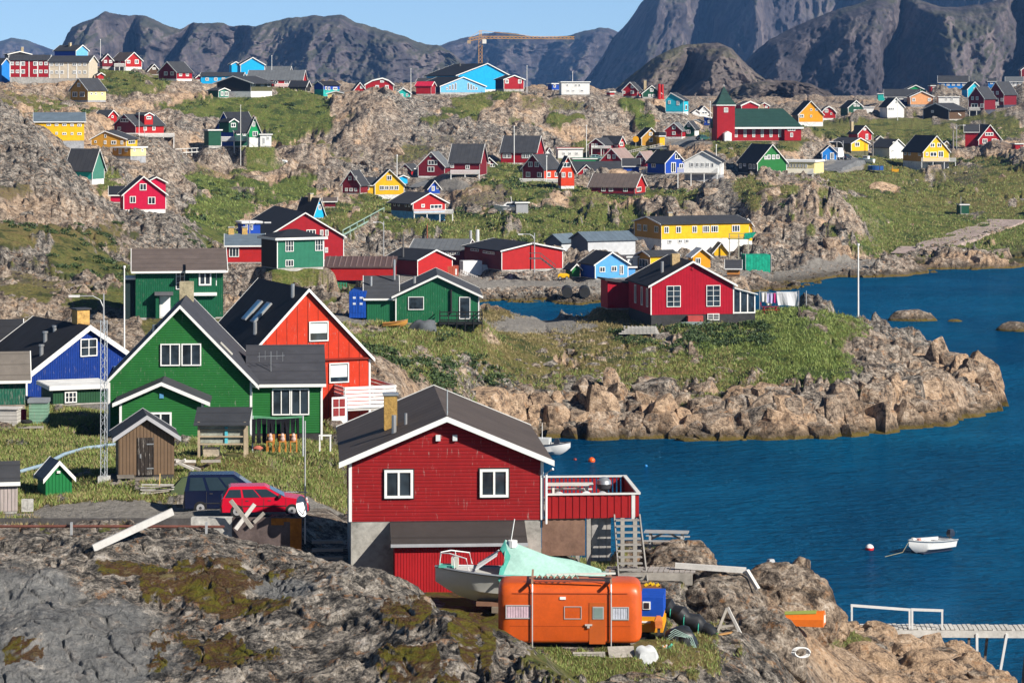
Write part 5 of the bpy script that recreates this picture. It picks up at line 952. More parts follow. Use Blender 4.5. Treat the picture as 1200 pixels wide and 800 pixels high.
# ------------------------------------------------------------------ church
def build_church():
    d = 705.0; px = d / F; o = P(838, 165, d); yw = R(9)
    E = empty('church', o, yw); tag(E, 'long red wooden church with a green roof and a square tower under a green spire', 'church')
    wm = paint(RED, .65, None, .12); gm = roofm(RFGR); tr = white()
    T = 21 * px / math.cos(yw); Lx = 101 * px / math.cos(yw); H1 = 16 * px; Wd = 9.0; ridge = 37.5 * px
    b = MB(); b.bb(T * .25, Lx - 20 * px, 0, Wd, 0, H1, wm); b.bb(Lx - 20 * px + .003, Lx, -1.2, Wd, 0, H1, wm); b.build('wall', E)
    f = MB(); f.bb(-.05, Lx + .05, -.08, Wd, -2.5, -.003, stonem(CONC, .9, 2, 'foundation')); f.build('foundation', E)
    r = MB(); x0, x1 = T * .25 - .5, Lx + .6; ym = Wd / 2; zo = H1 - .15
    vs = [(x0, -1.3, zo), (x1, -1.5, zo), (x1, Wd + .6, zo), (x0, Wd + .6, zo), (x0 + .6, ym, ridge), (x1 - 18 * px, ym, ridge)]
    r.add(vs + [(v[0], v[1], v[2] - .25) for v in vs[:4]], [(0, 1, 5, 4), (1, 2, 5), (2, 3, 4, 5), (3, 0, 4), (9, 8, 7, 6), (0, 6, 7, 1), (1, 7, 8, 2), (2, 8, 9, 3), (3, 9, 6, 0)], gm); r.build('roof', E)
    tb = MB(); tb.bb(x0, x1, -1.62, -1.51, zo - .3, zo + .12, tr); tb.build('trim_board', E)
    t = MB(); zt = 41 * px; t.bb(0, T, -2.2, T - 2.2, 0, zt, wm); t.build('tower', E)
    cn = MB(); cn.bb(-.25, T + .25, -2.45, T - 1.95, zt + .003, zt + .3, tr); cn.build('cornice', E)
    sp = MB(); c = (T / 2, T / 2 - 2.2); q = T / 2 + .35; k = T * .22
    rings = [[(c[0] + a * q, c[1] + bb * q, zt + .31) for a, bb in ((-1, -1), (1, -1), (1, 1), (-1, 1))], [(c[0] + a * q * .62, c[1] + bb * q * .62, zt + 1.6) for a, bb in ((-1, -1), (1, -1), (1, 1), (-1, 1))], [(c[0] + a * .05, c[1] + bb * .05, 63.5 * px) for a, bb in ((-1, -1), (1, -1), (1, 1), (-1, 1))]]
    sp.loft(rings, gm); sp.build('spire', E)
    fin = MB(); fin.tube([(c[0], c[1], 63 * px), (c[0], c[1], 66 * px)], .07, tr, 6); fin.build('finial', E)
    fr = (Vector((0, 0, 0)), Vector((1, 0, 0)), Vector((0, -1, 0)))
    for wx in (863, 873.5, 883.8, 894, 904.4, 914.8): window(E, fr, (wx - 838) * px / math.cos(yw), (165 - 155.5) * px, 3.4 * px, 11 * px, mull=1, cross=4, fw=.13)
    f2 = (Vector((0, -1.2, 0)), Vector((1, 0, 0)), Vector((0, -1, 0)))
    window(E, f2, 90.5 * px, 13.4 * px, 9 * px, 4.4 * px, mull=2, fw=.13); window(E, f2, 90.7 * px, 6.6 * px, 3.4 * px, 5 * px, mull=1, fw=.13)
    f3 = (Vector((0, -2.2, 0)), Vector((1, 0, 0)), Vector((0, -1, 0)))
    window(E, f3, T / 2, 36 * px, 5 * px, 5.5 * px, mull=2, cross=2, fw=.13)
    p = MB(); ux = 11 * px; p.prism([(ux - 4.2 * px, 0), (ux + 4.2 * px, 0), (ux + 4.2 * px, 9 * px), (ux, 11.5 * px), (ux - 4.2 * px, 9 * px)], -4.2, -2.21, tr); pr = p.build('porch', E)
    dd = MB(); dd.bb(ux - 2.4 * px, ux + 2.4 * px, -4.26, -4.21, .1, 7.5 * px, paint((.82, .82, .8), .4)); dd.build('door', pr)
    s = MB()
    for i in range(6): s.bb(ux - 3.4 * px, ux + 3.4 * px, -4.3 - .34 * (i + 1), -4.3 - .34 * i, -2.0, -.26 * i - .1, stonem((.5, .49, .47), .9, 2, 'step_stone'))
    s.build('steps', E)
PADS_CH = None
build_church()
# ------------------------------------------------------------------ extras on the near houses
def local(E, p):
    return Matrix.Rotation(-E.rotation_euler.z, 3, 'Z') @ (Vector(p) - E.location)
def tl_(E, mb):
    mb.v = [tuple(local(E, v)) for v in mb.v]; return mb
FR = lambda W: (Vector((-W / 2, 0, 0)), Vector((1, 0, 0)), Vector((0, -1, 0)))
TR3 = paint((.74, .74, .73), .5, None, .06)
METAL = paint((.45, .46, .47), .4, None, .08, metal=.7)
DARKM = paint((.05, .05, .055), .5, None, .1)
def green_extras():
    E, h = BY['green']; root, yw, W, L, s, sgn = h['geo']; wm = paint(NG, .65, 'h', .14, pitch=.14); rm = roofm((.055, .056, .065))
    # enclosed porch
    w = 95 / s; xc = (192.5 - 128) / s - W / 2; dep = 3.4; sf = F / (166 - dep); H1 = (531 - 461) / s - .2; H2 = H1 + 20 / s; q = MB()
    x0, x1 = xc - w / 2 * .985, xc + w / 2 * .985
    for yy, fl in ((-dep, 0),):
        q.add([(x0, yy, .5), (x1, yy, .5), (x1, yy, H1), (xc, yy, H2), (x0, yy, H1)], [(0, 1, 2, 3, 4)], wm)
    q.add([(x1, -dep, .5), (x1, -.003, .5), (x1, -.003, H1), (x1, -dep, H1)], [(0, 1, 2, 3)], wm); q.add([(x0, -.003, .5), (x0, -dep, .5), (x0, -dep, H1), (x0, -.003, H1)], [(0, 1, 2, 3)], wm)
    por = q.build('porch', E)
    f = MB(); f.bb(x0 + .05, x1 - .05, -dep + .05, -.01, -1.2, .498, paint((.03, .03, .03), .9)); f.build('foundation', por)
    r = MB(); roof_gable(r, w, dep - .06, H1, H2, .38, .35, .5, rm, y0=-dep)
    r.v = [(v[0] + xc, min(v[1], -.005), v[2]) for v in r.v]; r.build('roof', por)
    t = MB(); barge(t, w, dep, H1, H2, .38, .35, .5, TR3, .2, y0=-dep, back=False); t.v = [(v[0] + xc, v[1], v[2]) for v in t.v]
    for xx in (x0, x1): t.bb(xx - .07, xx + .07, -dep - .03, -dep - .004, .5, H1 - .02, TR3)
    t.build('trim_board', por)
    window(por, (Vector((xc, -dep, 0)), Vector((1, 0, 0)), Vector((0, -1, 0))), .0 - .05, (531 - 484) / s - .25, 1.25, 1.35, mull=1, fw=.11)
    v = MB(); v.bb(xc - .12, xc + .12, -dep - .05, -dep - .004, H2 - .72, H2 - .45, paint((.1, .3, .5), .5)); v.build('vent', por)
    c = MB(); sm = stonem((.36, .31, .2), .95, 7.0, 'chimney_stone'); xx = (211 - 128) / s - W / 2; Hr = (531 - 362) / s
    c.bb(xx - .42, xx + .42, L - 2.0, L - 1.2, Hr - .8, Hr + 1.0, sm); c.build('chimney', E)
    v = MB(); xx = (177.5 - 128) / s - W / 2; v.tube([(xx, 3, Hr * .7), (xx, 3, Hr * .86)], .13, METAL, 10); v.build('vent_pipe', E)
    g = MB(); g.beam((W * .31, 2.6, 0), (W * .36, 2.6, 0), .1, .1, METAL); 
    sky_ = MB(); a = Vector((W * .28, 1.4, h['geo'][4] * 0 + (531 - 362) / s - W * .28 * (85 / 82.5) + .27)); b_ = a + Vector((.7, 0, -.72)); sky_.beam(a, b_, .5, .06, paint((.5, .48, .42), .5)); sky_.build('roof_hatch', E)
    # wing details
    E2, h2 = BY['greenwing']; r2, yw2, W2, L2, s2, _ = h2['geo']
    b = MB(); b.bb(W2 / 2 - .02, W2 / 2 + .1, -.06, .06, .4, 3.7, TR3); b.build('corner_board', E2)
    b = MB(); b.bb(-W2 / 2 - .08, -W2 / 2 + .08, -.08, -.004, .6, 3.7, TR3); b.build('corner_board', E2)
    g = MB(); g.beam((-W2 / 2 + 1.2, .9, 4.2), (-W2 / 2 + 1.2, .9, 5.6), .04, .04, METAL); 
    for k in range(5): g.beam((-W2 / 2 + .5 + .35 * k, .9, 5.0 + .1 * (k % 2)), (-W2 / 2 + .5 + .35 * k, .9, 5.55 + .1 * (k % 2)), .02, .02, METAL)
    g.beam((-W2 / 2 + .4, .9, 5.3), (-W2 / 2 + 2.0, .9, 5.35), .025, .025, METAL); g.build('antenna', E2)
green_extras()
def orange_extras():
    E, h = BY['orange']; root, yw, W, L, s, sgn = h['geo']; H1 = (505 - 424) / s; H2 = (505 - 344) / s
    t = MB(); lm = paint((.2, .02, .01), .7)
    n = 12
    for i in range(1, n):
        x = -W / 2 + W * i / n; zt = H1 + (H2 - H1) * (1 - abs(x) / (W / 2)) - .1; t.bb(x - .018, x + .018, -.012, -.004, .4, zt, lm)
    t.bb(-W / 2, W / 2, -.16, -.004, H1 - .1, H1 + .02, lm); t.build('panel_joint', E)
    for cx, cy, fr_ in ((373.7, 391, .62), (398, 441, .78)):
        q = MB(); u = (cx - 287) / 148 * W - W / 2; z = (505 - cy) / s; q.bb(u - .56, u + .56, -.0475, -.0465, z + .5 - fr_ * 1.0, z + .5, paint((.62, .68, .68), .8, None, .05)); q.build('blind', E)
    # roof windows and pipes on the black slope
    sl = math.atan2(H2 - H1, W / 2); nrm = Vector((-math.sin(sl), 0, math.cos(sl))); dn = Vector((-math.cos(sl), 0, -math.sin(sl)))
    for yy in (4.1, 6.1):
        o = Vector((0, yy, H2 + .24)) + dn * 2.6 + nrm * .02; q = MB()
        rot = Matrix((Vector((0, 1, 0)), dn, nrm)).transposed(); q.box(o + nrm * .06, (.9, 1.7, .14), METAL, rot); f = q.build('roof_window', E)
        g = MB(); g.box(o + nrm * .135, (.7, 1.45, .03), paint((.12, .3, .5), .05), rot); g.build('pane', f)
    for yy, k, hh in ((1.2, .9, .9), (2.0, 4.2, .8)):
        o = Vector((0, yy, H2 + .2)) + dn * k; q = MB(); q.tube([o, o + Vector((0, 0, hh))], .12, METAL, 10); q.build('vent_pipe', E)
    # white terrace with boarded railing on the right
    ww = white(); zf = (505 - 480) / s; zt = (505 - 456) / s; xa = (398 - 287) / s - W / 2; xb = (462 - 287) / s - W / 2
    d_ = MB(); d_.bb(xa, xb, -1.9, 4, zf - .15, zf, paint((.5, .48, .45), .8)); D = d_.build('terrace', E)
    rl = MB()
    for i in range(6):
        z = zf + .1 + (zt - zf - .12) * i / 5; rl.bb(xa, xb, -1.98, -1.93, z - .08, z + .1, ww); rl.bb(xa - .05, xa, -1.92, .8, z - .08, z + .1, ww); rl.bb(xb, xb + .05, -1.92, 4, z - .08, z + .1, ww)
    for xx in (xa + .05, (xa + xb) / 2, xb - .05): rl.bb(xx - .05, xx + .05, -1.92, -1.85, zf, zt, ww)
    rl.build('railing', D)
    for xx in (xa + .1, (xa + xb) / 2, xb - .1):
        p = MB(); p.bb(xx - .07, xx + .07, -1.9, -1.76, -1, zf - .153, ww); p.build('post', D)
    # glazed white door and steps at the lower corner
    xd = (385.5 - 287) / s - W / 2; b = MB(); b.bb(xd - .5, xd + .5, -2.9, -2.84, -.2, 2.25, ww); D2 = b.build('door', E)
    for i in range(2):
        for j in range(2):
            g = MB(); g.bb(xd - .4 + .42 * i, xd - .04 + .42 * i, -2.93, -2.903, 1.05 + .58 * j, 1.55 + .58 * j, paint((.25, .03, .03), .2)); g.build('pane', D2)
    b = MB()
    for i in range(5): b.bb(xd - .5, xd + 1.0, -3.3 - .3 * i, -3.0 - .3 * i, -.35 - .2 * i, -.25 - .2 * i, ww)
    b.build('steps', E)
    b = MB(); b.bb(xd + .52, xd + .6, -2.8, -.3, -.6, 2.2, paint((.3, .36, .42), .6)); b.build('side_wall', E)
orange_extras()
def blue_extras():
    E, h = BY['blue']; root, yw, W, L, s, sgn = h['geo']; H1 = (474 - 441) / s; H2 = (474 - 388) / s
    c = MB(); cm = stonem((.5, .3, .09), .9, 6, 'chimney_brick'); c.bb(-.1, .85, 1.6, 2.5, H2 - .8, H2 + 1.15, cm); c.bb(-.2, .95, 1.5, 2.6, H2 + 1.153, H2 + 1.25, DARKM); c.build('chimney', E)
    sl = (H2 - H1) / (W / 2)
    for x, y, hh in ((-1.9, 3.0, .8), (-3.0, 1.2, .8), (-.9, 3.6, .45)):
        q = MB(); z = H2 + x * sl; q.tube([(x, y, z), (x, y, z + hh)], .14, METAL, 10); q.tube([(x, y, z + hh + .003), (x, y, z + hh + .12)], .2, METAL, 10); q.build('vent_pipe', E)
    q = MB(); q.bb(W * .20, W * .36, -1.6, -.05, .9, 2.3, paint((.3, .42, .5), .5)); q.build('porch', E)
blue_extras()
def dgreen_extras():
    E, h = BY['dgreen']; root, yw, W, L, s, sgn = h['geo']; wm = paint(h['wall'], .65, 'v', .14, pitch=.17); ww = white()
    x0 = (221 - 159) / s - W / 2; x1 = (252 - 159) / s - W / 2; H1 = (374 - 316.5) / s; zb = .15
    b = MB(); b.bb(x0, x1, -.9, -.003, zb, H1 - .1, wm); B_ = b.build('bay', E)
    f = MB(); f.bb(x0 + .04, x1 - .04, -.86, -.01, -1.5, zb - .003, stonem((.5, .5, .48), .9, 2, 'foundation')); f.build('foundation', B_)
    r = MB(); r.add([(x0 - .3, -1.4, H1 - .18), (x1 + .9, -1.4, H1 - .18), (x1 + .9, .4, H1 + .5), (x0 - .3, .4, H1 + .5), (x0 - .3, -1.4, H1), (x1 + .9, -1.4, H1), (x1 + .9, .4, H1 + .68), (x0 - .3, .4, H1 + .68)], [(3, 2, 1, 0), (4, 5, 6, 7), (0, 1, 5, 4), (1, 2, 6, 5), (2, 3, 7, 6), (3, 0, 4, 7)], roofm(RFN)); r.build('roof', B_)
    t = MB(); t.bb(x0 - .33, x1 + .93, -1.46, -1.41, H1 - .22, H1 + .02, ww); t.build('trim_board', B_)
    window(B_, (Vector((x0, -.9, 0)), Vector((1, 0, 0)), Vector((0, -1, 0))), (x1 - x0) * .6, H1 - .78, 1.15, 1.25, mull=1, fw=.14)
    window(B_, (Vector((x1, -.9, 0)), Vector((0, 1, 0)), Vector((1, 0, 0))), .45, H1 - .75, .4, 1.4, mull=0, fw=.1)
    c = MB(); c.bb(x0 - .05, x1 + .1, -1.35, -.903, (374 - 346) / s, (374 - 342.5) / s, ww); c.build('canopy', B_)
    xd = (193 - 159) / s - W / 2; c = MB(); c.bb(xd - .95, xd + .75, -1.1, -.003, (374 - 345.5) / s, (374 - 342) / s, paint((.12, .12, .13), .7)); c.build('canopy', E)
    c = MB(); c.bb(xd - .85, xd - .55, -.8, -.003, .1, (374 - 346) / s, wm); c.build('door_screen', E)
    d_ = MB(); d_.bb(xd - .42, xd + .42, -.12, -.10, .2, (374 - 347.5) / s, paint((.8, .8, .79), .4)); d_.build('door', E)
    a = MB(); a.bb(-W / 2 - 1.0, -W / 2 - .003, .5, 4, -.5, (374 - 328) / s, paint((.015, .03, .03), .8)); a.bb(-W / 2 - 1.05, -W / 2 + .05 - .06, .4, 4, (374 - 328) / s + .003, (374 - 326) / s, ww); a.build('annex', E)
dgreen_extras()
def island_extras():
    E, h = BY['island']; root, yw, W, L, s, sgn = h['geo']; ww = white(); H1 = (382 - 335) / s; H2 = (382 - 308.5) / s; gl = glassm()
    c = MB(); cm = stonem((.42, .3, .15), .9, 6, 'chimney_brick'); c.bb(-1.35, -.5, 3.6, 4.4, H2 - .9, H2 + .75, cm); c.build('chimney', E)
    q = MB(); q.tube([(-2.6, 3, H1 + 1.0), (-2.6, 3, H1 + 2.4)], .16, METAL, 10); q.build('vent_pipe', E)
    lf = (Vector((-W / 2, L, 0)), Vector((0, -1, 0)), Vector((-1, 0, 0)))
    for u in (L - 1.6, L - 4.2, L - 7.4): window(E, lf, u, 2.9, .8, 2.0, mull=0, fw=.12)
    # sunroom
    x0, x1 = W / 2 + .003, W / 2 + 2.5; S = MB(); z0 = 13 / s; zt = (382 - 339) / s
    S.bb(x0, x1, .4, 4.2, -1.5, z0, stonem((.03, .03, .032), .9, 2, 'foundation')); SR = S.build('sunroom', E)
    f = MB()
    for xx in (x0 + .05, x0 + .85, x0 + 1.65, x1 - .05): f.bb(xx - .06, xx + .06, .36, .46, z0, zt - (xx - x0) * .28, ww)
    f.bb(x0, x1, .34, .47, z0 + .003, z0 + .14, ww); f.beam((x0, .4, zt - .02), (x1, .4, zt - .72), .12, .14, ww)
    for yy in (1.7, 3.0, 4.15): f.bb(x1 - .1, x1, yy - .05, yy + .05, z0, zt - .72, ww)
    f.bb(x1 - .11, x1 + .005, .48, 4.2, z0 + .003, z0 + .13, ww); f.bb(x1 - .11, x1 + .005, .48, 4.2, zt - .85, zt - .7, ww); f.build('frame', SR)
    g = MB(); gm = paint((.35, .4, .4), .08); g.add([(x0 + .05, .42, z0 + .1), (x1 - .08, .42, z0 + .1), (x1 - .08, .42, zt - .75), (x0 + .05, .42, zt - .1)], [(0, 1, 2, 3)], gl)
    g.add([(x1 - .04, .5, z0 + .1), (x1 - .04, 4.1, z0 + .1), (x1 - .04, 4.1, zt - .8), (x1 - .04, .5, zt - .8)], [(0, 1, 2, 3)], gm); g.build('pane', SR)
    r = MB(); r.beam((x0, 2.3, zt + .06), (x1 + .25, 2.3, zt - .70), 4.3, .09, ww); r.build('roof', SR)
    b = MB(); b.bb(-.65, 1.0, -.75, -.02, -.2, 13 / s - .1, paint((.42, .07, .06), .7, None, .2)); b.build('cellar_hatch', E)
    l = MB(); l.bb(-.12, .12, -.1, -.004, H2 - .75, H2 - .5, paint((.3, .02, .03))); l.build('lamp', E)
island_extras()
def shed_extras():
    E, h = BY['brownshed']; root, yw, W, L, s, sgn = h['geo']; z0 = 4 / s
    d_ = MB(); dm = paint((.035, .028, .024), .8, 'v', .2, worn=.4, pitch=.2); u = (170.5 - 139) / s - W / 2; d_.bb(u - .4, u + .4, -.06, -.004, z0, z0 + 1.85, dm); D = d_.build('door', E)
    for z in (z0 + .3, z0 + 1.5):
        q = MB(); q.bb(u + .05, u + .39, -.085, -.063, z, z + .06, METAL); q.build('hinge', D)
    q = MB(); q.bb(u - .3, u - .22, -.1, -.063, z0 + .85, z0 + 1.05, METAL); q.build('handle', D)
    st = MB(); wm = paint((.2, .18, .155), .9, None, .25)
    for i in range(3): st.bb(u - .55, u + .75, -.5 - .35 * i, -.15 - .35 * i, z0 - .2 - .2 * i, z0 - .1 - .2 * i, wm)
    st.build('steps', E)
    b = MB(); b.bb(-W / 2 - .1, u - .6, -.75, -.1, z0 - .05, z0 + .05, wm); b.bb(-W / 2 - .1, u - .6, -.72, -.66, z0 - .5, z0 - .38, wm); b.bb(-W / 2 - .1, u - .6, -.72, -.66, z0 - .3, z0 - .18, wm)
    for xx in (-W / 2, u - .75): b.bb(xx - .06, xx + .06, -.7, -.6, -.8, z0 - .05, wm)
    b.build('bench', E)
shed_extras()
def red_house():
    E, h = BY['red']; root, yw, W, L, s, sgn = h['geo']; ww = white(); H0 = 82 / s; H1 = (693 - 541) / s; H2 = (693 - 494.5) / s; rm = roofm((.085, .068, .06))
    dk = paint((.035, .03, .03), .7)
    fr = FR(W)
    for cx in (467.2, 579.3):
        u = (cx - 410.5) / s; z = (693 - 567.3) / s
        q = MB(); q.bb(u - W / 2 - .61, u - W / 2 + .61, -.03, -.004, z - .6, z + .6, dk); fm = q.build('window_surround', E)
        f = window(E, fr, u, z, 1.12, 1.1, mull=1, fw=.1, out=.032)
        cu = MB(); cm = paint((.55, .62, .62), .9, None, .1)
        for k in (-1, 1): cu.bb(u - W / 2 + k * .27 - .14, u - W / 2 + k * .27 + (.02 if cx < 500 else .13), -.047, -.0465, z + (-.1 if cx < 500 else -.42), z + .42, cm)
        cu.build('curtain', f)
    for k in (-1, 1):
        q = MB(); q.bb(k * .33 - .09, k * .33 + .09, -.12, -.004, H2 - .75, H2 - .52, paint((.6, .62, .63), .4)); q.build('lamp', E)
    # boarded lean-to garage
    x0 = (461 - 410.5) / s - W / 2; x1 = (611 - 410.5) / s - W / 2; dp = 1.45; zw = (693 - 629) / s - .05; zr = H0 - .02
    gm = paint((.36, .012, .016), .6, 'v', .14, pitch=.11)
    g = MB(); g.bb(x0, x1, -dp, -.003, -.6, zw - .1, gm); G_ = g.build('lean_to', E)
    r = MB(); r.add([(x0 - .14, -dp - .22, zw - .06), (x1 + .14, -dp - .22, zw - .06), (x1 + .14, -.004, zr - .1), (x0 - .14, -.004, zr - .1), (x0 - .14, -dp - .22, zw + .02), (x1 + .14, -dp - .22, zw + .02), (x1 + .14, -.004, zr), (x0 - .14, -.004, zr)], [(3, 2, 1, 0), (4, 5, 6, 7), (0, 1, 5, 4), (1, 2, 6, 5), (2, 3, 7, 6), (3, 0, 4, 7)], roofm((.05, .045, .043), pitch=1.2)); r.build('roof', G_)
    t = MB(); t.bb(x0 - .15, x1 + .15, -dp - .26, -dp - .224, zw - .1, zw + .02, paint((.35, .36, .38), .6)); t.build('trim_board', G_)
    # chimney, pipes, drain
    c = MB(); cm = stonem((.36, .22, .06), .9, 7, 'chimney_brick'); c.bb(-2.35, -1.82, 3.4, 3.95, H2 - 1.4, H2 + .65, cm); c.bb(-2.4, -1.77, 3.35, 4.0, H2 + .653, H2 + .73, METAL); c.build('chimney', E)
    for x, y, hh, rr in ((-2.0, 1.6, .75, .1), (-1.5, 2.6, .5, .06)):
        z = H2 + x * (H2 - H1) / (W / 2) + .15; q = MB(); q.tube([(x, y, z), (x, y, z + hh)], rr, METAL, 10); q.build('vent_pipe', E)
    q = MB(); q.tube([(.05, .4, H2 + .2), (.05, .4, H2 + 1.2)], .03, METAL, 6); q.build('antenna', E)
    q = MB(); xx = W / 2 + .1; q.tube([(xx + .3, -.35, H1 - .3), (xx + .05, -.1, H1 - .5), (xx + .05, -.1, H0 - .15)], .05, ww, 8); q.build('drain_pipe', E)
    cb = MB(); cb.bb(W / 2 - .03, W / 2 + .05, -.03, .08, H0, H1 - .1, paint((.33, .014, .018))); cb.build('corner_board', E)
    # terrace
    x0, x1 = W / 2 + .12, (750.5 - 410.5) / s - W / 2; zf = (693 - 608) / s; zt = (693 - 581) / s; y1 = 5.0
    rd = paint((.3, .011, .013), .65, None, .12); wood = paint((.33, .31, .28), .85, None, .2)
    d_ = MB(); d_.bb(x0, x1, .05, y1, zf - .05, zf + .06, wood); D = d_.build('terrace', E)
    p = MB(); n = 27
    for i in range(n):
        xx = x0 + (x1 - x0) * (i + .5) / n; p.bb(xx - .0695, xx + .0695, -.03 + .025 * (i % 2), .0 + .025 * (i % 2), zf - .06, zt - .045, rd)
    for i in range(36):
        yy = .1 + (y1 - .1) * (i + .5) / 36; p.bb(x1 - .03, x1, yy - .06, yy + .06, zf - .06, zt - .05, rd); 
    for i in range(22):
        xx = x0 + (x1 - x0) * (i + .5) / 22; p.bb(xx - .055, xx + .055, y1 - .03, y1, zf - .06, zt - .05, rd)
    p.build('board_railing', D)
    t = MB(); gw = paint((.62, .62, .6), .7, None, .12); t.bb(x0, x1 + .05, -.09, .06, zt - .04, zt + .02, gw); t.bb(x1 - .08, x1 + .08, .064, y1 + .1, zt - .04, zt + .02, gw); t.bb(x0 - .6, x1 - .085, y1 - .08, y1 + .08, zt - .04, zt + .02, gw); t.build('handrail', D)
    for xx in (x1 - .2,):
        q = MB(); q.bb(xx - .09, xx + .05, -.06, -.034, zf - .1, zt - .045, gw); q.build('corner_post', D)
    for xx, yy in ((x0 + 1.72, .1), (x0 + 1.72, y1 - .2), (x1 - .12, .3), (x1 - .12, y1 - .2), (x0 + .1, y1 - .2)):
        q = MB(); q.bb(xx - .08, xx + .08, yy - .08, yy + .08, -2.2, zf - .053, wood); q.build('post', D)
    q = MB(); q.bb(x0 - .12, x0 + 1.58, .07, .1, (693 - 654) / s, zf - .06, paint((.2, .12, .085), .8, None, .3)); q.build('plywood_panel', D)
    q = MB(); q.bb(x0 + 1.78, x0 + 2.62, .3, .33, (693 - 662) / s, zf - .06, paint((.3, .29, .28), .85, 'v', .35, worn=.4, pitch=.3)); q.build('grey_panel', D)
    # stair
    st = MB(); xa, xb = (722 - 410.5) / s - W / 2, (750 - 410.5) / s - W / 2; gm2 = paint((.3, .285, .265), .85, None, .2)
    zs0, zs1 = zf - .1, (693 - 676) / s; k = 10
    for i in range(k + 1):
        f = i / k; st.bb(xa, xb, -.42 - 1.5 * f, -.18 - 1.5 * f, zs0 + (zs1 - zs0) * f - .03, zs0 + (zs1 - zs0) * f + .02, gm2)
    S = st.build('stair', D)
    for xx in (xa - .03, xb + .03):
        q = MB(); q.beam((xx, -.1, zs0 + .15), (xx + (.12 if xx > xa else 0), -1.9, zs1 - .15), .05, .2, gm2); q.build('stringer', S)
    q = MB(); q.bb(-W / 2 - 1.5, -W / 2 - .1, 1.0, 3.0, -.5, .2, stonem((.2, .19, .18), .9, 2, 'step_stone')); q.build('landing', E)
    # side steps left of the house
    s2 = MB()
    for i in range(5): s2.bb(-W / 2 - 1.5, -W / 2 - .25, 1.5 + .35 * i, 1.85 + .35 * i, .35 + .27 * i, .45 + .27 * i, gm2)
    s2.build('side_stair', E)
    return E
red_house()
def lowgreen_extras():
    E, h = BY['lowgreen']; root, yw, W, L, s, sgn = h['geo']; bk = paint((.02, .02, .02), .6)
    x0 = (515 - 464) / s - W / 2; x1 = (564 - 464) / s - W / 2; q = MB(); q.bb(x0, x1, -2.6, -.05, .1, .25, bk); D = q.build('terrace', E)
    q = MB()
    for z in (.55, .95, 1.3): q.bb(x0, x1, -2.62, -2.56, z - .05, z + .05, bk); q.bb(x1 - .06, x1, -2.55, -.05, z - .05, z + .05, bk); q.bb(x0, x0 + .06, -2.55, -.4, z - .05, z + .05, bk)
    for i in range(6): xx = x0 + (x1 - x0) * i / 5; q.bb(xx - .05, xx + .05, -2.68, -2.63, -.6, 1.3, bk)
    q.build('railing', D)
    q = MB(); u = (528.5 - 464) / s - W / 2; q.tube([(u, -.14, 1.0), (u, -.14, 3.3)], .11, bk, 8); q.build('flue_pipe', E)
    for x, y in ((-6.5, 3), (-2.2, 3.2)):
        q = MB(); q.tube([(x, y, 3.2), (x, y, 4.4)], .14, METAL, 8); q.build('vent_pipe', E)
    q = MB(); q.tube([(-4.2, 4, 4.0), (-4.2, 4, 6.0)], .12, METAL, 8); q.build('chimney_pipe', E)
lowgreen_extras()
def wh_extras():
    pass
# ------------------------------------------------------------------ placing things on the ground
def ground_d(x, y, d0, span=.15):
    ds = np.linspace(d0 * (1 - span), d0 * (1 + span), 161); z = base_z(np.full(len(ds), float(x)), ds)
    e = np.abs(Y0 + (HC - z) * F / ds - y) + 10 * np.abs(ds / d0 - 1); return float(ds[int(np.argmin(e))])
def on_ground(x, y, d0, solve=True):
    d = ground_d(x, y, d0) if solve else d0
    X = (x - CX) / F * d; return Vector((X, d, hz(X, d))), d
def pole(label, x, yt, yb, d0, r=.06, mat=None, name='flag_pole', cat='flagpole', lamp=None, base=False, group=None, knob=True):
    p, d = on_ground(x, yb, d0); H = HC - (yt - Y0) * d / F - p.z; r = max(r, .32 * d / F)
    m = mat or white(); E = empty(name, p); tag(E, label, cat, group)
    q = MB(); q.tube([(0, 0, -.5), (0, 0, H)], [r * 1.15, r * .8], m, 8); q.build('pole', E)
    if knob and not lamp:
        q = MB(); q.tube([(0, 0, H + .003), (0, 0, H + r * 3)], r * 1.6, m, 8); q.build('cap', E)
    if base: q = MB(); q.bb(-.35, .35, -.35, .35, -.5, .35, stonem(CONC, .9, 3, 'foundation')); q.build('base', E)
    for k, (ax, dz) in enumerate(lamp or []):
        q = MB(); q.tube([(0, 0, H - dz - abs(ax) * .5), (ax * .15, 0, H - dz - abs(ax) * .16), (ax * .45, 0, H - dz), (ax, 0, H - dz)], r * .7, m, 6); A = q.build('arm', E)
        q = MB(); q.bb(min(ax, ax * 1.45), max(ax, ax * 1.45), -.14, .14, H - dz - .1, H - dz + .08, paint((.7, .7, .69), .5)); q.build('lamp_head', A)
    return E
GREYM = paint((.42, .43, .44), .5, None, .08, metal=.3); DKM = paint((.1, .1, .1), .6)
pole('white flagpole in the gap left of the tall left mountain', 117.7, 47, 70, 800)
pole('thin white flagpole left of the brown hut beside the hilltop houses', 481.5, 81, 113, 745)
pole('white mast on the rock left of the white flat roofed house', 617.5, 78, 101, 790)
pole('white mast above the roof of the white flat roofed house', 671, 85, 100, 800)
pole('white flagpole on the terrace of the big red house on the left hill', 163, 133, 166, 590)
pole('grey flagpole before the terrace of the big red house', 169.3, 155, 172, 585, mat=GREYM)
pole('white flagpole beside the red church tower', 832.2, 120, 166, 690, r=.1)
pole('white flagpole in front of the large white house with brown windows', 839.3, 171, 204, 630, r=.1)
pole('white flagpole between the white building and the pinkish roofed house', 687.2, 148, 192, 690, r=.1)
pole('white flagpole in front of the red house with the white deck', 640.5, 184, 213, 592, r=.1)
pole('white flagpole in front of the grey roofed red shop', 602.5, 149, 194, 652, r=.1)
pole('white flagpole behind the yellow gabled house', 465.2, 183, 232, 584, r=.1)
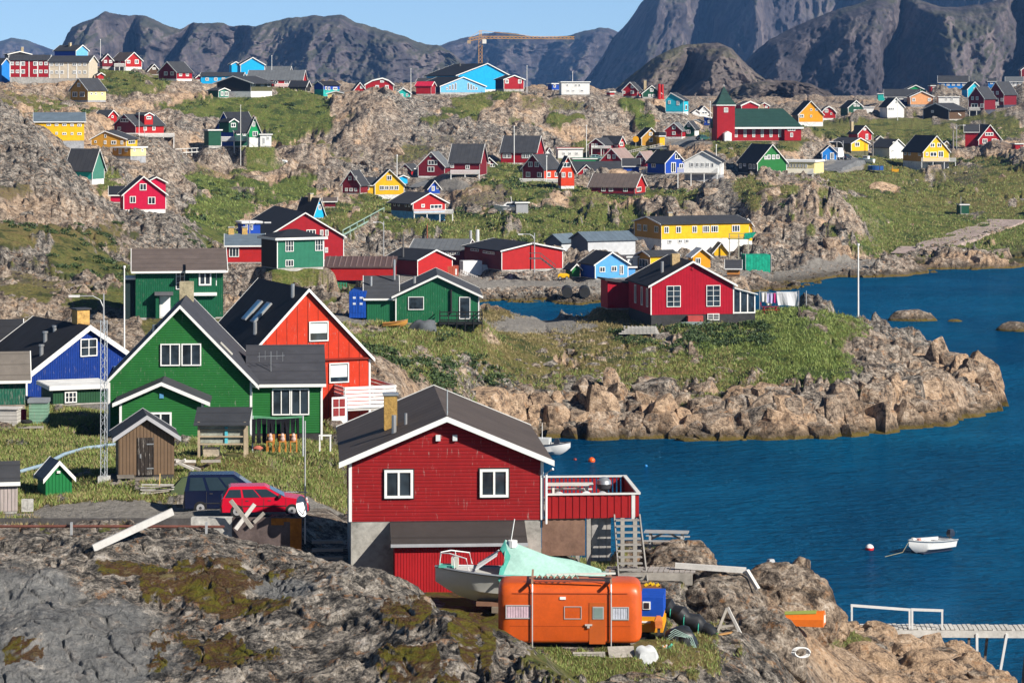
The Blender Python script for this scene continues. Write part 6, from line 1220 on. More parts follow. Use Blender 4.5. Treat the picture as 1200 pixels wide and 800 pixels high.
pole('white flagpole beside the dark red house with a white porch', 422.7, 201, 229, 596)
pole('tall white flagpole on a concrete block at the tip of the island', 1005.8, 288, 384, 316, r=.09, base=True)
pole('white flagpole behind the large green gable', 145.7, 314, 420, 228, r=.06)
pole('white mast on the grey roof of the long red and white house', 318.5, 66, 82, 790)
pole('pale pole in front of the blue gabled house on the left hill', 282, 124, 160, 558)
pole('white pole at the far end of the white house porch', 1051.8, 118, 141, 828)
pole('slim pole beside the green utility box in the meadow', 1126, 232, 251, 640, mat=GREYM)
pole('white flagpole in front of the yellow house with the balcony', 1086.5, 164, 190, 690)
LG = 'street lamps of the town'
pole('grey double street lamp in front of the large dark red hall', 292.6, 259, 331, 352, .07, GREYM, 'street_lamp', 'street lamp', [(2.0, .2), (2.2, 2.2)], group=LG)
pole('street lamp bending over the deep blue house chimney', 121.5, 344, 402, 236, .07, GREYM, 'street_lamp', 'street lamp', [(-2.0, .2)], group=LG)
pole('grey street lamp in front of the wide red warehouse', 626.3, 273, 322, 442, .1, GREYM, 'street_lamp', 'street lamp', [(-1.8, .2)], group=LG)
pole('grey street lamp before the rock face left of the red gabled warehouse', 449.5, 259, 308, 470, .1, GREYM, 'street_lamp', 'street lamp', [(-1.2, .2)], group=LG)
pole('grey street lamp beside the small white cars on the meadow road', 988, 165, 188, 722, .1, GREYM, 'street_lamp', 'street lamp', [(-2.4, .2)], group=LG)
pole('street lamp between the two wooden poles near the grey board gable', 1121, 146, 174, 748, .1, GREYM, 'street_lamp', 'street lamp', [(1.6, .2)], group=LG)
pole('tall dark wooden pole in front of the red gabled warehouse', 472.5, 276, 322, 428, .14, DKM, 'utility_pole', 'pole', knob=False)
pole('rust red pole behind the red gabled warehouse', 500.6, 262, 300, 460, .1, paint((.3, .08, .05), .7), 'utility_pole', 'pole', knob=False)
pole('thick wooden pole left of the street lamp near the grey board gable', 1117, 153, 175, 748, .22, paint((.25, .23, .21), .8), 'utility_pole', 'pole', knob=False)
pole('wooden pole in front of the yellow ended olive building', 980.5, 166, 184, 735, .16, paint((.3, .28, .26), .8), 'utility_pole', 'pole', knob=False)
pole('wooden pole right of the yellow end of the olive building', 1023, 160, 184, 745, .12, paint((.3, .28, .26), .8), 'utility_pole', 'pole', knob=False)
pole('black chimney pole behind the blue sports hall', 539, 74, 92, 830, .35, DKM, 'chimney_stack', 'chimney', knob=False)
pole('left one of the two red chimney stacks behind the dark green house', 772.6, 98.5, 112, 800, .45, BREDM if 'BREDM' in globals() else paint(BRED, .6), 'chimney_stack', 'chimney', knob=False)
pole('right one of the two red chimney stacks behind the dark green house', 776, 99, 112, 800, .45, paint(BRED, .6), 'chimney_stack', 'chimney', knob=False)
pole('pale grey exhaust stack left of the wide red warehouse', 551.5, 270, 300, 470, .3, GREYM, 'chimney_stack', 'chimney', knob=False)
pole('leaning silver exhaust duct left of the wide red warehouse', 559.5, 269, 300, 470, .4, paint((.6, .62, .62), .4), 'chimney_stack', 'chimney', knob=False)
# yellow round sign
p, d = on_ground(745, 172, 724); E = empty('round_sign', p); tag(E, 'round orange yellow sign on a pole left of the orange gabled house', 'sign')
q = MB(); q.tube([(0, 0, -.3), (0, 0, 1.3)], .1, GREYM, 6); q.build('pole', E); q = MB(); q.tube([(0, -.12, 1.9), (0, .0, 1.9)], .8, paint((.7, .33, .01), .5), 20); q.build('sign_plate', E)
# ------------------------------------------------------------------ tower crane
def crane():
    p = P(563, 78, 1000); p.z = hz(p.x, p.y); E = empty('tower_crane', p); tag(E, 'orange tower crane standing behind the blue sports hall', 'crane'); m = paint((.7, .36, .05), .5); H = HC + (100 - 46) * 1000 / F - p.z
    def lattice(a, b, w, n, name):
        a, b = Vector(a), Vector(b); q = MB(); dr = (b - a); u = Vector((0, 0, 1)) if abs(dr.normalized().z) < .9 else Vector((1, 0, 0)); v = dr.normalized().cross(u)
        cs = [(-1, -1), (1, -1), (1, 1), (-1, 1)]; t = .11
        for i, j in cs: q.beam(a + (u * i + v * j) * w / 2, b + (u * i + v * j) * w / 2, t, t, m)
        for k in range(n):
            p0, p1 = a + dr * (k / n), a + dr * ((k + 1) / n)
            for f in range(4):
                c0, c1 = cs[f], cs[(f + 1) % 4]; q.beam(p0 + (u * c0[0] + v * c0[1]) * w / 2, p1 + (u * c1[0] + v * c1[1]) * w / 2, t * .7, t * .7, m)
        return q.build(name, E)
    lattice((0, 0, -1), (0, 0, H), 1.2, 16, 'mast'); lattice((0, 0, H + .6), (33, 0, H + .4), .8, 24, 'jib'); lattice((0, 0, H + .6), (-4.2, 0, H - .3), 1.0, 4, 'counter_jib'); lattice((0, 0, H + 1.2), (0, 0, H + 3), .7, 3, 'tower_head')
    q = MB(); q.bb(-4.6, -3.4, -.6, .6, H - 1.6, H - .4, paint((.4, .3, .2), .8)); q.build('counterweight', E)
    q = MB(); q.beam((0, 0, H + 3), (17, 0, H + 1.2), .1, .1, m); q.beam((0, 0, H + 3), (-4, 0, H + .3), .1, .1, m); q.build('tie_bar', E)
    q = MB(); q.bb(.7, 2.1, -1.2, .2, H - 1.6, H - .1, paint((.7, .68, .62), .5)); q.build('cab', E)
crane()
def dark_boom():
    p, d = on_ground(805, 292, 486); E = empty('lattice_boom', p); tag(E, 'dark lattice crane boom leaning before the long yellow building', 'crane'); q = MB(); H = 9.5; m = paint((.05, .045, .04), .7)
    a, b = Vector((0, 0, .5)), Vector((-4.2, 0, H))
    for k in (-.45, .45): q.beam(a + Vector((k, 0, 0)), b + Vector((k * .5, 0, 0)), .13, .13, m)
    for i in range(9):
        f0, f1 = i / 9, (i + 1) / 9; w0, w1 = .45 - .22 * f0, .45 - .22 * f1; s_ = 1 if i % 2 else -1
        q.beam(a.lerp(b, f0) + Vector((s_ * w0, 0, 0)), a.lerp(b, f1) + Vector((-s_ * w1, 0, 0)), .09, .09, m)
    q.build('boom', E); q = MB(); q.bb(-1.0, 1.2, -.8, .8, -.3, .9, m); q.build('base', E)
dark_boom()
# ------------------------------------------------------------------ lattice radio mast beside the green house
def mast():
    p = P(122, 566, 141); E = empty('lattice_mast', p); tag(E, 'tall galvanised lattice mast on a concrete block left of the green house', 'mast'); m = paint((.5, .53, .56), .45, None, .06, metal=.4)
    q = MB(); H = (560 - 369) * 141 / F; w = .16
    L3 = [Vector((-w, -.1, 0)), Vector((w, -.1, 0)), Vector((0, .18, 0))]
    for c in L3: q.tube([c + Vector((0, 0, .3)), c + Vector((0, 0, H))], .022, m, 6)
    n = 22
    for k in range(n):
        z0, z1 = .3 + (H - .3) * k / n, .3 + (H - .3) * (k + 1) / n
        for i in range(3):
            a, b = L3[i], L3[(i + 1) % 3]
            if k % 2: a, b = b, a
            q.beam(a + Vector((0, 0, z0)), b + Vector((0, 0, z1)), .016, .016, m)
    q.build('lattice', E); q = MB(); q.bb(-.28, .28, -.25, .3, -.5, .35, stonem((.5, .5, .48), .9, 3, 'foundation')); q.build('base', E)
mast()
# ------------------------------------------------------------------ cars
def wheel(E, x, y, r, w=.19):
    q = MB(); q.tube([(x, y - w / 2, r), (x, y + w / 2, r)], r, paint((.02, .02, .02), .8), 20); W_ = q.build('wheel', E)
    q = MB(); s_ = -1 if y < 0 else 1; q.tube([(x, y + s_ * (w / 2 - .02), r), (x, y + s_ * (w / 2 + .012), r)], r * .6, paint((.5, .5, .51), .4, metal=.4), 16); R_ = q.build('rim', W_)
    q = MB(); q.tube([(x, y + s_ * (w / 2 + .0125), r), (x, y + s_ * (w / 2 + .02), r)], r * .22, DARKM, 10); q.build('hub', W_)
def car(label, p, yaw, colr, Lh, bot, belt, roofz, prof, cab, panes, wx, r=.3, hw=.83, lights=True, name='parked_car'):
    E = empty(name, p, yaw); tag(E, label, 'car'); cm = paint(colr, .22, None, .04); gl = paint((.02, .035, .045), .05)
    q = MB(); n = len(prof)
    def sec(y, ins): return [(x - (ins if x > 0 else -ins), y, z + (0 if z > bot + .05 else ins * .4)) for x, z in prof]
    q.loft([sec(-hw, .05), sec(-hw + .05, 0), sec(hw - .05, 0), sec(hw, .05)], cm)
    (bx0, bx1, tx0, tx1) = cab; ht = hw * .78
    q.loft([[(bx0, -hw + .03, belt - .02), (bx1, -hw + .03, belt - .02), (bx1, hw - .03, belt - .02), (bx0, hw - .03, belt - .02)], [(tx0, -ht, roofz - .06), (tx1, -ht, roofz - .06), (tx1, ht, roofz - .06), (tx0, ht, roofz - .06)], [(tx0 + .1, -ht + .08, roofz), (tx1 - .12, -ht + .08, roofz), (tx1 - .12, ht - .08, roofz), (tx0 + .1, ht - .08, roofz)]], cm)
    q.build('body', E, smooth=False)
    def lat(f, z):  # point on the cabin side at fraction f along, height z
        k = (z - belt) / (roofz - .06 - belt); x = (bx0 + (tx0 - bx0) * k) * (1 - f) + (bx1 + (tx1 - bx1) * k) * f; y = -(hw - .03) + ((hw - .03) - ht) * k; return x, y
    for (f0, f1) in panes:
        z0, z1 = belt + .03, roofz - .12
        for sd in (1, -1):
            a = lat(f0, z0); b = lat(f1, z0); c = lat(f1, z1); d_ = lat(f0, z1); o = .012
            q = MB(); q.add([(a[0], sd * (a[1] - o), z0), (b[0], sd * (b[1] - o), z0), (c[0], sd * (c[1] - o), z1), (d_[0], sd * (d_[1] - o), z1)], [(0, 1, 2, 3) if sd > 0 else (3, 2, 1, 0)], gl); q.build('side_window', E)
    for e, b_, t_ in ((1, bx1, tx1), (-1, bx0, tx0)):
        k0, k1 = .08, .86
        q = MB(); X0, X1 = b_ + (t_ - b_) * k0 + e * .015, b_ + (t_ - b_) * k1 + e * .015; Z0, Z1 = belt + (roofz - .06 - belt) * k0, belt + (roofz - .06 - belt) * k1
        q.add([(X0, -hw + .12, Z0), (X0, hw - .12, Z0), (X1, ht - .05, Z1), (X1, -ht + .05, Z1)], [(0, 1, 2, 3) if e > 0 else (3, 2, 1, 0)], gl); q.build('windscreen' if e > 0 else 'rear_window', E)
    for sd in (-1, 1):
        for x in wx: wheel(E, x, sd * (hw - .09), r)
        q = MB(); q.bb(Lh - .06, Lh + .012, sd * (hw - .3) - .14, sd * (hw - .3) + .14, belt - .35, belt - .2, paint((.75, .75, .72), .1)); q.build('headlight', E)
        q = MB(); q.bb(-Lh - .012, -Lh + .05, sd * (hw - .16) - .09, sd * (hw - .16) + .09, belt - .3, belt - .05, paint((.4, .01, .01), .2)); q.build('tail_light', E)
        q = MB(); q.bb(cab[1] - .35, cab[1] - .22, sd * (hw + .08) - .08, sd * (hw + .08) + .08, belt + .02, belt + .14, paint((.03, .03, .03), .4)); q.build('mirror', E)
    for x, sg in ((Lh, 1), (-Lh, -1)):
        q = MB(); q.bb(min(x, x + sg * .07), max(x, x + sg * .07), -hw + .04, hw - .04, bot + .04, bot + .22, paint((.03, .03, .035), .5)); q.build('bumper', E)
    q = MB(); q.bb(-Lh * .55, Lh * .5, -hw - .014, -hw - .002, .50, .54, paint((.03, .03, .03), .5)); q.build('side_strip', E)
    for x in (-1.02, -.05, .95):
        q = MB(); q.bb(x - .008, x + .008, -hw - .012, -hw + .03, bot + .12, belt - .01, DARKM); q.build('door_gap', E)
    q = MB(); q.bb(-Lh - .02, -Lh - .005, -.25, .25, bot + .3, bot + .42, white()); q.build('number_plate', E)
    for x in (-.25, .75):
        q = MB(); q.bb(x - .62, x - .48, -hw - .02, -hw - .003, belt - .13, belt - .09, DARKM); q.build('door_handle', E)
    return E
pc = P(310, 603, 129); car('crimson red station wagon parked in front of the dark blue van', pc, R(6), (.55, .008, .03), 1.95, .24, .88, 1.38, [(-1.95, .24), (-1.98, .55), (-1.93, .88), (.85, .92), (1.75, .78), (1.95, .6), (1.98, .3), (1.9, .24)], (-1.9, .95, -1.62, .12), [(.03, .30), (.34, .60), (.63, .92)], (-1.25, 1.22))
pv = P(268, 599, 133.5); car('dark navy blue van parked between the brown shed and the red station wagon', pv, R(5), (.005, .009, .032), 2.05, .26, 1.08, 1.82, [(-2.05, .26), (-2.08, .6), (-2.05, 1.08), (1.2, 1.12), (1.9, .92), (2.05, .7), (2.08, .34), (2.0, .26)], (-2.03, 1.3, -1.9, .35), [(.06, .30), (.35, .60), (.64, .90)], (-1.3, 1.3), r=.31, hw=.86, name='parked_van')
# ------------------------------------------------------------------ boats
def hull(Lb, beam, sheer_s, sheer_b, draft, mat, strake, inner, n=14, flat=True):
    rings = []; 
    for i in range(n + 1):
        t = i / n; x = -Lb / 2 + Lb * t; w = beam / 2 * (1 - max(0, (t - .35) / .65) ** 2.6) * (.9 + .1 * min(1, t * 3)) + .012
        sh = sheer_s + (sheer_b - sheer_s) * t ** 1.8; kz = -draft + (draft + sheer_b * .55) * max(0, (t - .62) / .38) ** 2.2; ch = kz + (sh - kz) * .42
        xo = x + .35 * max(0, t - .7) / .3 * 0
        rings.append([(x, -w, sh), (x, -w * .96, sh - .07), (x, -w * .80, ch), (x, 0, kz), (x, w * .80, ch), (x, w * .96, sh - .07), (x, w, sh)])
    return rings
def boat_body(E, Lb, beam, ss, sb, dr, cw, cs, inner_c, depth=.35):
    m, st, inn = paint(cw, .25, None, .04), paint(cs, .4), paint(inner_c, .5, None, .08)
    rg = hull(Lb, beam, ss, sb, dr, m, st, inn); q = MB(); q.loft(rg, m, closed=False, cap=False); n = len(rg[0])
    q.add(rg[0], [tuple(range(n))[::-1]], m); H_ = q.build('hull', E, smooth=True)
    g = MB(); L1 = [(r[0][0], r[0][1] * 1.02 - .015, r[0][2]) for r in rg]; R1 = [(r[-1][0], r[-1][1] * 1.02 + .015, r[-1][2]) for r in rg]
    for a in (L1, R1): g.tube(a, .045, st, 6)
    g.build('rub_rail', E)
    d_ = MB(); vs = []; fs = []
    for i, r in enumerate(rg):
        z = r[0][2] - (depth if .12 < i / (len(rg) - 1) < .62 else .03); k = .86 if z < r[0][2] - .1 else .99
        vs += [(r[0][0], r[0][1] * k, z), (r[-1][0], r[-1][1] * k, z)]
    for i in range(len(rg) - 1): fs.append((2 * i, 2 * i + 1, 2 * i + 3, 2 * i + 2))
    d_.add(vs, fs, inn); d_.build('deck', E); return rg
def outboard(E, x, z, c=(.02, .03, .05), s_=1.0):
    q = MB(); q.loft([[(x - .32 * s_, -.16 * s_, z + .1), (x + .1 * s_, -.16 * s_, z + .1), (x + .1 * s_, .16 * s_, z + .1), (x - .32 * s_, .16 * s_, z + .1)], [(x - .36 * s_, -.19 * s_, z + .35 * s_), (x + .12 * s_, -.19 * s_, z + .35 * s_), (x + .12 * s_, .19 * s_, z + .35 * s_), (x - .36 * s_, .19 * s_, z + .35 * s_)], [(x - .25 * s_, -.12 * s_, z + .6 * s_), (x + .05 * s_, -.12 * s_, z + .6 * s_), (x + .05 * s_, .12 * s_, z + .6 * s_), (x - .25 * s_, .12 * s_, z + .6 * s_)]], paint(c, .3)); O = q.build('outboard_motor', E, smooth=True)
    q = MB(); q.bb(x - .16, x + .02, -.07, .07, z - .7, z + .098, paint((.05, .05, .06), .5)); q.build('motor_leg', O)
# moored open boat
bp = P(1090, 648, 0); d = HC * F / 546.0; E = empty('moored_boat', ((1089 - CX) / F * d, d, .12), R(180 + 38)); tag(E, 'small white open motorboat moored on the blue water', 'boat')
boat_body(E, 4.0, 1.7, .62, .85, .25, (.74, .74, .72), (.35, .37, .38), (.55, .56, .56)); outboard(E, -2.0, .62)
q = MB(); q.bb(-.3, .05, -.72, .72, .5, .58, paint((.6, .6, .6), .5)); q.bb(-1.2, -.9, -.7, .7, .45, .53, paint((.6, .6, .6), .5)); q.build('thwart', E)
q = MB(); q.tube([(1.2, .2, .72), (1.2, .2, .92)], .16, paint((.7, .3, .25), .6), 8); q.tube([(1.45, -.1, .74), (1.45, -.1, .95)], .14, paint((.8, .78, .74), .6), 8); q.build('fender', E)
q = MB(); q.bb(-1.7, 1.2, -.62, .62, -.1, -.04, paint((.02, .03, .06), .5)); q.build('waterline', E)
q = MB(); q.tube([(2.0, 0, .75), (2.6, 0, .1), (4.0, -.3, -.1)], .02, paint((.3, .3, .2), .8), 5); q.build('mooring_line', E)
# second boat behind the red house roof
d = HC * F / 432.0; E = empty('moored_boat', ((638 - CX) / F * d, d, .1), R(-12)); tag(E, 'white motorboat half hidden behind the brown roofed red house', 'boat')
boat_body(E, 4.6, 1.8, .7, 1.0, .25, (.74, .74, .72), (.03, .03, .04), (.5, .5, .5)); 
q = MB(); q.bb(-.9, .5, -.6, .6, .6, 1.3, paint((.6, .62, .62), .4)); q.build('cabin', E); q = MB(); q.tube([(-.2, 0, 1.3), (-.2, 0, 2.6)], .03, white(), 6); q.build('mast', E); outboard(E, 1.2, .7)
for (x, y, lab, c1, c2) in ((1019, 642, 'red and white ball buoy left of the small white motorboat', (.6, .03, .03), (.8, .78, .75)), (693.3, 539, 'orange ball buoy floating before the island rocks', (.75, .1, .01), (.75, .1, .01)), (757, 544.5, 'small blue float on the water below the island', (.02, .2, .5), (.02, .2, .5)), (674, 537, 'tiny dark red float left of the orange ball buoy', (.25, .03, .02), (.25, .03, .02))):
    d = HC * F / (y + 2 - Y0); r = .3 if x in (1019, 693.3) else .14; E = empty('buoy', ((x - CX) / F * d, d, 0)); tag(E, lab, 'buoy', 'buoys on the water')
    q = MB(); q.loft([[(math.cos(a) * r * math.cos(b), math.sin(a) * r * math.cos(b), r * .35 + r * math.sin(b)) for a in [k * math.pi / 6 for k in range(12)]] for b in (-1.4, -.9, -.4, 0, .2)], paint(c1, .4)); q.build('float', E, smooth=True)
    q = MB(); q.loft([[(math.cos(a) * r * math.cos(b), math.sin(a) * r * math.cos(b), r * .36 + r * math.sin(b)) for a in [k * math.pi / 6 for k in range(12)]] for b in (.22, .6, 1.0, 1.45)], paint(c2, .4)); q.build('top', E, smooth=True)
# big motorboat laid up on the grass, bow to the left
bo = P(607, 703, 104.5); E = empty('laid_up_boat', bo, R(180 - 4)); tag(E, 'white cabin motorboat under a teal tarpaulin laid up behind the orange caravan', 'boat')
boat_body(E, 6.1, 2.1, .95, 1.22, .12, (.72, .72, .66), (.25, .27, .3), (.5, .5, .48), .05)
q = MB(); q.bb(-2.6, 1.5, -.5, .5, -.14, .02, paint((.22, .12, .08), .7)); q.build('keel_band', E)
tm = paint((.10, .44, .36), .5, None, .2); tw = paint((.36, .58, .51), .5, None, .2)
def tarp(z_, m, y0, y1, name):
    q = MB(); pts = []; xs = [.55, .35, -.3, -1.2, -2.1, -3.15]; rid = [1.9, 2.15, 1.98, 1.75, 1.45, 1.12]; random.seed(14)
    rows = []
    for i, (x, rz) in enumerate(zip(xs, rid)):
        rw = []
        for k in range(13):
            f = -1 + k / 6; w = 1.12 * (1 - .1 * i * .3); z = rz - (rz - .82) * abs(f) ** 1.15 + .07 * math.sin(k * 2.1 + i * 1.7) + .05 * math.sin(k * .9 - i * 2.3); rw.append((x + .12 * math.sin(k * 1.3), f * w, z))
        rows.append(rw)
    vs = [p for r in rows for p in r]; fs = []; mi = []
    for i in range(len(rows) - 1):
        for k in range(12): fs.append((i * 13 + k, i * 13 + k + 1, (i + 1) * 13 + k + 1, (i + 1) * 13 + k))
    q.add(vs, fs, tw); q.m(tm); q.mi = [1 if (n_ % 12 in (0, 11, 5) or n_ < 12) else 0 for n_ in range(len(fs))]
    return q.build(name, E, smooth=True)
tarp(0, tm, 0, 0, 'tarpaulin')
q = MB(); q.add([(.5, -.8, 1.0), (.5, .8, 1.0), (.45, .5, 1.85), (.45, -.5, 1.85)], [(0, 1, 2, 3)], paint((.45, .5, .46), .4)); q.build('wrapped_console', E)
q = MB(); gm = paint((.15, .18, .2), .1); q.add([(1.5, -.75, 1.22), (1.5, .75, 1.22), (.75, .6, 1.72), (.75, -.6, 1.72)], [(0, 1, 2, 3)], gm); W_ = q.build('windshield', E)
q = MB()
for k in (-.72, -.36, 0, .36, .72): q.beam((1.52, k, 1.22), (.74, k * .82, 1.74), .05, .05, paint((.6, .62, .63), .4))
q.build('frame', W_)
q = MB(); mt = paint((.7, .7, .7), .3); 
for k in (-1, 1):
    q.tube([(1.75, .72 * k, 1.2), (1.85, .68 * k, 1.62), (2.5, .35 * k, 1.75), (2.85, .1 * k, 1.72), (2.9, .02 * k, 1.25)], .025, mt, 6); q.tube([(2.3, .48 * k, 1.22), (2.35, .42 * k, 1.7)], .02, mt, 6)
q.build('bow_rail', E)
q = MB(); q.bb(2.2, 2.45, -.2, .15, 1.2, 1.55, paint((.5, .5, .45), .6)); q.build('windlass', E); q = MB(); q.bb(2.3, 2.9, -.3, .3, 1.21, 1.28, tm); q.build('folded_tarp', E)
q = MB(); q.tube([(.3, .1, 1.9), (.12, .1, 3.0)], .02, white(), 5); q.build('antenna', E); q = MB(); q.tube([(.2, 0, 1.95), (.2, 0, 2.2)], .18, white(), 10); q.build('radar', E)
for x in (-1.8, .8):
    q = MB(); q.bb(x - .12, x + .12, -.7, .7, -.35, -.145, paint((.22, .18, .14), .9)); q.build('cradle_beam', E)
# boats ashore far away
p, d = on_ground(596, 247, 540); E = empty('cabin_boat', p, R(176)); tag(E, 'white cabin cruiser on a cradle on the green hillside', 'boat')
boat_body(E, 5.6, 2.2, 1.0, 1.4, .1, (.76, .76, .75), (.4, .4, .42), (.6, .6, .6), .05); q = MB(); q.loft([[(-1.6, -.8, .95), (1.2, -.6, 1.15), (1.2, .6, 1.15), (-1.6, .8, .95)], [(-1.4, -.7, 1.9), (.3, -.55, 1.9), (.3, .55, 1.9), (-1.4, .7, 1.9)]], white()); q.build('cabin', E)
q = MB(); q.bb(-1.3, .25, .705, .76, 1.35, 1.7, glassm()); q.build('cabin_window', E); q = MB(); q.tube([(-.6, 0, 1.9), (-.4, 0, 3.0)], .06, white(), 6); q.build('mast', E)
for x in (-1.8, 0, 1.5): q = MB(); q.bb(x - .1, x + .1, -.9, .9, -.9, .1, GREYM); q.build('cradle_leg', E)
p, d = on_ground(1015, 190.5, 690); E = empty('cabin_boat', p, R(150)); tag(E, 'white and teal cabin boat parked on the grass below the white house', 'boat')
boat_body(E, 4.2, 1.8, 1.0, 1.25, .1, (.74, .75, .74), (.05, .3, .3), (.6, .6, .6), .05); q = MB(); q.bb(-.7, .7, -.6, .6, .95, 1.75, white()); q.build('wheelhouse', E); q = MB(); q.bb(-.5, .6, .605, .63, 1.3, 1.65, glassm()); q.build('window', E); q = MB(); q.bb(-1.4, 1.0, -.5, .5, -.2, -.1, paint((.05, .3, .3), .6)); q.build('keel', E)
# ------------------------------------------------------------------ orange caravan
def caravan():
    d = 97.5; p = P(668, 757, d); s = F / d; E = empty('caravan', p, R(-1)); tag(E, 'orange rounded caravan with curtained windows and strapped down by poles', 'caravan')
    m = paint((.56, .088, .01), .4, None, .16); hw = 2.47; dp = 2.0; H = 73 / s; z0 = .1; rings = []
    def rr(sy, sz, n=5):
        pts = []; w, h = dp / 2 * sy, (H - z0) / 2 * sz; r = .38; c = (z0 + H) / 2
        for (qx, qz, a0) in ((1, 1, 0), (-1, 1, 90), (-1, -1, 180), (1, -1, 270)):
            rad = r if qz > 0 else .12
            for k in range(n): a = R(a0 + 90 * k / (n - 1)); pts.append((qx * (w - rad) + rad * math.cos(a), c + qz * (h - rad) + rad * math.sin(a)))
        return pts
    for x, sy, sz in ((-hw, .66, .72), (-hw + .03, .8, .84), (-hw + .1, .92, .93), (-hw + .24, .985, .985), (-hw + .45, 1, 1), (-1, 1, 1), (0, 1, 1), (1, 1, 1), (hw - .45, 1, 1), (hw - .24, .985, .985), (hw - .1, .92, .93), (hw - .03, .8, .84), (hw, .66, .72)):
        rings.append([(x, dp / 2 + y, z) for y, z in rr(sy, sz)])
    q = MB(); q.loft(rings, m); q.build('body', E, smooth=True)
    ux = lambda x: (x - 668) / s; uz = lambda y: (757 - y) / s
    ws = paint((.5, .5, .5), .35, None, .05, metal=.3); cu = paint((.62, .45, .52), .8, 'v', .25, pitch=.09); cu2 = paint((.55, .58, .66), .8, 'v', .25, pitch=.09)
    for (x0, x1, y0, y1, c) in ((592.5, 622.5, 708.5, 724.5, cu), (717, 737, 710.5, 725.8, cu2)):
        q = MB(); a, b, z1, zz = ux(x0), ux(x1), uz(y0), uz(y1)
        for (i, j, k, l) in ((a, b, z1 - .035, z1), (a, b, zz, zz + .035), (a, a + .035, zz + .036, z1 - .036), (b - .035, b, zz + .036, z1 - .036)): q.bb(i, j, -.03, .003, k, l, ws)
        W_ = q.build('window', E); q = MB(); q.bb(a + .036, b - .036, -.012, .002, zz + .036, z1 - .036, c); q.build('curtain', W_)
    d_ = MB(); dm = paint((.46, .095, .015), .4, None, .1); a, b = ux(690.5), ux(709.5); d_.bb(a, b, -.018, .004, uz(754), uz(705.5), dm); D = d_.build('door', E)
    q = MB(); q.bb(ux(694.5), ux(707.5), -.04, -.02, uz(724.8), uz(710.2), ws); W_ = q.build('window', D); q = MB(); q.bb(ux(695.7), ux(706.3), -.048, -.041, uz(723.6), uz(711.4), paint((.2, .27, .25), .1)); q.build('pane', W_)
    q = MB(); q.bb(ux(685.5), ux(694), -.07, -.02, uz(732.5), uz(730.5), paint((.5, .45, .42), .3)); q.bb(ux(688), ux(691), -.08, -.021, uz(735), uz(732.6), paint((.5, .45, .42), .3)); q.build('handle', D)
    q = MB(); a, b, z1, zz = ux(661), ux(681.5), uz(710), uz(725)
    for (i, j, k, l) in ((a, b, z1 - .025, z1), (a, b, zz, zz + .025), (a, a + .025, zz + .026, z1 - .026), (b - .025, b, zz + .026, z1 - .026)): q.bb(i, j, -.022, .003, k, l, ws)
    q.build('hatch', E); q = MB(); q.bb(ux(656), ux(663), -.03, .02, uz(702), uz(698.8), white()); q.build('marker_lamp', E)
    q = MB(); q.bb(-hw + .5, hw - .5, -.02, .003, uz(695.2), uz(694.4), paint((.4, .07, .02), .5)); q.build('gutter', E); q = MB(); q.bb(-hw + .4, hw - .4, -.006, .003, uz(733.5), uz(733), paint((.3, .05, .01), .6)); q.build('seam', E)
    for x in (ux(623.7), ux(716)):
        q = MB(); q.tube([(x, -.07, -.1), (x, -.07, H - .25), (x, .1, H + .12)], .028, ws, 6); q.build('strap_pole', E)
        q = MB(); q.beam((x, -.3, H + .09), (x, dp + .2, H + .09), .07, .09, paint((.35, .22, .15), .8)); q.build('roof_bar', E)
    q = MB(); q.beam((ux(620), .3, H + .16), (ux(722), .5, H + .16), .07, .05, paint((.28, .14, .1), .8)); q.beam((ux(626), .1, H + .155), (ux(714), -.05, H + .155), .05, .05, DARKM); q.beam((ux(672), .7, H + .16), (ux(716), .05, H + .2), .06, .05, paint((.1, .1, .11), .7)); q.beam((ux(640), .9, H + .17), (ux(722), 1.2, H + .17), .1, .06, paint((.55, .6, .56), .7)); q.build('roof_load', E)
    rp = MB(); rm_ = paint((.3, .5, .42), .8)
    for k in range(7): x = ux(628 + 7 * k); rp.tube([(x, .15 + .1 * math.sin(k), H + .2), (x + .12, .3, H + .27), (x + .22, .1, H + .19)], .022, rm_, 5)
    rp.build('rope', E); q = MB(); q.bb(-1.6, 1.6, .4, 1.6, -.35, z0 - .02, paint((.02, .02, .02), .9)); q.build('chassis', E)
    for x in (-.5, .5):
        q = MB(); q.tube([(x * 1.0, .2, .28), (x * 1.0, .4, .28)], .28, paint((.02, .02, .02), .9), 14); q.build('wheel', E)
caravan()
WOOD = paint((.36, .33, .29), .9, None, .3); PLNK = paint((.55, .53, .5), .85, None, .2)
def pallet(label, p, rz, w=1.2, l=.8, mat=None, n=1, tilt=0, group='wooden pallets lying about'):
    E = empty('pallet', p, rz); tag(E, label, 'pallet', group); E.rotation_euler.x = tilt; m = mat or WOOD
    q = MB()
    for i in range(6): y = -l / 2 + l * (i + .5) / 6; q.bb(-w / 2, w / 2, y - .05, y + .05, .12, .145, m)
    q.build('deck_boards', E)
    for x in (-w / 2 + .06, 0, w / 2 - .06):
        q = MB(); q.bb(x - .05, x + .05, -l / 2, l / 2, .025, .118, m); q.build('bearer', E)
    q = MB()
    for y in (-l / 2 + .05, l / 2 - .05): q.bb(-w / 2, w / 2, y - .05, y + .05, 0, .022, m)
    q.build('bottom_boards', E); return E
def at(x, y, d): return P(x, y, d)
pallet('grey pallet leaning under the front of the orange caravan', at(690, 772, 96.4), R(4), 1.1, .4, tilt=R(62)); pallet('pale pallet below the right end of the orange caravan', at(727, 777, 96.2), 0, .85, .4, mat=PLNK)
pallet('dark pallet stack under the caravan beside the grey sack', at(728, 768, 96.6), R(8), .9, .6, tilt=R(40))
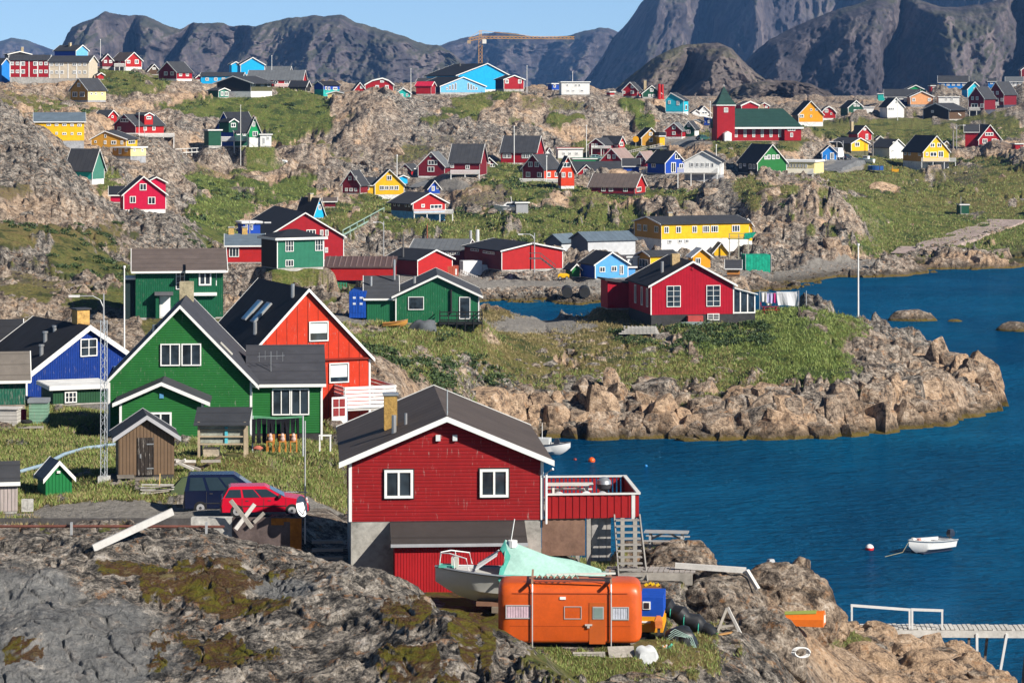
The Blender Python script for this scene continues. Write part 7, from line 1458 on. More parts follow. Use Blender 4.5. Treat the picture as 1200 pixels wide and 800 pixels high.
# tarpaulined sack
def lump(name, label, cat, p, rx, ry, rz, mat, seed, yaw=0, n=18, m=10, sq=.8, rough=.12):
    random.seed(seed); E = empty(name, p, yaw); tag(E, label, cat); q = MB(); rings = []
    ph = [random.uniform(0, 6.28) for _ in range(6)]
    for i in range(m):
        b = math.pi * (i + .25) / (2 * m) * 1.0; zz = math.sin(b) ** sq; rr_ = max(.02, math.cos(b)) ** .55; rg = []
        for k in range(n):
            a = 2 * math.pi * k / n; w = 1 + rough * (math.sin(3 * a + ph[0] + i * .3) + .7 * math.sin(5 * a + ph[1] - i * .5) + .5 * math.sin(9 * a + ph[2]))
            rg.append((math.cos(a) * rx * rr_ * w, math.sin(a) * ry * rr_ * w, rz * zz * (1 + rough * .5 * math.sin(2 * a + ph[3]))))
        rings.append(rg)
    rings.insert(0, [(v[0] * 1.02, v[1] * 1.02, -.15) for v in rings[0]]); q.loft(rings, mat); q.build('cover', E, smooth=True); return E
lump('tarp_bundle', 'pale grey plastic sack bundle at the right foot of the orange caravan', 'bundle', at(757, 781, 96.5), .42, .35, .72, paint((.52, .54, .55), .5, None, .2), 4, rough=.1)
e = lump('net_heap', 'black rounded tarpaulin heap tied with pale rope', 'heap', at(797, 760, 100), .58, .5, .78, paint((.018, .02, .022), .45, None, .2), 9)
q = MB()
for k in range(4): q.tube([(-.55 + .06 * k, -.42, .3 + .12 * k), (-.2, -.5 + .05 * k, .58 + .06 * k), (.15 + .08 * k, -.45, .5), (.45 + .03 * k, -.35, .12)], .014, paint((.35, .5, .45), .7), 5)
q.build('rope', e)
E = empty('net_roll', at(806, 735, 103), R(-14)); tag(E, 'long black rolled net bag lying against the grey boulder', 'roll'); q = MB(); pts = []; rs = []
for k in range(12): f = k / 11; pts.append((-.95 + 1.9 * f, .05 * math.sin(k), .78 - .95 * f + .05 * math.sin(2.1 * k))); rs.append(.30 + .05 * math.sin(k * 1.9) - .12 * max(0, f - .75) * 4 - .08 * max(0, .1 - f) * 10)
q.tube(pts, rs, paint((.02, .022, .026), .5, None, .25), 14); q.build('cover', E, smooth=True)
for k in (2, 5, 8):
    q = MB(); a = Vector(pts[k]); q.tube([a + Vector((math.cos(t) * .02, math.sin(t) * (rs[k] + .02), math.cos(t) * (rs[k] + .02))) for t in [i * math.pi / 7 for i in range(15)]], .018, paint((.05, .4, .3), .7), 5); q.build('tie_rope', E)
# tracked vehicle under a blue tarpaulin
E = empty('tracked_carrier', at(763, 757, 100.6), R(-6)); tag(E, 'small orange tracked vehicle with a blue tarpaulin cab behind the caravan', 'vehicle'); om = paint((.75, .33, .02), .5, None, .15)
q = MB(); q.bb(-.42, .42, 0, 2.2, .5, .78, om); q.bb(-.38, .38, -.03, 2.2, .783, 1.05, om); q.build('body', E); q = MB(); q.bb(-.4, .42, .05, 1.9, 1.053, 1.72, paint((.01, .07, .42), .6, None, .2)); C_ = q.build('tarpaulin_cab', E)
q = MB(); q.bb(-.3, -.02, .01, .047, 1.3, 1.58, white()); W_ = q.build('window', C_); q = MB(); q.bb(-.25, -.07, -.01, .007, 1.34, 1.54, glassm()); q.build('pane', W_)
q = MB(); q.bb(-.36, -.02, -.06, -.032, .84, .9, white()); q.build('number_plate', E)
q = MB()
for xx in (-.3, .3):
    for k in range(9): q.bb(xx - .17, xx + .17, -.1 + .27 * k, .1 + .27 * k, .02, .1, DARKM)
    q.bb(xx - .14, xx + .14, -.06, 2.2, .103, .49, paint((.03, .03, .03), .9))
q.build('track', E)
E = empty('fish_crate', at(762, 698, 103.6), R(-3)); tag(E, 'brown wooden crate with yellow floats behind the blue tarpaulin cab', 'crate'); q = MB(); bm = paint((.25, .11, .045), .8, None, .25)
for (a, b, c, d_) in ((-.4, .4, 0, .04), (-.4, .4, .5, .54), (-.4, -.36, .041, .499), (.36, .4, .041, .499)): q.bb(a, b, c, d_, -.9, .34, bm)
q.build('crate_wall', E); fl = 0
for xx, yy in ((-.2, .1), (.05, .22), (.22, .1), (-.05, .33)):
    q = MB(); q.tube([(xx, yy, .36), (xx + .1, yy, .42)], .06, paint((.8, .5, .02), .5), 8); q.build('float', E)
E = empty('outboard_motor', at(772, 735, 100.3), 0); tag(E, 'grimy orange motor hanging on the right side of the tracked vehicle', 'motor'); q = MB(); q.loft([[(-.12, -.1, 0), (.12, -.1, 0), (.12, .1, 0), (-.12, .1, 0)], [(-.15, -.12, .25), (.13, -.12, .25), (.13, .12, .25), (-.15, .12, .25)], [(-.08, -.06, .42), (.06, -.06, .42), (.06, .06, .42), (-.08, .06, .42)]], paint((.6, .18, .05), .6, None, .3)); q.build('cowl', E); q = MB(); q.bb(-.05, .05, -.05, .05, -.5, -.003, DARKM); q.build('leg', E)
E = empty('rope_coil', at(780, 770, 97.6), 0); tag(E, 'tangle of orange and green rope beside the black heap', 'rope'); random.seed(3)
for cc, n_ in (((.55, .25, .12), 'orange_rope'), ((.1, .4, .28), 'green_rope'), ((.6, .6, .58), 'white_rope')):
    q = MB(); pts = [(random.uniform(-.22, .25), random.uniform(-.2, .2), random.uniform(0, .45)) for _ in range(16)]; q.tube(pts, .022, paint(cc, .8), 5); q.build(n_, E)
# A-frame trestle on the boulder
E = empty('trestle', at(852, 745, 103.8), R(12)); tag(E, 'weathered wooden A-frame trestle leaning on the grey boulder', 'trestle'); q = MB(); q.beam((-.42, 0, .05), (-.02, 0, 1.02), .08, .1, WOOD); q.build('leg', E); q = MB(); q.beam((.5, -.25, .0), (.02, 0, 1.05), .09, .1, PLNK); q.build('leg', E); q = MB(); q.beam((-.3, 0, .34), (.3, -.12, .42), .06, .08, WOOD); q.build('crossbar', E)
E = empty('plastic_scrap', at(842, 746, 103.4), R(20)); tag(E, 'green net scrap with a short plank at the foot of the trestle', 'scrap'); q = MB(); q.loft([[(-.35, -.1, -.05), (.0, -.14, -.05), (.0, .14, -.05), (-.35, .1, -.05)], [(-.3, -.05, .15), (-.05, -.08, .17), (-.05, .08, .14), (-.3, .05, .12)]], paint((.02, .4, .25), .8, None, .3)); q.build('net', E); q = MB(); q.beam((-.02, 0, .08), (.6, .1, .12), .14, .04, paint((.45, .25, .1), .8)); q.build('plank', E)
# board walk and beam beyond the caravan
E = empty('boardwalk', at(758, 676, 110.5), R(-8)); tag(E, 'weathered plank walkway in front of the terrace stair', 'walkway'); m = 0
q = MB()
for i in range(17): x = -1.5 + 3.3 * i / 16; q.bb(x - .085, x + .085, -.45 + .1 * i / 16, .5 + .2 * i / 16, .26 + .006 * (i % 3), .31 + .006 * (i % 3), paint((.34, .31, .29), .9, None, .25))
q.build('planks', E); q = MB(); q.bb(-1.5, 1.8, -.4, -.3, -.2, .255, WOOD); q.build('bearer', E)
E = empty('timber_beam', at(835, 668, 110.3), R(-4)); tag(E, 'long pale timber beam lying across the top of the grey boulder', 'beam'); q = MB(); q.beam((-1.45, 0, .18), (1.3, 0, .02), .22, .2, PLNK); q.build('beam', E); q = MB(); q.beam((1.32, -.1, .03), (1.75, -.5, -.62), .16, .14, PLNK); q.build('brace', E)
# picnic table
def picnic(label, p, rz, m, s=1.0):
    E = empty('picnic_table', p, rz); tag(E, label, 'picnic table'); 
    q = MB(); 
    for k in range(5): q.bb(-.95 * s, .95 * s, (-.36 + .15 * k) * s, (-.23 + .15 * k) * s, .72 * s, .76 * s, m)
    q.build('tabletop', E)
    for y in (-.78, .62):
        q = MB(); q.bb(-.95 * s, .95 * s, y * s, (y + .2) * s, .42 * s, .46 * s, m); q.build('bench', E)
    for x in (-.68, .68):
        q = MB(); q.bb((x - .04) * s, (x + .04) * s, -.72 * s, .76 * s, .36 * s, .415 * s, m); q.beam((x * s, -.6 * s, -.15), (x * s, -.2 * s, .715 * s), .09 * s, .07 * s, m); q.beam((x * s, .6 * s, -.15), (x * s, .2 * s, .715 * s), .09 * s, .07 * s, m); q.build('trestle', E)
    q = MB(); q.beam((-.68 * s, 0, .4 * s), (-.1 * s, 0, .7 * s), .05, .08, m); q.beam((.68 * s, 0, .4 * s), (.1 * s, 0, .7 * s), .05, .08, m); q.build('brace', E); return E
picnic('weathered grey picnic table on the rock right of the terrace stair', at(781, 643, 122.3), R(-8), paint((.34, .34, .34), .85, None, .2)); pr_, d_ = on_ground(902, 367, 306); picnic('red picnic table on the grass right of the crimson island house', pr_, R(6), paint((.28, .02, .02), .6), 1.0)
# terrace furniture
tz = BY['red'][0].matrix_basis @ Vector((0, 0, 0)); Er, hr = BY['red']
def on_terrace(u, v): o = Er.location + Matrix.Rotation(Er.rotation_euler.z, 3, 'Z') @ Vector((u, v, 85 / hr['geo'][4] + .06)); return o
W_r = hr['geo'][2] / 2
picnic('bleached picnic table on the red boarded terrace', on_terrace(W_r + 1.4, 3.4), R(2), paint((.6, .59, .55), .8, None, .15), 1.0)
def plastic_chair(label, p, rz):
    E = empty('plastic_chair', p, rz); tag(E, label, 'chair', 'white plastic chairs on the terrace'); m = paint((.8, .8, .8), .35, None, .03); q = MB(); q.bb(-.24, .24, -.24, .22, .4, .44, m); q.build('seat', E)
    q = MB(); rg = []
    for k in range(9): a = -1 + k / 4; rg.append([(a * .27, .22 + .06 * (1 - a * a), .44), (a * .25, .28 + .06 * (1 - a * a), .88 - .16 * a * a), (a * .25, .31 + .06 * (1 - a * a), .88 - .16 * a * a), (a * .27, .25 + .06 * (1 - a * a), .44)])
    q.loft(rg, m); q.build('backrest', E)
    for x in (-1, 1):
        for y in (-1, 1): q = MB(); q.beam((x * .22, y * .2, .4), (x * .25, y * .24, 0), .045, .045, m); q.build('leg', E)
        q = MB(); q.bb(x * .26 - .025, x * .26 + .025, -.22, .22, .62, .65, m); q.build('armrest', E)
plastic_chair('leftmost of the white plastic chairs behind the red boarded railing', on_terrace(W_r + .75, .75), R(175)); plastic_chair('middle one of the white plastic chairs behind the red boarded railing', on_terrace(W_r + 1.75, .8), R(190)); plastic_chair('rightmost of the white plastic chairs behind the red boarded railing', on_terrace(W_r + 2.5, .7), R(170))
E = empty('barbecue', on_terrace(W_r + 2.7, 2.6), 0); tag(E, 'dark kettle barbecue with a silver lid at the terrace corner', 'barbecue'); q = MB(); q.loft([[(math.cos(a) * .3 * w, math.sin(a) * .3 * w, z) for a in [k * math.pi / 7 for k in range(14)]] for w, z in ((.4, .55), (.9, .68), (1, .85))], DARKM); q.build('bowl', E, smooth=True); q = MB(); q.loft([[(math.cos(a) * .31 * w, math.sin(a) * .31 * w, z) for a in [k * math.pi / 7 for k in range(14)]] for w, z in ((1, .86), (.9, 1.0), (.4, 1.12))], METAL); q.build('lid', E, smooth=True)
for k in range(3): q = MB(); a = k * 2.1; q.beam((.15 * math.cos(a), .15 * math.sin(a), .6), (.3 * math.cos(a), .3 * math.sin(a), 0), .03, .03, DARKM); q.build('leg', E)
# retaining wall, pipe rail, plank, trestle cross
d = 124; E = empty('retaining_wall', at(0, 607, d), 0); tag(E, 'dark steel sheet retaining wall with a concrete end along the road', 'wall'); k = d / F; rm2 = paint((.09, .085, .085), .7, None, .35, worn=.0)
q = MB(); q.bb(-12, 235 * k, 0, .08, -1.6, 0, rm2); q.build('sheet', E)
d = 113.2; E = empty('steel_barrier', at(0, 607, d), 0); tag(E, 'rust stained steel sheet barrier with a concrete block before the red station wagon', 'barrier'); k = d / F
q = MB(); q.bb(224 * k, 272 * k, -.1, .4, -2.0, .02, stonem((.42, .41, .38), .9, 3, 'foundation')); q.build('concrete_block', E)
q = MB(); q.bb(272.5 * k, 354 * k, -.1, -.02, -2.2, .05, paint((.13, .1, .095), .75, None, .4)); q.build('sheet', E)
rus = paint((.42, .15, .02), .9, None, .4)
for (a, b, c, dd_) in ((333, 340, -.12, .05), (340.2, 353.5, -1.2, .03), (318, 332.8, -.25, .04)): q = MB(); q.bb(a * k, b * k, -.112, -.104, c, dd_ - .02, rus); q.build('rust_patch', E)
d = 106; E = empty('pipe_rail', at(0, 616.5, d), 0); tag(E, 'rusty brown pipe on short grey posts along the top of the rock', 'pipe'); k = d / F; q = MB(); q.tube([(-8, 0, 0), (120 * k, .1, -.01), (262 * k, .3, -.06)], .055, paint((.15, .06, .045), .7, None, .3), 8); q.build('pipe', E)
for x, h in ((84, .75), (242, .95)): q = MB(); q.bb(x * k - .04, x * k + .04, -.12, .02 + .0, -h, .16, GREYM); q.build('post', E)
E = empty('plank', at(155, 622, 103), 0); tag(E, 'thick bleached plank propped on the rock across the rusty pipe', 'plank'); k = 103 / F; q = MB(); q.beam((-43 * k, -.6, -.52), (44 * k, .9, .58), .1, .26, paint((.52, .51, .49), .85, None, .15)); q.build('plank', E)
E = empty('cross_trestle', at(285, 609, 112.6), R(5)); tag(E, 'grey crossed timbers standing before the red station wagon', 'trestle'); q = MB(); q.beam((-.55, 0, -.1), (.0, 0, .0), .1, .1, WOOD)
for i, (a, b) in enumerate((((-.5, .05, .78), (.35, -.05, -.3)), ((.45, .05, .62), (-.3, -.05, -.35)))): q = MB(); q.beam(a, b, .09, .16, PLNK if i else WOOD); q.build('timber', E)
E = empty('barrier_stub', at(305, 606, 112.8), R(0)); tag(E, 'short leaning grey board beside the crossed timbers', 'board'); q = MB(); q.beam((-.25, 0, -.2), (.15, 0, .18), .06, .14, WOOD); q.build('board', E)
E = empty('antenna_mast', at(357.5, 622, 112.4), 0); tag(E, 'thin antenna mast with a white satellite dish beside the red station wagon', 'antenna'); k = 112.4 / F; H = (622 - 493) * k; q = MB(); q.tube([(0, 0, -.5), (.0, 0, H)], .03, GREYM, 6); q.build('mast', E)
q = MB(); rg = [[(-.1 - .12 * (1 - w * w) * 0 + .02, 0, 0)] for w in (1,)]; c = Vector((-.12, -.1, 1.0)); ax = Vector((.45, -.82, .3)).normalized(); u = ax.cross(Vector((0, 0, 1))).normalized(); v = u.cross(ax)
q.loft([[c + (u * math.cos(a) * .24 + v * math.sin(a) * .42) * w - ax * (.1 * (1 - w * w)) for a in [i * math.pi / 10 for i in range(20)]] for w in (1.0, .75, .45, .1)], paint((.75, .76, .77), .4)); q.build('dish', E, smooth=True); q = MB(); q.beam(c - v * .35, c + ax * .45, .03, .03, GREYM); q.build('feed_arm', E)
for z, xs in ((1.55, (-.75, .1)), ): q = MB(); q.beam((xs[0], 0, z), (xs[1], 0, z - .02), .03, .03, GREYM); [q.beam((xs[0] + .1 * i, -.12, z), (xs[0] + .1 * i, .12, z), .02, .02, GREYM) for i in range(8)]; q.build('aerial', E)
# garden things near the green house
E = empty('drying_shelter', at(260, 535, 150), R(0)); tag(E, 'open timber shelter with clear plastic sides and a dark roof', 'shelter'); k = 150 / F; w = 27 * k; lw = paint((.45, .36, .25), .8, None, .2)
for x in (-w, w):
    for y in (0, 1.2): q = MB(); q.bb(x - .06, x + .06, y - .06, y + .06, -.6, 41 * k, lw); q.build('post', E)
q = MB(); q.add([(-w - .25, -.3, 37 * k), (w + .25, -.3, 37 * k), (w + .25, 1.5, 53 * k), (-w - .25, 1.5, 53 * k), (-w - .25, -.3, 38.5 * k), (w + .25, -.3, 38.5 * k), (w + .25, 1.5, 54.5 * k), (-w - .25, 1.5, 54.5 * k)], [(3, 2, 1, 0), (4, 5, 6, 7), (0, 1, 5, 4), (1, 2, 6, 5), (2, 3, 7, 6), (3, 0, 4, 7)], roofm((.045, .048, .055))); q.build('roof', E)
q = MB()
for z in (14, 23, 31): q.bb(-w + .061, w - .061, -.04, .04, z * k, (z + 1.6) * k, lw)
q.build('crossbar', E)
q = MB(); q.bb(-w + .07, w - .07, .1, .12, 15.8 * k, 36 * k, paint((.40, .42, .36), .12, None, .4)); q.build('plastic_sheet', E); q = MB(); q.bb(.15, .3, .02, .09, 15.8 * k, 35 * k, paint((.1, .5, .6), .6)); q.build('blue_cloth', E)
q = MB(); q.bb(-w + .2, -.2, .2, .9, -.1, 9 * k, paint((.5, .42, .32), .9, None, .4)); q.build('box', E)
# washing line with dark clothes
E = empty('washing_line', at(325, 526, 158), R(0)); tag(E, 'washing line full of black trousers before the green wing', 'washing line'); k = 158 / F
for x in (-29, 30): q = MB(); q.tube([(x * k, 0, -.4), (x * k, 0, 39 * k)], .045, paint((.5, .53, .55), .5), 6); q.build('pole', E)
for yy in (-.35, 0, .35): q = MB(); q.tube([(-29 * k, yy, 38 * k), (0, yy, 36 * k), (30 * k, yy, 38 * k)], .012, paint((.2, .5, .3), .6), 4); q.build('line', E)
random.seed(5)
for i in range(9):
    x = (-24 + 5.6 * i) * k; q = MB(); wd = random.uniform(.2, .26); ln = random.uniform(1.1, 1.4); yy = (-.35, 0, .35)[i % 3]; zt = 36 * k
    for sd in (-1, 1): q.loft([[(x + sd * wd * .5 - wd * .5, yy - .02, zt), (x + sd * wd * .5 + wd * .45, yy - .03, zt), (x + sd * wd * .5 + wd * .45, yy + .02, zt), (x + sd * wd * .5 - wd * .5, yy + .03, zt)], [(x + sd * wd * .62 - wd * .4, yy - .05, zt - ln * .6), (x + sd * wd * .62 + wd * .4, yy - .01, zt - ln * .6), (x + sd * wd * .62 + wd * .4, yy + .03, zt - ln * .6), (x + sd * wd * .62 - wd * .4, yy + .03, zt - ln * .6)], [(x + sd * wd * .7 - wd * .4, yy - .01, zt - ln), (x + sd * wd * .7 + wd * .4, yy - .03, zt - ln), (x + sd * wd * .7 + wd * .4, yy + .02, zt - ln), (x + sd * wd * .7 - wd * .4, yy + .02, zt - ln)]], paint((.012, .012, .016), .9))
    q.build('trousers', E)
def chairlet(label, p):
    E = empty('garden_chair', p, R(random.uniform(-15, 15))); tag(E, label, 'chair', 'small orange chairs under the washing line'); m = paint((.5, .2, .04), .6); q = MB(); q.bb(-.2, .2, -.2, .2, .36, .4, m); q.build('seat', E); q = MB(); q.bb(-.2, .2, .17, .21, .403, .75, m); q.build('backrest', E)
    for x in (-.17, .17):
        for y in (-.17, .17): q = MB(); q.bb(x - .025, x + .025, y - .025, y + .025, -.2, .357, m); q.build('leg', E)
    q = MB(); q.loft([[(math.cos(a) * r, -.02 + math.sin(a) * r, z) for a in [i * math.pi / 5 for i in range(10)]] for r, z in ((.1, .405), (.14, .5), (.09, .62), (.11, .7), (.05, .82))], paint((.6, .45, .4), .9, None, .4)); q.build('cushion', E)
for i, x in enumerate((317, 331, 344)): chairlet(('leftmost', 'middle one', 'rightmost')[i] + ' of the small orange chairs under the washing line', at(x, 525, 156))
p_ = at(302, 531, 155); E = empty('flower_tub', p_); tag(E, 'round tub with reddish flowers at the left end of the washing line', 'flower tub'); q = MB(); q.loft([[(math.cos(a) * r, math.sin(a) * r, z) for a in [i * math.pi / 7 for i in range(14)]] for r, z in ((.2, 0), (.26, .25))], DARKM); q.build('tub', E); q = MB(); q.loft([[(math.cos(a) * r * (1 + .2 * math.sin(5 * a)), math.sin(a) * r, z) for a in [i * math.pi / 7 for i in range(14)]] for r, z in ((.24, .2), (.27, .3), (.1, .42))], paint((.5, .15, .1), .8, None, .4)); q.build('flowers', E)
p_ = at(381, 524, 160); E = empty('side_table', p_); tag(E, 'small white table beside the wing of the green house', 'table'); q = MB(); q.bb(-.35, .35, -.2, .2, .65, .7, white()); q.build('tabletop', E)
for x in (-.3, .3):
    for y in (-.15, .15): q = MB(); q.bb(x - .03, x + .03, y - .03, y + .03, -.2, .648, white()); q.build('leg', E)
# left yard
E = empty('green_crate', at(45, 494, 172), R(3)); tag(E, 'tall faded green wooden box with a grey lid on the lawn', 'crate'); k = 172 / F; q = MB(); q.bb(-11 * k, 11 * k, 0, .9, -.3, 22 * k, paint((.2, .36, .26), .85, 'h', .25, worn=.35, pitch=.2)); q.build('box', E); q = MB(); q.bb(-12.5 * k, 12 * k, -.08, 1, 22.1 * k, 26.5 * k, paint((.22, .24, .26), .8)); q.build('lid', E)
E = empty('plank_bin', at(8, 500, 171), R(-5)); tag(E, 'bleached plank bin at the left edge beside the red drum', 'bin'); q = MB(); q.bb(-1.0, .62, 0, .9, -.2, 1.05, paint((.5, .48, .45), .9, 'h', .2, worn=.3, pitch=.22)); q.build('box', E); q = MB(); q.bb(-1.1, .7, -.1, 1, 1.052, 1.12, PLNK); q.build('lid', E)
E = empty('drum', at(27.5, 491, 173), 0); tag(E, 'small crimson drum between the plank bin and the faded green box', 'drum'); q = MB(); q.tube([(0, 0, -.2), (0, 0, .55)], .17, paint((.5, .02, .06), .5), 14); q.build('drum', E); q = MB(); q.tube([(0, 0, .553), (0, 0, .6)], .14, paint((.4, .02, .05), .5), 14); q.build('lid', E)
pallet('pallet lying on the lawn below the faded green box', at(36, 503, 168), R(8), 1.5, .9); pallet('broken grey pallet at the left edge of the lawn', at(6, 508, 167), R(-5), 1.4, .8)
E = empty('tyre', at(31, 499, 168) + Vector((0, 0, .16)), 0); tag(E, 'black car tyre lying on the lawn pallet', 'tyre'); q = MB(); q.loft([[(math.cos(a) * (.26 + .09 * math.cos(t)), math.sin(a) * (.26 + .09 * math.cos(t)), .1 + .09 * math.sin(t)) for t in [i * math.pi / 4 for i in range(8)]] for a in [j * math.pi / 9 for j in range(19)]], paint((.02, .02, .02), .8), cap=False); q.build('tyre', E, smooth=True)
E = empty('block_stack', at(32, 598, 131), R(4)); tag(E, 'stack of grey concrete blocks beside the worn pinkish shack', 'blocks')
for j in range(3):
    for i in range(2): q = MB(); q.bb(-.27 + .27 * i, -.01 + .27 * i, 0, .22, .19 * j - .05, .19 * j + .135, stonem((.45, .44, .41), .9, 6, 'concrete')); q.build('block', E)
E = empty('blue_pipe', at(80, 540, 150), 0); tag(E, 'pale blue insulated pipe running across the lawn below the green house', 'pipe'); pts = []
for x, y, d_ in ((22, 548, 146), (50, 541, 149), (75, 532, 153), (100, 525, 156), (140, 518, 158)): X, Y = (x - CX) / F * d_, d_; pts.append(Vector((X, Y, hz(X, Y) + .12)) - E.location)
q = MB(); q.tube(pts, .1, paint((.25, .34, .42), .6, None, .12), 10); q.build('pipe', E)
E = empty('dog_sled', at(183, 583, 137), R(12)); tag(E, 'heap of weathered sled boards stacked left of the navy blue van', 'sled'); random.seed(8)
for k in range(11): q = MB(); q.beam((-.75 + random.uniform(-.2, .2), random.uniform(-.4, .4), .06 + .055 * k), (.7 + random.uniform(-.2, .2), random.uniform(-.4, .4), .08 + .055 * k + random.uniform(-.05, .1)), .13, .04, WOOD if k % 2 else PLNK); q.build('board', E)
q = MB(); q.beam((.15, .1, .2), (.2, .15, 1.15), .06, .05, paint((.5, .35, .15), .8)); q.build('upright', E)
E = empty('tarp_covered_box', at(208, 589, 137.5), R(8)); tag(E, 'olive green tarpaulin tent shape tucked behind the navy blue van', 'tarpaulin'); q = MB(); q.loft([[(-.55, -.2, -.1), (.6, -.2, -.1), (.6, 1.2, -.1), (-.55, 1.2, -.1)], [(-.3, .0, .6), (.6, .0, .7), (.6, 1.0, .7), (-.3, 1.0, .6)], [(.2, .3, 1.15), (.6, .3, 1.2), (.6, .7, 1.2), (.2, .7, 1.15)]], paint((.06, .085, .04), .7, None, .2)); q.build('cover', E)
random.seed(12)
E = empty('timber_pile', at(215, 548, 144), R(5)); tag(E, 'untidy pile of old boards and logs behind the navy blue van', 'timber pile')
for k in range(12): q = MB(); x = random.uniform(-.8, 1.6); q.beam((x - .5, random.uniform(-.2, .5), random.uniform(-.1, .45)), (x + .5, random.uniform(-.2, .5), random.uniform(-.1, .55)), .16, .12, (WOOD, PLNK, paint((.12, .09, .06), .9))[k % 3]); q.build('board', E)
# island belongings
E = empty('overturned_skiff', on_ground(816, 385, 301, False)[0], R(4)); tag(E, 'grey green overturned skiff in front of the crimson island house', 'boat'); q = MB(); q.loft([[(-1.7, -.35, 0), (1.7, -.3, 0), (1.7, .3, 0), (-1.7, .35, 0)], [(-1.75, -.5, .35), (1.75, -.45, .35), (1.75, .45, .35), (-1.75, .5, .35)], [(-1.6, -.4, .62), (1.65, -.35, .62), (1.65, .35, .62), (-1.6, .4, .62)]], paint((.17, .22, .22), .6, None, .15)); q.build('hull', E); q = MB(); q.bb(-1.3, 1.5, -.03, .03, .622, .68, paint((.25, .3, .3), .6)); q.build('keel', E)
E = empty('sled_stack', on_ground(750, 390, 296, False)[0], R(-3)); tag(E, 'stack of grey dog sleds left of the overturned skiff', 'sleds')
for k in range(4):
    q = MB(); z = .12 + .2 * k
    for y in (-.35, .35): q.beam((-2.2 + .3 * k, y, z), (2.0 - .1 * k, y, z + .05), .07, .12, PLNK)
    q.build('runner', E); q = MB()
    for i in range(9): x = -1.6 + .4 * i; q.bb(x - .09, x + .09, -.42, .42, z + .085, z + .12, PLNK)
    q.build('slats', E)
E = empty('laundry_line', on_ground(912, 360, 320)[0], R(-5)); tag(E, 'clothesline hung with a white sheet and coloured washing right of the sunroom', 'washing line'); k = 320 / F
for x in (-22, 24, 33): q = MB(); q.tube([(x * k, 0, -.5), (x * k, 0, 24 * k)], .05, GREYM, 6); q.build('pole', E)
q = MB(); q.tube([(-22 * k, 0, 23 * k), (0, 0, 20 * k), (24 * k, 0, 23 * k)], .015, white(), 4); q.build('line', E); random.seed(2)
def cloth(x0, x1, z0, z1, c, sk=0):
    q = MB(); rg = []
    for i in range(9):
        f = i / 8; x = x0 + (x1 - x0) * f; b = .07 * math.sin(f * 9 + x0 * 3); rg.append([(x * k, b * .3, (z1 + sk * (1 - f) * 0) * k), ((x + sk * .3) * k, b + .06, (z0 + (z1 - z0) * .5) * k), ((x + sk) * k, b * 1.6 + .1, (z0 + .6 * math.sin(f * 5)) * k), ((x + sk) * k, b * 1.6 + .12, (z0 + .6 * math.sin(f * 5)) * k), ((x + sk * .3) * k, b + .08, (z0 + (z1 - z0) * .5) * k), (x * k, b * .3 + .02, z1 * k)])
    q.loft(rg, paint(c, .9, None, .06)); q.build('laundry', E)
cloth(-2, 22, 6, 22.5, (.75, .76, .8), 2); cloth(-6, -2.5, 9, 21, (.65, .06, .25)); cloth(-13, -6.5, 9, 20.5, (.45, .42, .65)); cloth(-20, -13.5, 10, 21.5, (.72, .7, .68)); cloth(-22, -20.2, 6, 10, (.5, .02, .1)); cloth(-14, -8, 6, 9, (.8, .78, .7))
# low green house belongings
E = empty('rowing_boat', on_ground(463, 377, 272, False)[0], R(3)); tag(E, 'varnished wooden rowing boat on the grass before the low green house', 'boat'); boat_body(E, 2.4, .9, .4, .75, .0, (.5, .25, .06), (.35, .16, .04), (.4, .22, .08), .2)
e = lump('tarp_heap', 'grey tarpaulin covered snow scooter beside the black railed terrace', 'vehicle', on_ground(497, 379, 272, False)[0], 1.25, .6, 1.05, paint((.1, .11, .12), .7, None, .3), 6, rough=.14)
E = empty('shipping_container', P(419, 370, 278), R(-2)); tag(E, 'blue shipping container behind the left wing of the low green house', 'container'); k = 278 / F; cb = paint((.01, .07, .38), .5, 'v', .12, pitch=.28); q = MB(); q.bb(-10 * k, 9.5 * k, 0, 6, -.2, 28 * k, cb); q.build('body', E)
for x in (-4, 4): 
    q = MB(); q.bb(x * k - .28, x * k + .28, -.03, -.004, .3, 26 * k, cb); D = q.build('door', E)
    for z in (20, 13): q = MB(); q.bb(x * k - .12, x * k + .16, -.045, -.033, z * k, (z + 2.4) * k, paint((.6, .65, .72), .6)); q.build('marking', D)
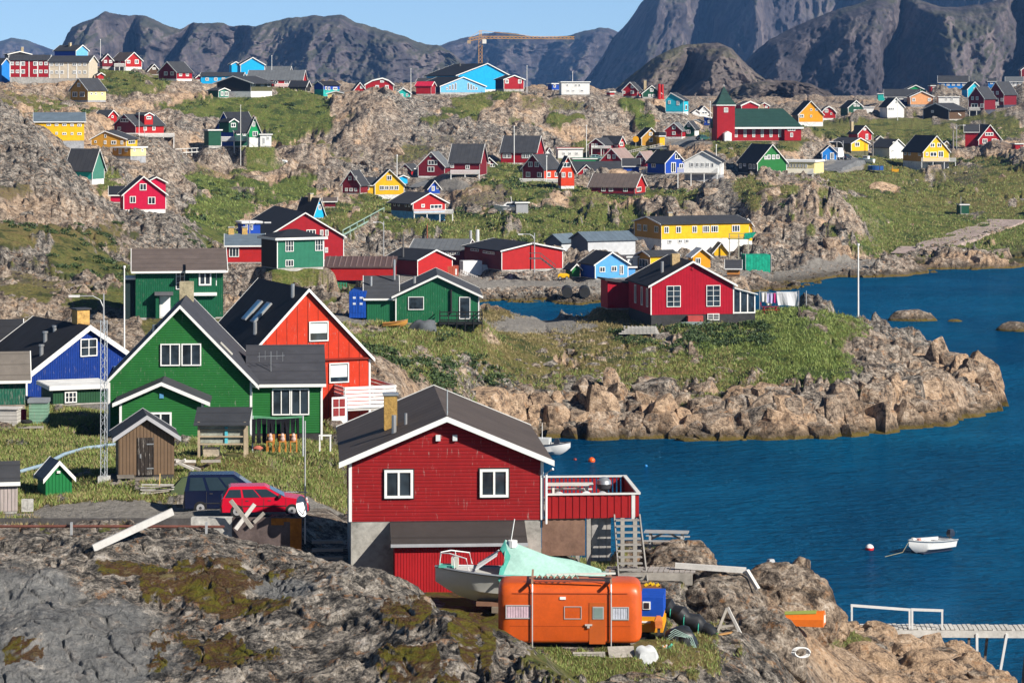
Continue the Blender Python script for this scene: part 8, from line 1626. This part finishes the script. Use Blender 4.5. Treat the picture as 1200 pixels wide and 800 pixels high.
# harbour: containers, trucks, fences, digger
E = empty('shipping_container', P(521, 325, 436), R(0)); tag(E, 'rusty orange red container in front of the red gabled warehouse', 'container'); k = 436 / F; rc = paint((.45, .1, .055), .7, 'v', .2, pitch=.4); q = MB(); q.bb(-16 * k, 16 * k, 0, 2.4, -.2, 13 * k, rc); q.build('body', E); q = MB(); q.bb(12.5 * k, 14.5 * k, -.03, -.004, 3 * k, 10 * k, white()); q.build('marking', E); q = MB(); q.bb(-1 * k, -.3 * k, -.04, -.004, 0, 13 * k, paint((.3, .07, .05), .7)); q.build('door_bar', E)
def truck(label, p, rz, c, L_=5.2):
    E = empty('truck', p, rz); tag(E, label, 'truck'); q = MB(); q.bb(-L_ / 2, L_ * .22, -1.0, 1.0, .7, 3.0, paint(c, .4)); q.build('cargo_box', E); q = MB(); q.loft([[(L_ * .24, -.95, .5), (L_ / 2, -.95, .5), (L_ / 2, .95, .5), (L_ * .24, .95, .5)], [(L_ * .24, -.9, 2.3), (L_ * .42, -.9, 2.3), (L_ * .42, .9, 2.3), (L_ * .24, .9, 2.3)]], paint(c, .4)); C_ = q.build('cab', E); q = MB(); q.add([(L_ * .485, -.8, 1.3), (L_ * .485, .8, 1.3), (L_ * .435, .75, 2.15), (L_ * .435, -.75, 2.15)], [(0, 1, 2, 3)], glassm()); q.build('windscreen', C_)
    for x in (-L_ * .3, L_ * .34):
        for y in (-.85, .85): wheel(E, x, y, .42, .28)
truck('white box truck parked before the long dark red warehouse', on_ground(556, 318, 448)[0], R(18), (.72, .73, .75), 4.4); truck('small white truck beside the bright blue shed on the meadow road', on_ground(981.5, 187, 722)[0], R(60), (.72, .73, .75), 3.8)
def mini(label, x, y, d0, c, rz=0): return car(label, on_ground(x, y, d0)[0], R(rz), c, 1.9, .25, .85, 1.4, [(-1.9, .25), (-1.92, .6), (-1.85, .85), (.85, .9), (1.75, .78), (1.9, .6), (1.92, .3), (1.8, .25)], (-1.75, .95, -1.3, .2), [(.06, .45), (.52, .92)], (-1.2, 1.2))
mini('white car parked by the road below the left rock face', 327, 189, 640, (.72, .73, .74), 10); mini('dark car on the meadow road right of the white truck', 991.5, 187, 715, (.02, .03, .05), 60); mini('silver car on the road beside the dark red cliff buildings', 546, 204, 640, (.4, .42, .45), 5); mini('white car at the left end of the dark red porch house', 395, 226, 600, (.74, .74, .74), 20); mini('dark car by the church road', 824, 165, 700, (.03, .1, .09), 40); mini('teal car below the red town house', 700, 186, 700, (.25, .4, .42), 0)
E = empty('loader', on_ground(660, 328, 430)[0], R(0)); tag(E, 'yellow machine body standing on the gravel quay', 'machine'); ym = paint((.75, .42, .01), .5); q = MB(); q.loft([[(-.85, -.6, .35), (.9, -.6, .35), (.9, .6, .35), (-.85, .6, .35)], [(-.8, -.6, .8), (.95, -.6, .75), (.95, .6, .75), (-.8, .6, .8)], [(-.5, -.5, 1.0), (.5, -.5, .95), (.5, .5, .95), (-.5, .5, 1.0)]], ym); q.build('body', E)
for x in (-.5, .55):
    for y in (-.5, .5): wheel(E, x, y, .28, .2)
def paling(label, x0, x1, y, d0, hpx, mat, n=None, name='fence', rail=True, yd=0):
    a, d = on_ground(x0, y, d0); b, d2 = on_ground(x1, y + yd, d0 * 1.0); E = empty(name, a); tag(E, label, 'fence'); H = hpx * d / F; v = b - a; L_ = v.length; n = n or max(4, int(L_ / .35))
    q = MB()
    for i in range(n): p0 = v * (i / (n - 1)); q.bb(p0.x - .07, p0.x + .07, p0.y - .02, p0.y + .02, p0.z - .3, p0.z + H, mat)
    q.build('pales', E)
    for f in (.3, .85): q = MB(); q.beam(Vector((0, .05, H * f)), v + Vector((0, .05, H * f)), .05, .1, mat); q.build('rail', E)
paling('green picket fence in front of the green hipped roof house', 341, 406, 322, 336, 8, paint((.03, .24, .14), .6)); paling('grey board fence along the harbour road before the trucks', 540, 593, 324.5, 440, 8, paint((.42, .4, .38), .85), 26); paling('patterned white fence before the small blue house', 739, 777, 205, 655, 6, white(), 22); paling('grey timber fence beside the orange gabled house', 733, 776, 180, 700, 4, paint((.4, .38, .36), .85), 20, yd=-8); paling('grey plank fence right of the red house with the board gable', 1168, 1200, 180, 735, 8, paint((.36, .35, .34), .85), 26)
def stairs(label, x0, y0, d0, x1, y1, d1, mat, w=1.2, n=16):
    a = on_ground(x0, y0, d0)[0]; b = on_ground(x1, y1, d1)[0]; E = empty('outdoor_stairs', a); tag(E, label, 'stairs'); v = b - a; q = MB(); up = Vector((0, 0, .35))
    for i in range(n): c = v * ((i + .5) / n) + up; q.box(c, (.5, w, .12), mat)
    q.build('treads', E)
    for k in (-1, 1):
        q = MB(); o = Vector((0, k * w / 2, 0)); q.beam(up + o + Vector((0, 0, .9)), v + up + o + Vector((0, 0, .9)), .12, .14, mat); q.beam(up + o, v + up + o, .12, .22, mat)
        for i in range(7): c = v * (i / 6) + up + o; q.bb(c.x - .05, c.x + .05, c.y - .05, c.y + .05, c.z - .8, c.z + .9, mat)
        q.build('handrail', E)
stairs('white stairs descending right of the church', 940, 163, 705, 968, 187, 690, white()); stairs('white ramp stairs left of the dark green box shed', 206, 169, 560, 243, 152, 575, paint((.6, .6, .58), .7)); stairs('green railed stairs up the rock below the bright red gable', 402, 279, 520, 450, 251, 535, paint((.3, .42, .36), .7), 1.0)
# quay buildings: flat red structure, scaffolding, net box
E = empty('low_store', P(380, 326, 412), R(0)); tag(E, 'long low red store with a brown slatted roof behind the green house', 'store'); k = 412 / F; q = MB(); q.bb(0, 82 * k, 0, 7, -.3, 12 * k, paint(BRED, .6, None, .15)); q.build('wall', E); q = MB(); q.add([(-.2, -.2, 12 * k + .02), (82 * k + .2, -.2, 12 * k + .02), (82 * k + .2, 7, 21 * k), (-.2, 7, 21 * k), (-.2, -.2, 12 * k + .2), (82 * k + .2, -.2, 12 * k + .2), (82 * k + .2, 7, 21 * k + .18), (-.2, 7, 21 * k + .18)], [(3, 2, 1, 0), (4, 5, 6, 7), (0, 1, 5, 4), (1, 2, 6, 5), (2, 3, 7, 6), (3, 0, 4, 7)], roofm((.11, .07, .065))); q.build('roof', E); q = MB()
for i in range(12): x = 82 * k * (i + .5) / 12; q.beam((x, -.1, 12 * k + .24), (x, 6.9, 21 * k + .22), .16, .06, paint((.2, .14, .13), .8))
q.build('roof_battens', E)
E = empty('net_enclosure', on_ground(886, 314, 456)[0], R(8)); tag(E, 'large green netting box below the long yellow building', 'net box'); nm = paint((.01, .32, .2), .8, 'v', .35, pitch=.5); q = MB(); q.bb(-2.1, 2.1, -1.6, 1.6, -.6, 2.7, nm); q.build('netting', E)
for x in (-2.15, 2.15):
    for y in (-1.65, 1.65): q = MB(); q.tube([(x, y, -.6), (x, y, 3.0)], .06, GREYM, 5); q.build('pole', E)
E = empty('scaffold', P(866, 296, 492), R(0)); tag(E, 'wooden scaffold deck with a green net at the yellow building end', 'scaffold'); k = 492 / F; q = MB(); q.bb(-13 * k, 12 * k, -1.5, 0, 16 * k, 17.2 * k, paint((.35, .33, .12), .8)); q.build('deck', E); q = MB(); q.bb(-13 * k, 6 * k, -1.55, -1.47, 19 * k, 20 * k, paint((.35, .33, .12), .8)); q.bb(-13 * k, 6 * k, -1.55, -1.47, 22 * k, 23 * k, paint((.35, .33, .12), .8)); q.build('rail', E)
for x in (-12, -1, 10): q = MB(); q.bb(x * k - .08, x * k + .08, -1.5, -1.34, -1.5, 23 * k, paint((.4, .38, .3), .8)); q.build('post', E)
q = MB(); q.loft([[(5 * k, -1.6, 16 * k), (15 * k, -1.6, 18 * k), (15 * k, .2, 18 * k), (5 * k, .2, 16 * k)], [(6 * k, -1.5, 23 * k), (19 * k, -1.5, 24 * k), (19 * k, .2, 24 * k), (6 * k, .2, 23 * k)]], nm); q.build('netting', E)
E = empty('outside_stair', P(633, 316, 449), R(0)); tag(E, 'black steel stair with a landing on the wide red warehouse gable', 'stairs'); k = 449 / F; q = MB(); q.bb(-13 * k, -.5 * k, -1.3, .2, 13 * k, 14 * k, DKM); q.build('landing', E); q = MB(); q.beam((0, -.6, 14 * k), (18 * k, -.6, .5 * k), .9, .22, DKM); q.build('flight', E); q = MB(); q.beam((0, -1.1, 20 * k), (18 * k, -1.1, 6 * k), .08, .1, DKM); q.beam((-13 * k, -1.3, 20 * k), (0, -1.3, 20 * k), .08, .1, DKM); q.build('handrail', E)
for i in range(6): q = MB(); q.beam((18 * k * i / 5, -1.1, (14 - 13.5 * i / 5) * k), (18 * k * i / 5, -1.1, (20 - 14 * i / 5) * k), .06, .06, DKM); q.build('baluster', E)
E = empty('culvert_pipe', on_ground(674, 349, 420)[0], R(0)); tag(E, 'pair of large black drain pipes opening onto the channel', 'pipe')
for x in (-1.2, 1.4):
    q = MB(); q.tube([(x, -2.0, .5), (x, 1.5, .6)], .8, paint((.03, .03, .03), .6), 18); q.build('pipe', E)  # black end caps stand in for the dark inside
p_, d_ = on_ground(1026, 202, 690); E = empty('trampoline', p_); tag(E, 'blue netted trampoline on the meadow below the white house', 'trampoline'); q = MB(); q.loft([[(math.cos(a) * 1.9, math.sin(a) * 1.9, z) for a in [i * math.pi / 9 for i in range(18)]] for z in (.6, .75)], paint((.01, .05, .3), .6)); q.build('mat', E); q = MB(); q.loft([[(math.cos(a) * 1.9, math.sin(a) * 1.9, z) for a in [i * math.pi / 9 for i in range(18)]] for z in (.76, 1.6)], paint((.02, .08, .25), .7), cap=False); q.build('net', E)
for i in range(4): a = i * math.pi / 2 + .4; q = MB(); q.beam((math.cos(a) * 1.95, math.sin(a) * 1.95, -.3), (math.cos(a) * 1.95, math.sin(a) * 1.95, 1.7), .08, .08, DKM); q.build('leg', E)
p_, d_ = on_ground(1049, 201, 690); E = empty('yellow_skip', p_); tag(E, 'small yellow skip beside the meadow left of the yellow house', 'skip'); q = MB(); q.loft([[(-.8, -.5, 0), (.7, -.5, 0), (.7, .5, 0), (-.8, .5, 0)], [(-1.0, -.6, .7), (.9, -.6, .7), (.9, .6, .7), (-1.0, .6, .7)]], paint((.7, .36, .02), .6)); q.build('bin', E); q = MB(); q.tube([(-.7, -.55, .7), (-.7, -.55, 1.6)], .06, paint((.7, .36, .02), .6), 6); q.build('post', E)
# dock
def dock():
    d = 152; E = empty('dock', P(1060, 741, d), R(-2)); tag(E, 'bleached wooden landing stage running out over the blue water', 'dock'); k = d / F; ux = lambda x: (x - 1060) * k; gm = paint((.56, .54, .5), .85, None, .22); q = MB(); n = 56
    for i in range(n): x = ux(925) + (ux(1225) - ux(925)) * i / (n - 1); q.bb(x - .1, x + .1, -.05, 1.3, .16 + .012 * (i % 4), .22 + .012 * (i % 4), gm)
    q.build('planks', E)
    for y, z in ((-.1, .06), (1.2, .06)): q = MB(); q.bb(ux(925), ux(1230), y, y + .12, -.22, .157, gm); q.build('bearer', E)
    for x, h in ((938, .9), (972, .9), (1003, 1.2)): q = MB(); q.bb(ux(x) - .08, ux(x) + .08, -.16, -.103, -h, .2, gm); q.build('leg', E)
    pw = paint((.68, .68, .67), .6, None, .1); zr = (741 - 709) * k
    for x0, x1, z0, z1 in ((997, 1067, zr, zr - .22), (1067.5, 1105, zr - .2, zr - .25)):
        q = MB(); q.beam((ux(x0), -.06, z0), (ux(x1), -.06, z1), .09, .13, pw); q.build('handrail', E)
        for x, z in ((x0 + 1.3, z0), (x1 - 1.3, z1)): q = MB(); q.bb(ux(x) - .05, ux(x) + .05, -.11, -.02, .2, z - .05, pw); q.build('rail_post', E)
    for (x0, x1, y) in ((1136, 1131, .1), (1144, 1145, -.1), (1160, 1152, 1.0), (1179, 1165, -.1), (1205, 1198, .6), (1222, 1222, -.1)): q = MB(); q.beam((ux(x0), y, .0), (ux(x1), y, -3.6), .13, .13, pw if y < 0 else paint((.2, .15, .12), .8)); q.build('pile', E)
dock()
E = empty('beached_boat', at(932, 731, 117), R(-14)); tag(E, 'orange dinghy with a green cover lying upside down on the rocks', 'boat'); q = MB(); rg = []
for i in range(9): t = i / 8; w = .42 * (1 - max(0, (.35 - t) / .35) ** 2 * .8); x = -1.3 + 2.5 * t; h = .62 * (1 - .35 * (1 - t)); rg.append([(x, -w, .0), (x, -w * 1.0, h * .5), (x, -w * .6, h * .85), (x, 0, h), (x, w * .6, h * .85), (x, w, h * .5), (x, w, 0)])
q.loft(rg, paint((.7, .16, .015), .4)); q.build('hull', E, smooth=True); q = MB(); q.loft([[(a[0], a[1] * 1.05, a[2] + .03) for a in r[2:5]] + [(a[0], a[1] * 1.03, a[2] + .005) for a in r[4:1:-1]] for r in rg[:-1]], paint((.28, .33, .08), .7)); q.build('cover', E); q = MB(); q.bb(1.2, 1.225, -.12, .14, .12, .42, white()); q.build('transom_plate', E)
E = empty('hose_coil', at(936, 762, 104), 0); tag(E, 'white hose coil hanging on the rock left of the landing stage', 'hose')
for k in range(3): q = MB(); q.tube([(.28 * math.cos(t) + .05 * k, -.3 - .03 * k, .18 * math.sin(t)) for t in [i * math.pi / 8 for i in range(17)]], .03, white(), 6); q.build('coil', E)
E = empty('outboard_motor', at(905, 668, 124), R(30)); tag(E, 'grey outboard motor standing on the rock edge above the water', 'motor'); outboard(E, 0, .05, (.4, .42, .44), .75); q = MB(); q.bb(-.3, .25, -.1, .1, -.8, .0, WOOD); q.build('stand', E)
# draped roads
def road(pts, w, c, name='road'):
    m = stonem(c, .95, 1.2, 'road_surface'); V = []
    P_ = [on_ground(x, y, d0) [0] for x, y, d0 in pts]; path = []
    for a, b in zip(P_[:-1], P_[1:]):
        n = max(2, int((b - a).length / 3))
        for i in range(n): path.append(a.lerp(b, i / n))
    path.append(P_[-1]); q = MB(); vs = []
    for i, p in enumerate(path):
        t = (path[min(i + 1, len(path) - 1)] - path[max(i - 1, 0)]); t.z = 0; t.normalize(); nrm = Vector((-t.y, t.x, 0)); zc = hz(p.x, p.y) + .15
        for s_ in (-1, 1): vs.append((p.x + nrm.x * w / 2 * s_, p.y + nrm.y * w / 2 * s_, zc))
        for s_ in (-1, 1): vs.append((p.x + nrm.x * (w / 2 + .6) * s_, p.y + nrm.y * (w / 2 + .6) * s_, zc - 1.6))
    fs = []
    for i in range(len(path) - 1): a, b = 4 * i, 4 * (i + 1); fs += [(a, a + 1, b + 1, b), (a + 2, a, b, b + 2), (a + 1, a + 3, b + 3, b + 1)]
    q.add(vs, fs, m); o = q.build(name); tag(o, kind='structure')
road([(775, 178, 690), (800, 170, 715), (822, 163, 745)], 7, (.13, .135, .14)); road([(963, 199, 660), (985, 191, 700), (1003, 186, 740)], 7, (.14, .145, .15)); road([(482, 221, 590), (500, 216, 600), (520, 208, 635), (545, 206, 645)], 6, (.14, .145, .15)); road([(1066, 299, 517), (1085, 292, 530), (1110, 284, 545), (1145, 271, 565), (1180, 258, 590)], 8, (.32, .25, .225), 'gravel_dam'); road([(300, 189, 640), (350, 192, 640), (400, 200, 640)], 4, (.26, .26, .25))
# ------------------------------------------------------------------ fractured rocks, bushes and grass as real geometry
import bmesh
def ico(sub):
    b = bmesh.new(); bmesh.ops.create_icosphere(b, subdivisions=sub, radius=1.0); V = np.array([v.co[:] for v in b.verts]); Fc = np.array([[v.index for v in f.verts] for f in b.faces]); b.free(); return V, Fc
rng = np.random.default_rng(4)
def rock_shapes(pts, sizes, sub, squash=.75, up=None):
    """blocky stones: a ball cut by random planes; one array of vertices and faces for all of them"""
    V0, F0 = ico(sub); VV = []; FF = []; o = 0
    for p, s in zip(pts, sizes):
        V = V0 * 1.25; n = np.array([[1, 0, 0], [-1, 0, 0], [0, 1, 0], [0, -1, 0], [0, 0, 1], [0, 0, -1], [1, -1, 1], [-1, -1, 1], [1, 1, 1], [-1, 1, 1]], float) + rng.normal(0, .24, (10, 3)); n /= np.linalg.norm(n, axis=1)[:, None]; c = np.concatenate([rng.uniform(.5, .82, 6), rng.uniform(.62, .95, 4)])
        for k in range(10):
            t = V @ n[k] - c[k]; V = V - np.where(t > 0, t, 0)[:, None] * n[k]
        V = V * (rng.uniform(.8, 1.3, 3) * np.array([1, .9, squash if up is None else up])) * s
        a = rng.normal(.35, .4); ca, sa = math.cos(a), math.sin(a); V = np.stack([V[:, 0] * ca - V[:, 1] * sa, V[:, 0] * sa + V[:, 1] * ca, V[:, 2]], 1)
        VV.append(V + np.asarray(p)); FF.append(F0 + o); o += len(V0)
    return np.concatenate(VV), np.concatenate(FF)
def rock_obj(name, pts, sizes, sub, orange, label=None, **k):
    V, Fc = rock_shapes(pts, sizes, sub, **k); n = len(V)
    cov = np.tile([0, .5, 0, 1.0], (n, 1)); tone = np.zeros((n, 4)); per = len(V) // len(pts); tone[:, 0] = np.repeat(np.clip(orange + rng.normal(0, .25, len(pts)), 0, 1), per); tone[:, 3] = 1
    o = np_mesh(name, V, Fc, GROUND, False, {'cover': cov, 'tone': tone})
    if label: tag(o, label, 'rock', 'sea rocks')
    else: tag(o, kind='structure')
    return o
def scatter(n, x0, x1, d0, d1, cond, smin, smax, sink=.3):
    px = rng.uniform(x0, x1, n * 6); d = np.exp(rng.uniform(math.log(d0), math.log(d1), n * 6)); X = (px - CX) / F * d
    Z, gr, dr, gv, rk, _, y = height(X, d, full=True); m = cond(px, d, Z, gr, gv, y)
    for (x, yy, yw, W, L, z, fall) in PADS:
        m &= ~((np.abs(X - x) < max(W, L) * .62 + .6) & (np.abs(d - yy - L / 2) < L * .62 + .8))
    i = np.nonzero(m)[0][:n]; s = smin * (smax / smin) ** (rng.random(len(i)) ** 1.8)
    return np.stack([X[i], d[i], Z[i] - s * sink], 1), s
# shore of the island
p, s = scatter(300, 540, 1180, 250, 305, lambda px, d, Z, g, gv, y: (Z > -.25) & (Z < 1.2), .35, 1.5); rock_obj('shore_rocks', p, s, 2, .75)
p, s = scatter(220, 560, 1170, 256, 300, lambda px, d, Z, g, gv, y: (Z > .8) & (Z < 4.2) & (g < .5), .3, 1.3); rock_obj('shore_rocks', p, s, 2, .6)
p, s = scatter(260, 930, 1190, 122, 160, lambda px, d, Z, g, gv, y: (Z > -.2) & (Z < 5) & (g < .5), .2, .85); rock_obj('shore_rocks', p, s, 2, .85)
p, s = scatter(1500, 560, 1060, 425, 520, lambda px, d, Z, g, gv, y: (Z > -.1) & (Z < 1.7), .2, .6); rock_obj('shore_rocks', p, s, 1, .3)
p, s = scatter(210, 560, 1168, 255, 298, lambda px, d, Z, g, gv, y: (Z > -.3) & (Z < 3.6) & (g < .7), 1.0, 2.7, sink=.5); rock_obj('shore_rocks', p, s, 3, .8, up=1.3)
p, s = scatter(60, 955, 1190, 124, 158, lambda px, d, Z, g, gv, y: (Z > .2) & (Z < 5) & (g < .5), .6, 1.5, sink=.45); rock_obj('shore_rocks', p, s, 3, .95, up=.8)
def bverts(V0, x, y, d, w, h, dep, seed):
    c = np.array(P(x, y, d)); V = V0 * np.array([w, dep, h]); n_ = .13 * fbm(V0[:, 0] * 1.6 + seed, V0[:, 1] * 1.6 + V0[:, 2] * 1.3, seed, 5, .55) + .13 * blocks(V0[:, 0] * 1.9 + seed + .8 * V0[:, 2], V0[:, 2] * 2.2 + V0[:, 1], seed + 1, .8)
    return V * (1 + n_)[:, None] + c
def boulder(x, y, d, w, h, dep, orange, lab, seed):
    V0, F0 = ico(6); V = bverts(V0, x, y, d, w, h, dep, seed); o = np_mesh('boulder', V, F0, GROUND, True, {'cover': np.tile([0, .5, 0, 1.0], (len(V), 1)), 'tone': np.tile([orange, 0, 0, 1.0], (len(V), 1))}); tag(o, lab, 'rock')
boulder(842, 722, 110.5, 1.9, 1.85, 2.2, .3, 'big grey dome shaped boulder right of the blue tarpaulin cab', 3); boulder(893, 772, 106, 1.75, 1.95, 1.6, .25, 'dark fissured boulder below the A-frame trestle', 8); boulder(922, 716, 122, 2.3, 2.2, 2.2, .5, 'dark streaked rock hump behind the big dome shaped boulder', 12); boulder(962, 735, 134, 1.3, 1.25, 1.4, .95, 'pale orange rock knob above the beached orange dinghy', 17); boulder(796, 668, 119, 1.7, 1.2, 1.5, .4, 'speckled rock mound under the weathered picnic table', 21); boulder(655, 662, 113.5, .8, .4, .5, .5, 'small pale rock under the plywood panel of the terrace', 31); boulder(745, 800, 93.5, .9, .35, .5, .6, 'flat tan stone at the lower picture edge below the grey sack', 36)
V0, F0 = ico(5); VV = []; FF = []
for i, (x, y, d, w, h, dep) in enumerate(((960, 800, 126, 1.9, 1.5, 1.6), (1012, 790, 132, 1.6, 1.5, 1.6), (1010, 762, 142, 1.3, .8, 1.3), (1062, 775, 141, 1.5, 1.4, 1.6), (1090, 800, 136, 1.9, 1.6, 1.6), (1140, 800, 139, 1.3, 1.4, 1.4), (1172, 812, 139, .9, 1.2, 1.0), (1120, 772, 146, 1.2, .9, 1.2), (930, 790, 121, 1.3, 1.4, 1.3), (985, 770, 137, 1.2, .8, 1.0))):
    VV.append(bverts(V0, x, y, d, w, h, dep, 50 + i)); FF.append(F0 + i * len(V0))
VV = np.concatenate(VV); o = np_mesh('shore_rocks', VV, np.concatenate(FF), GROUND, True, {'cover': np.tile([0, .5, 0, 1.0], (len(VV), 1)), 'tone': np.tile([1.0, 0, 0, 1.0], (len(VV), 1))}); tag(o, kind='structure')
pts = []
for i in range(260): f = rng.random(); px = 1052 + 130 * f; yy = 302 - 44 * f + rng.uniform(.5, 4.5); d = 512 + 78 * f - rng.uniform(1.5, 6); X = (px - CX) / F * d; pts.append((X, d, hz(X, d) + .1))
rock_obj('shore_rocks', pts, rng.uniform(.3, .8, 260), 1, .3)
p, s = scatter(2200, 552, 770, 414, 436, lambda px, d, Z, g, gv, y: (Z > -.2) & (Z < 1.8), .22, .55); rock_obj('shore_rocks', p, s, 1, .25)
# loose blocks on the hills
p, s = scatter(900, -20, 280, 225, 440, lambda px, d, Z, g, gv, y: (g < .6) & (gv < .3), .25, 1.3); rock_obj('hill_rocks', p, s, 1, .25)
p, s = scatter(1000, -20, 1210, 490, 800, lambda px, d, Z, g, gv, y: (g < .75) & (gv < .3) & (Z > 1), .4, 3.2); rock_obj('hill_rocks', p, s, 2, .5)
p, s = scatter(520, 380, 900, 215, 300, lambda px, d, Z, g, gv, y: (g > .2) & (Z > 2.5) & (fbm(px * .02, np.log(d) * 30, 5, 2) > 0), .2, 1.1); rock_obj('hill_rocks', p, s, 1, .12)
p, s = scatter(160, 640, 960, 92, 125, lambda px, d, Z, g, gv, y: (g < .8), .08, .38); rock_obj('loose_stones', p, s, 1, .5)
for (x, y, w, lab) in ((1068, 375, 3.6, 'low pale sea rock standing out of the blue water beyond the island tip'), (1119, 376.5, 1.0, 'smallest sea rock, right of the low pale one'), (1192, 387, 3.0, 'dark sea rock cut by the right picture edge')):
    d = HC * F / (y - Y0); c = np.array([(x - CX) / F * d, d, -.1]); pts = [c]; ss = [w]
    V0, F0 = ico(4); V = V0 * np.array([w * .95, w * .7, w * .42]); V[:, 2] += .25 * w * .3 * fbm(V[:, 0] * 1.1 + x, V[:, 1] * 1.1, 7, 4); V[:, :2] *= (1 + .18 * fbm(V0[:, 0] * 2 + x, V0[:, 1] * 2, 8, 3))[:, None]; V += c
    tone = np.tile([.55, 0, 0, 1.0], (len(V), 1)); o = np_mesh('sea_rock', V, F0, GROUND, True, {'cover': np.tile([0, .5, 0, 1.0], (len(V), 1)), 'tone': tone}); tag(o, lab, 'rock')
# ------------------------------------------------------------------ grass blades and low willow scrub
def leafm(name, c0, c1):
    m, n, l, b = new_mat(name); b.inputs['Roughness'].default_value = .7; geo = n.new('ShaderNodeNewGeometry')
    f = noise_n(n, l, geo.outputs['Position'], .35, 4, .6); f2 = n.new('ShaderNodeObjectInfo')
    r = mth(n, l, 'ADD', mth(n, l, 'MULTIPLY', f, .6), mth(n, l, 'MULTIPLY', geo.outputs['Random Per Island'], .4)); l.new(ramp(n, l, r, [(.3, c0), (.7, c1)]), b.inputs['Base Color']); return m
def blades(name, n, x0, x1, d0, d1, cond, h, w, mat, lean=.5):
    px = rng.uniform(x0, x1, n * 2); d = np.exp(rng.uniform(math.log(d0), math.log(d1), n * 2)); X = (px - CX) / F * d; Z, gr, dr, gv, rk, _, y = height(X, d, full=True); m = cond(px, d, Z, gr, gv, y, dr)
    for (x, yy, yw, W, L, z, fall) in PADS: m &= ~((np.abs(X - x) < W * .5 + .1) & (d > yy - .1) & (d < yy + L))
    i = np.nonzero(m)[0][:n]; k = len(i); P0 = np.stack([X[i], d[i], Z[i] - .03], 1); a = rng.uniform(0, 6.28, k); hh = h * rng.uniform(.5, 1.3, k); ww = w * rng.uniform(.6, 1.3, k)
    dx = np.stack([np.cos(a), np.sin(a), np.zeros(k)], 1) * ww[:, None]; tip = np.stack([rng.normal(0, lean, k) * hh, rng.normal(0, lean, k) * hh, hh], 1)
    V = np.stack([P0 - dx, P0 + dx, P0 + tip], 1).reshape(-1, 3); Fc = np.arange(3 * k).reshape(k, 3); o = np_mesh(name, V, Fc, mat, False); tag(o, kind='stuff'); return o
LG1 = leafm('grass_blade', (.085, .14, .02), (.25, .295, .075)); LG2 = leafm('dry_grass_blade', (.12, .10, .035), (.36, .28, .13)); LG3 = leafm('willow_leaf', (.014, .035, .008), (.06, .10, .025))
blades('grass', 70000, 400, 1040, 205, 345, lambda px, d, Z, g, gv, y, dr: (g > .35) & (Z > 1.5) & (dr < .6), .3, .05, LG1)
blades('grass', 45000, 400, 1040, 205, 345, lambda px, d, Z, g, gv, y, dr: (g > .2) & (Z > 1.5) & (dr > .28), .28, .045, LG2)
blades('grass', 60000, -10, 420, 124, 225, lambda px, d, Z, g, gv, y, dr: (g > .3) & (gv < .4), .2, .03, LG1); blades('grass', 35000, -10, 420, 120, 225, lambda px, d, Z, g, gv, y, dr: (g > .2) & (dr > .3) & (gv < .5), .2, .028, LG2)
blades('grass', 26000, 590, 1010, 92, 160, lambda px, d, Z, g, gv, y, dr: (g > .4) & (gv < .4), .16, .018, LG1); blades('grass', 12000, 590, 1010, 92, 160, lambda px, d, Z, g, gv, y, dr: (g > .3) & (dr > .3), .16, .016, LG2)
blades('grass', 60000, -10, 1210, 480, 800, lambda px, d, Z, g, gv, y, dr: (g > .45) & (Z > .8), .38, .1, LG1); blades('grass', 30000, -10, 1210, 480, 800, lambda px, d, Z, g, gv, y, dr: (g > .35) & (Z > .8) & (dr > .25), .38, .1, LG2)
def scrub(name, n, x0, x1, d0, d1, cond, r0, r1, leaf, per):
    px = rng.uniform(x0, x1, n * 8); d = np.exp(rng.uniform(math.log(d0), math.log(d1), n * 8)); X = (px - CX) / F * d; Z, gr, dr, gv, rk, _, y = height(X, d, full=True)
    m = cond(px, d, Z, gr, gv, y) & (fbm(X * .05, d * .05, 77, 3) > .06)
    for (x, yy, yw, W, L, z, fall) in PADS: m &= ~((np.abs(X - x) < W * .5 + 1) & (d > yy - 1.2) & (d < yy + L + 1))
    i = np.nonzero(m)[0][:n]; k = len(i); r = rng.uniform(r0, r1, k); c = np.repeat(np.stack([X[i], d[i], Z[i]], 1), per, 0); rr_ = np.repeat(r, per); q = rng.normal(size=(k * per, 3)); q /= np.linalg.norm(q, axis=1)[:, None]; q[:, 2] = np.abs(q[:, 2]) * .55; q *= (rng.random(k * per) ** .4 * rr_)[:, None]
    C = c + q; a = rng.normal(size=(k * per, 3)); a /= np.linalg.norm(a, axis=1)[:, None]; b = np.cross(a, rng.normal(size=(k * per, 3))); b /= np.linalg.norm(b, axis=1)[:, None]; L_ = leaf * rng.uniform(.6, 1.4, k * per)[:, None]
    V = np.stack([C - a * L_, C + b * L_ * .6, C + a * L_, C - b * L_ * .6], 1).reshape(-1, 3); o = np_mesh(name, V, np.arange(4 * k * per).reshape(-1, 4), LG3, False); tag(o, kind='stuff')
scrub('scrub', 520, 400, 900, 210, 300, lambda px, d, Z, g, gv, y: (g > .4) & (Z > 2.2), .4, 1.1, .13, 60)
scrub('scrub', 600, -10, 1210, 470, 800, lambda px, d, Z, g, gv, y: (g > .45) & (Z > 1) & ((px < 930) | (d > 690)), .6, 1.6, .26, 34)
scrub('scrub', 120, 0, 280, 225, 420, lambda px, d, Z, g, gv, y: (g > .45), .4, 1.0, .15, 50)
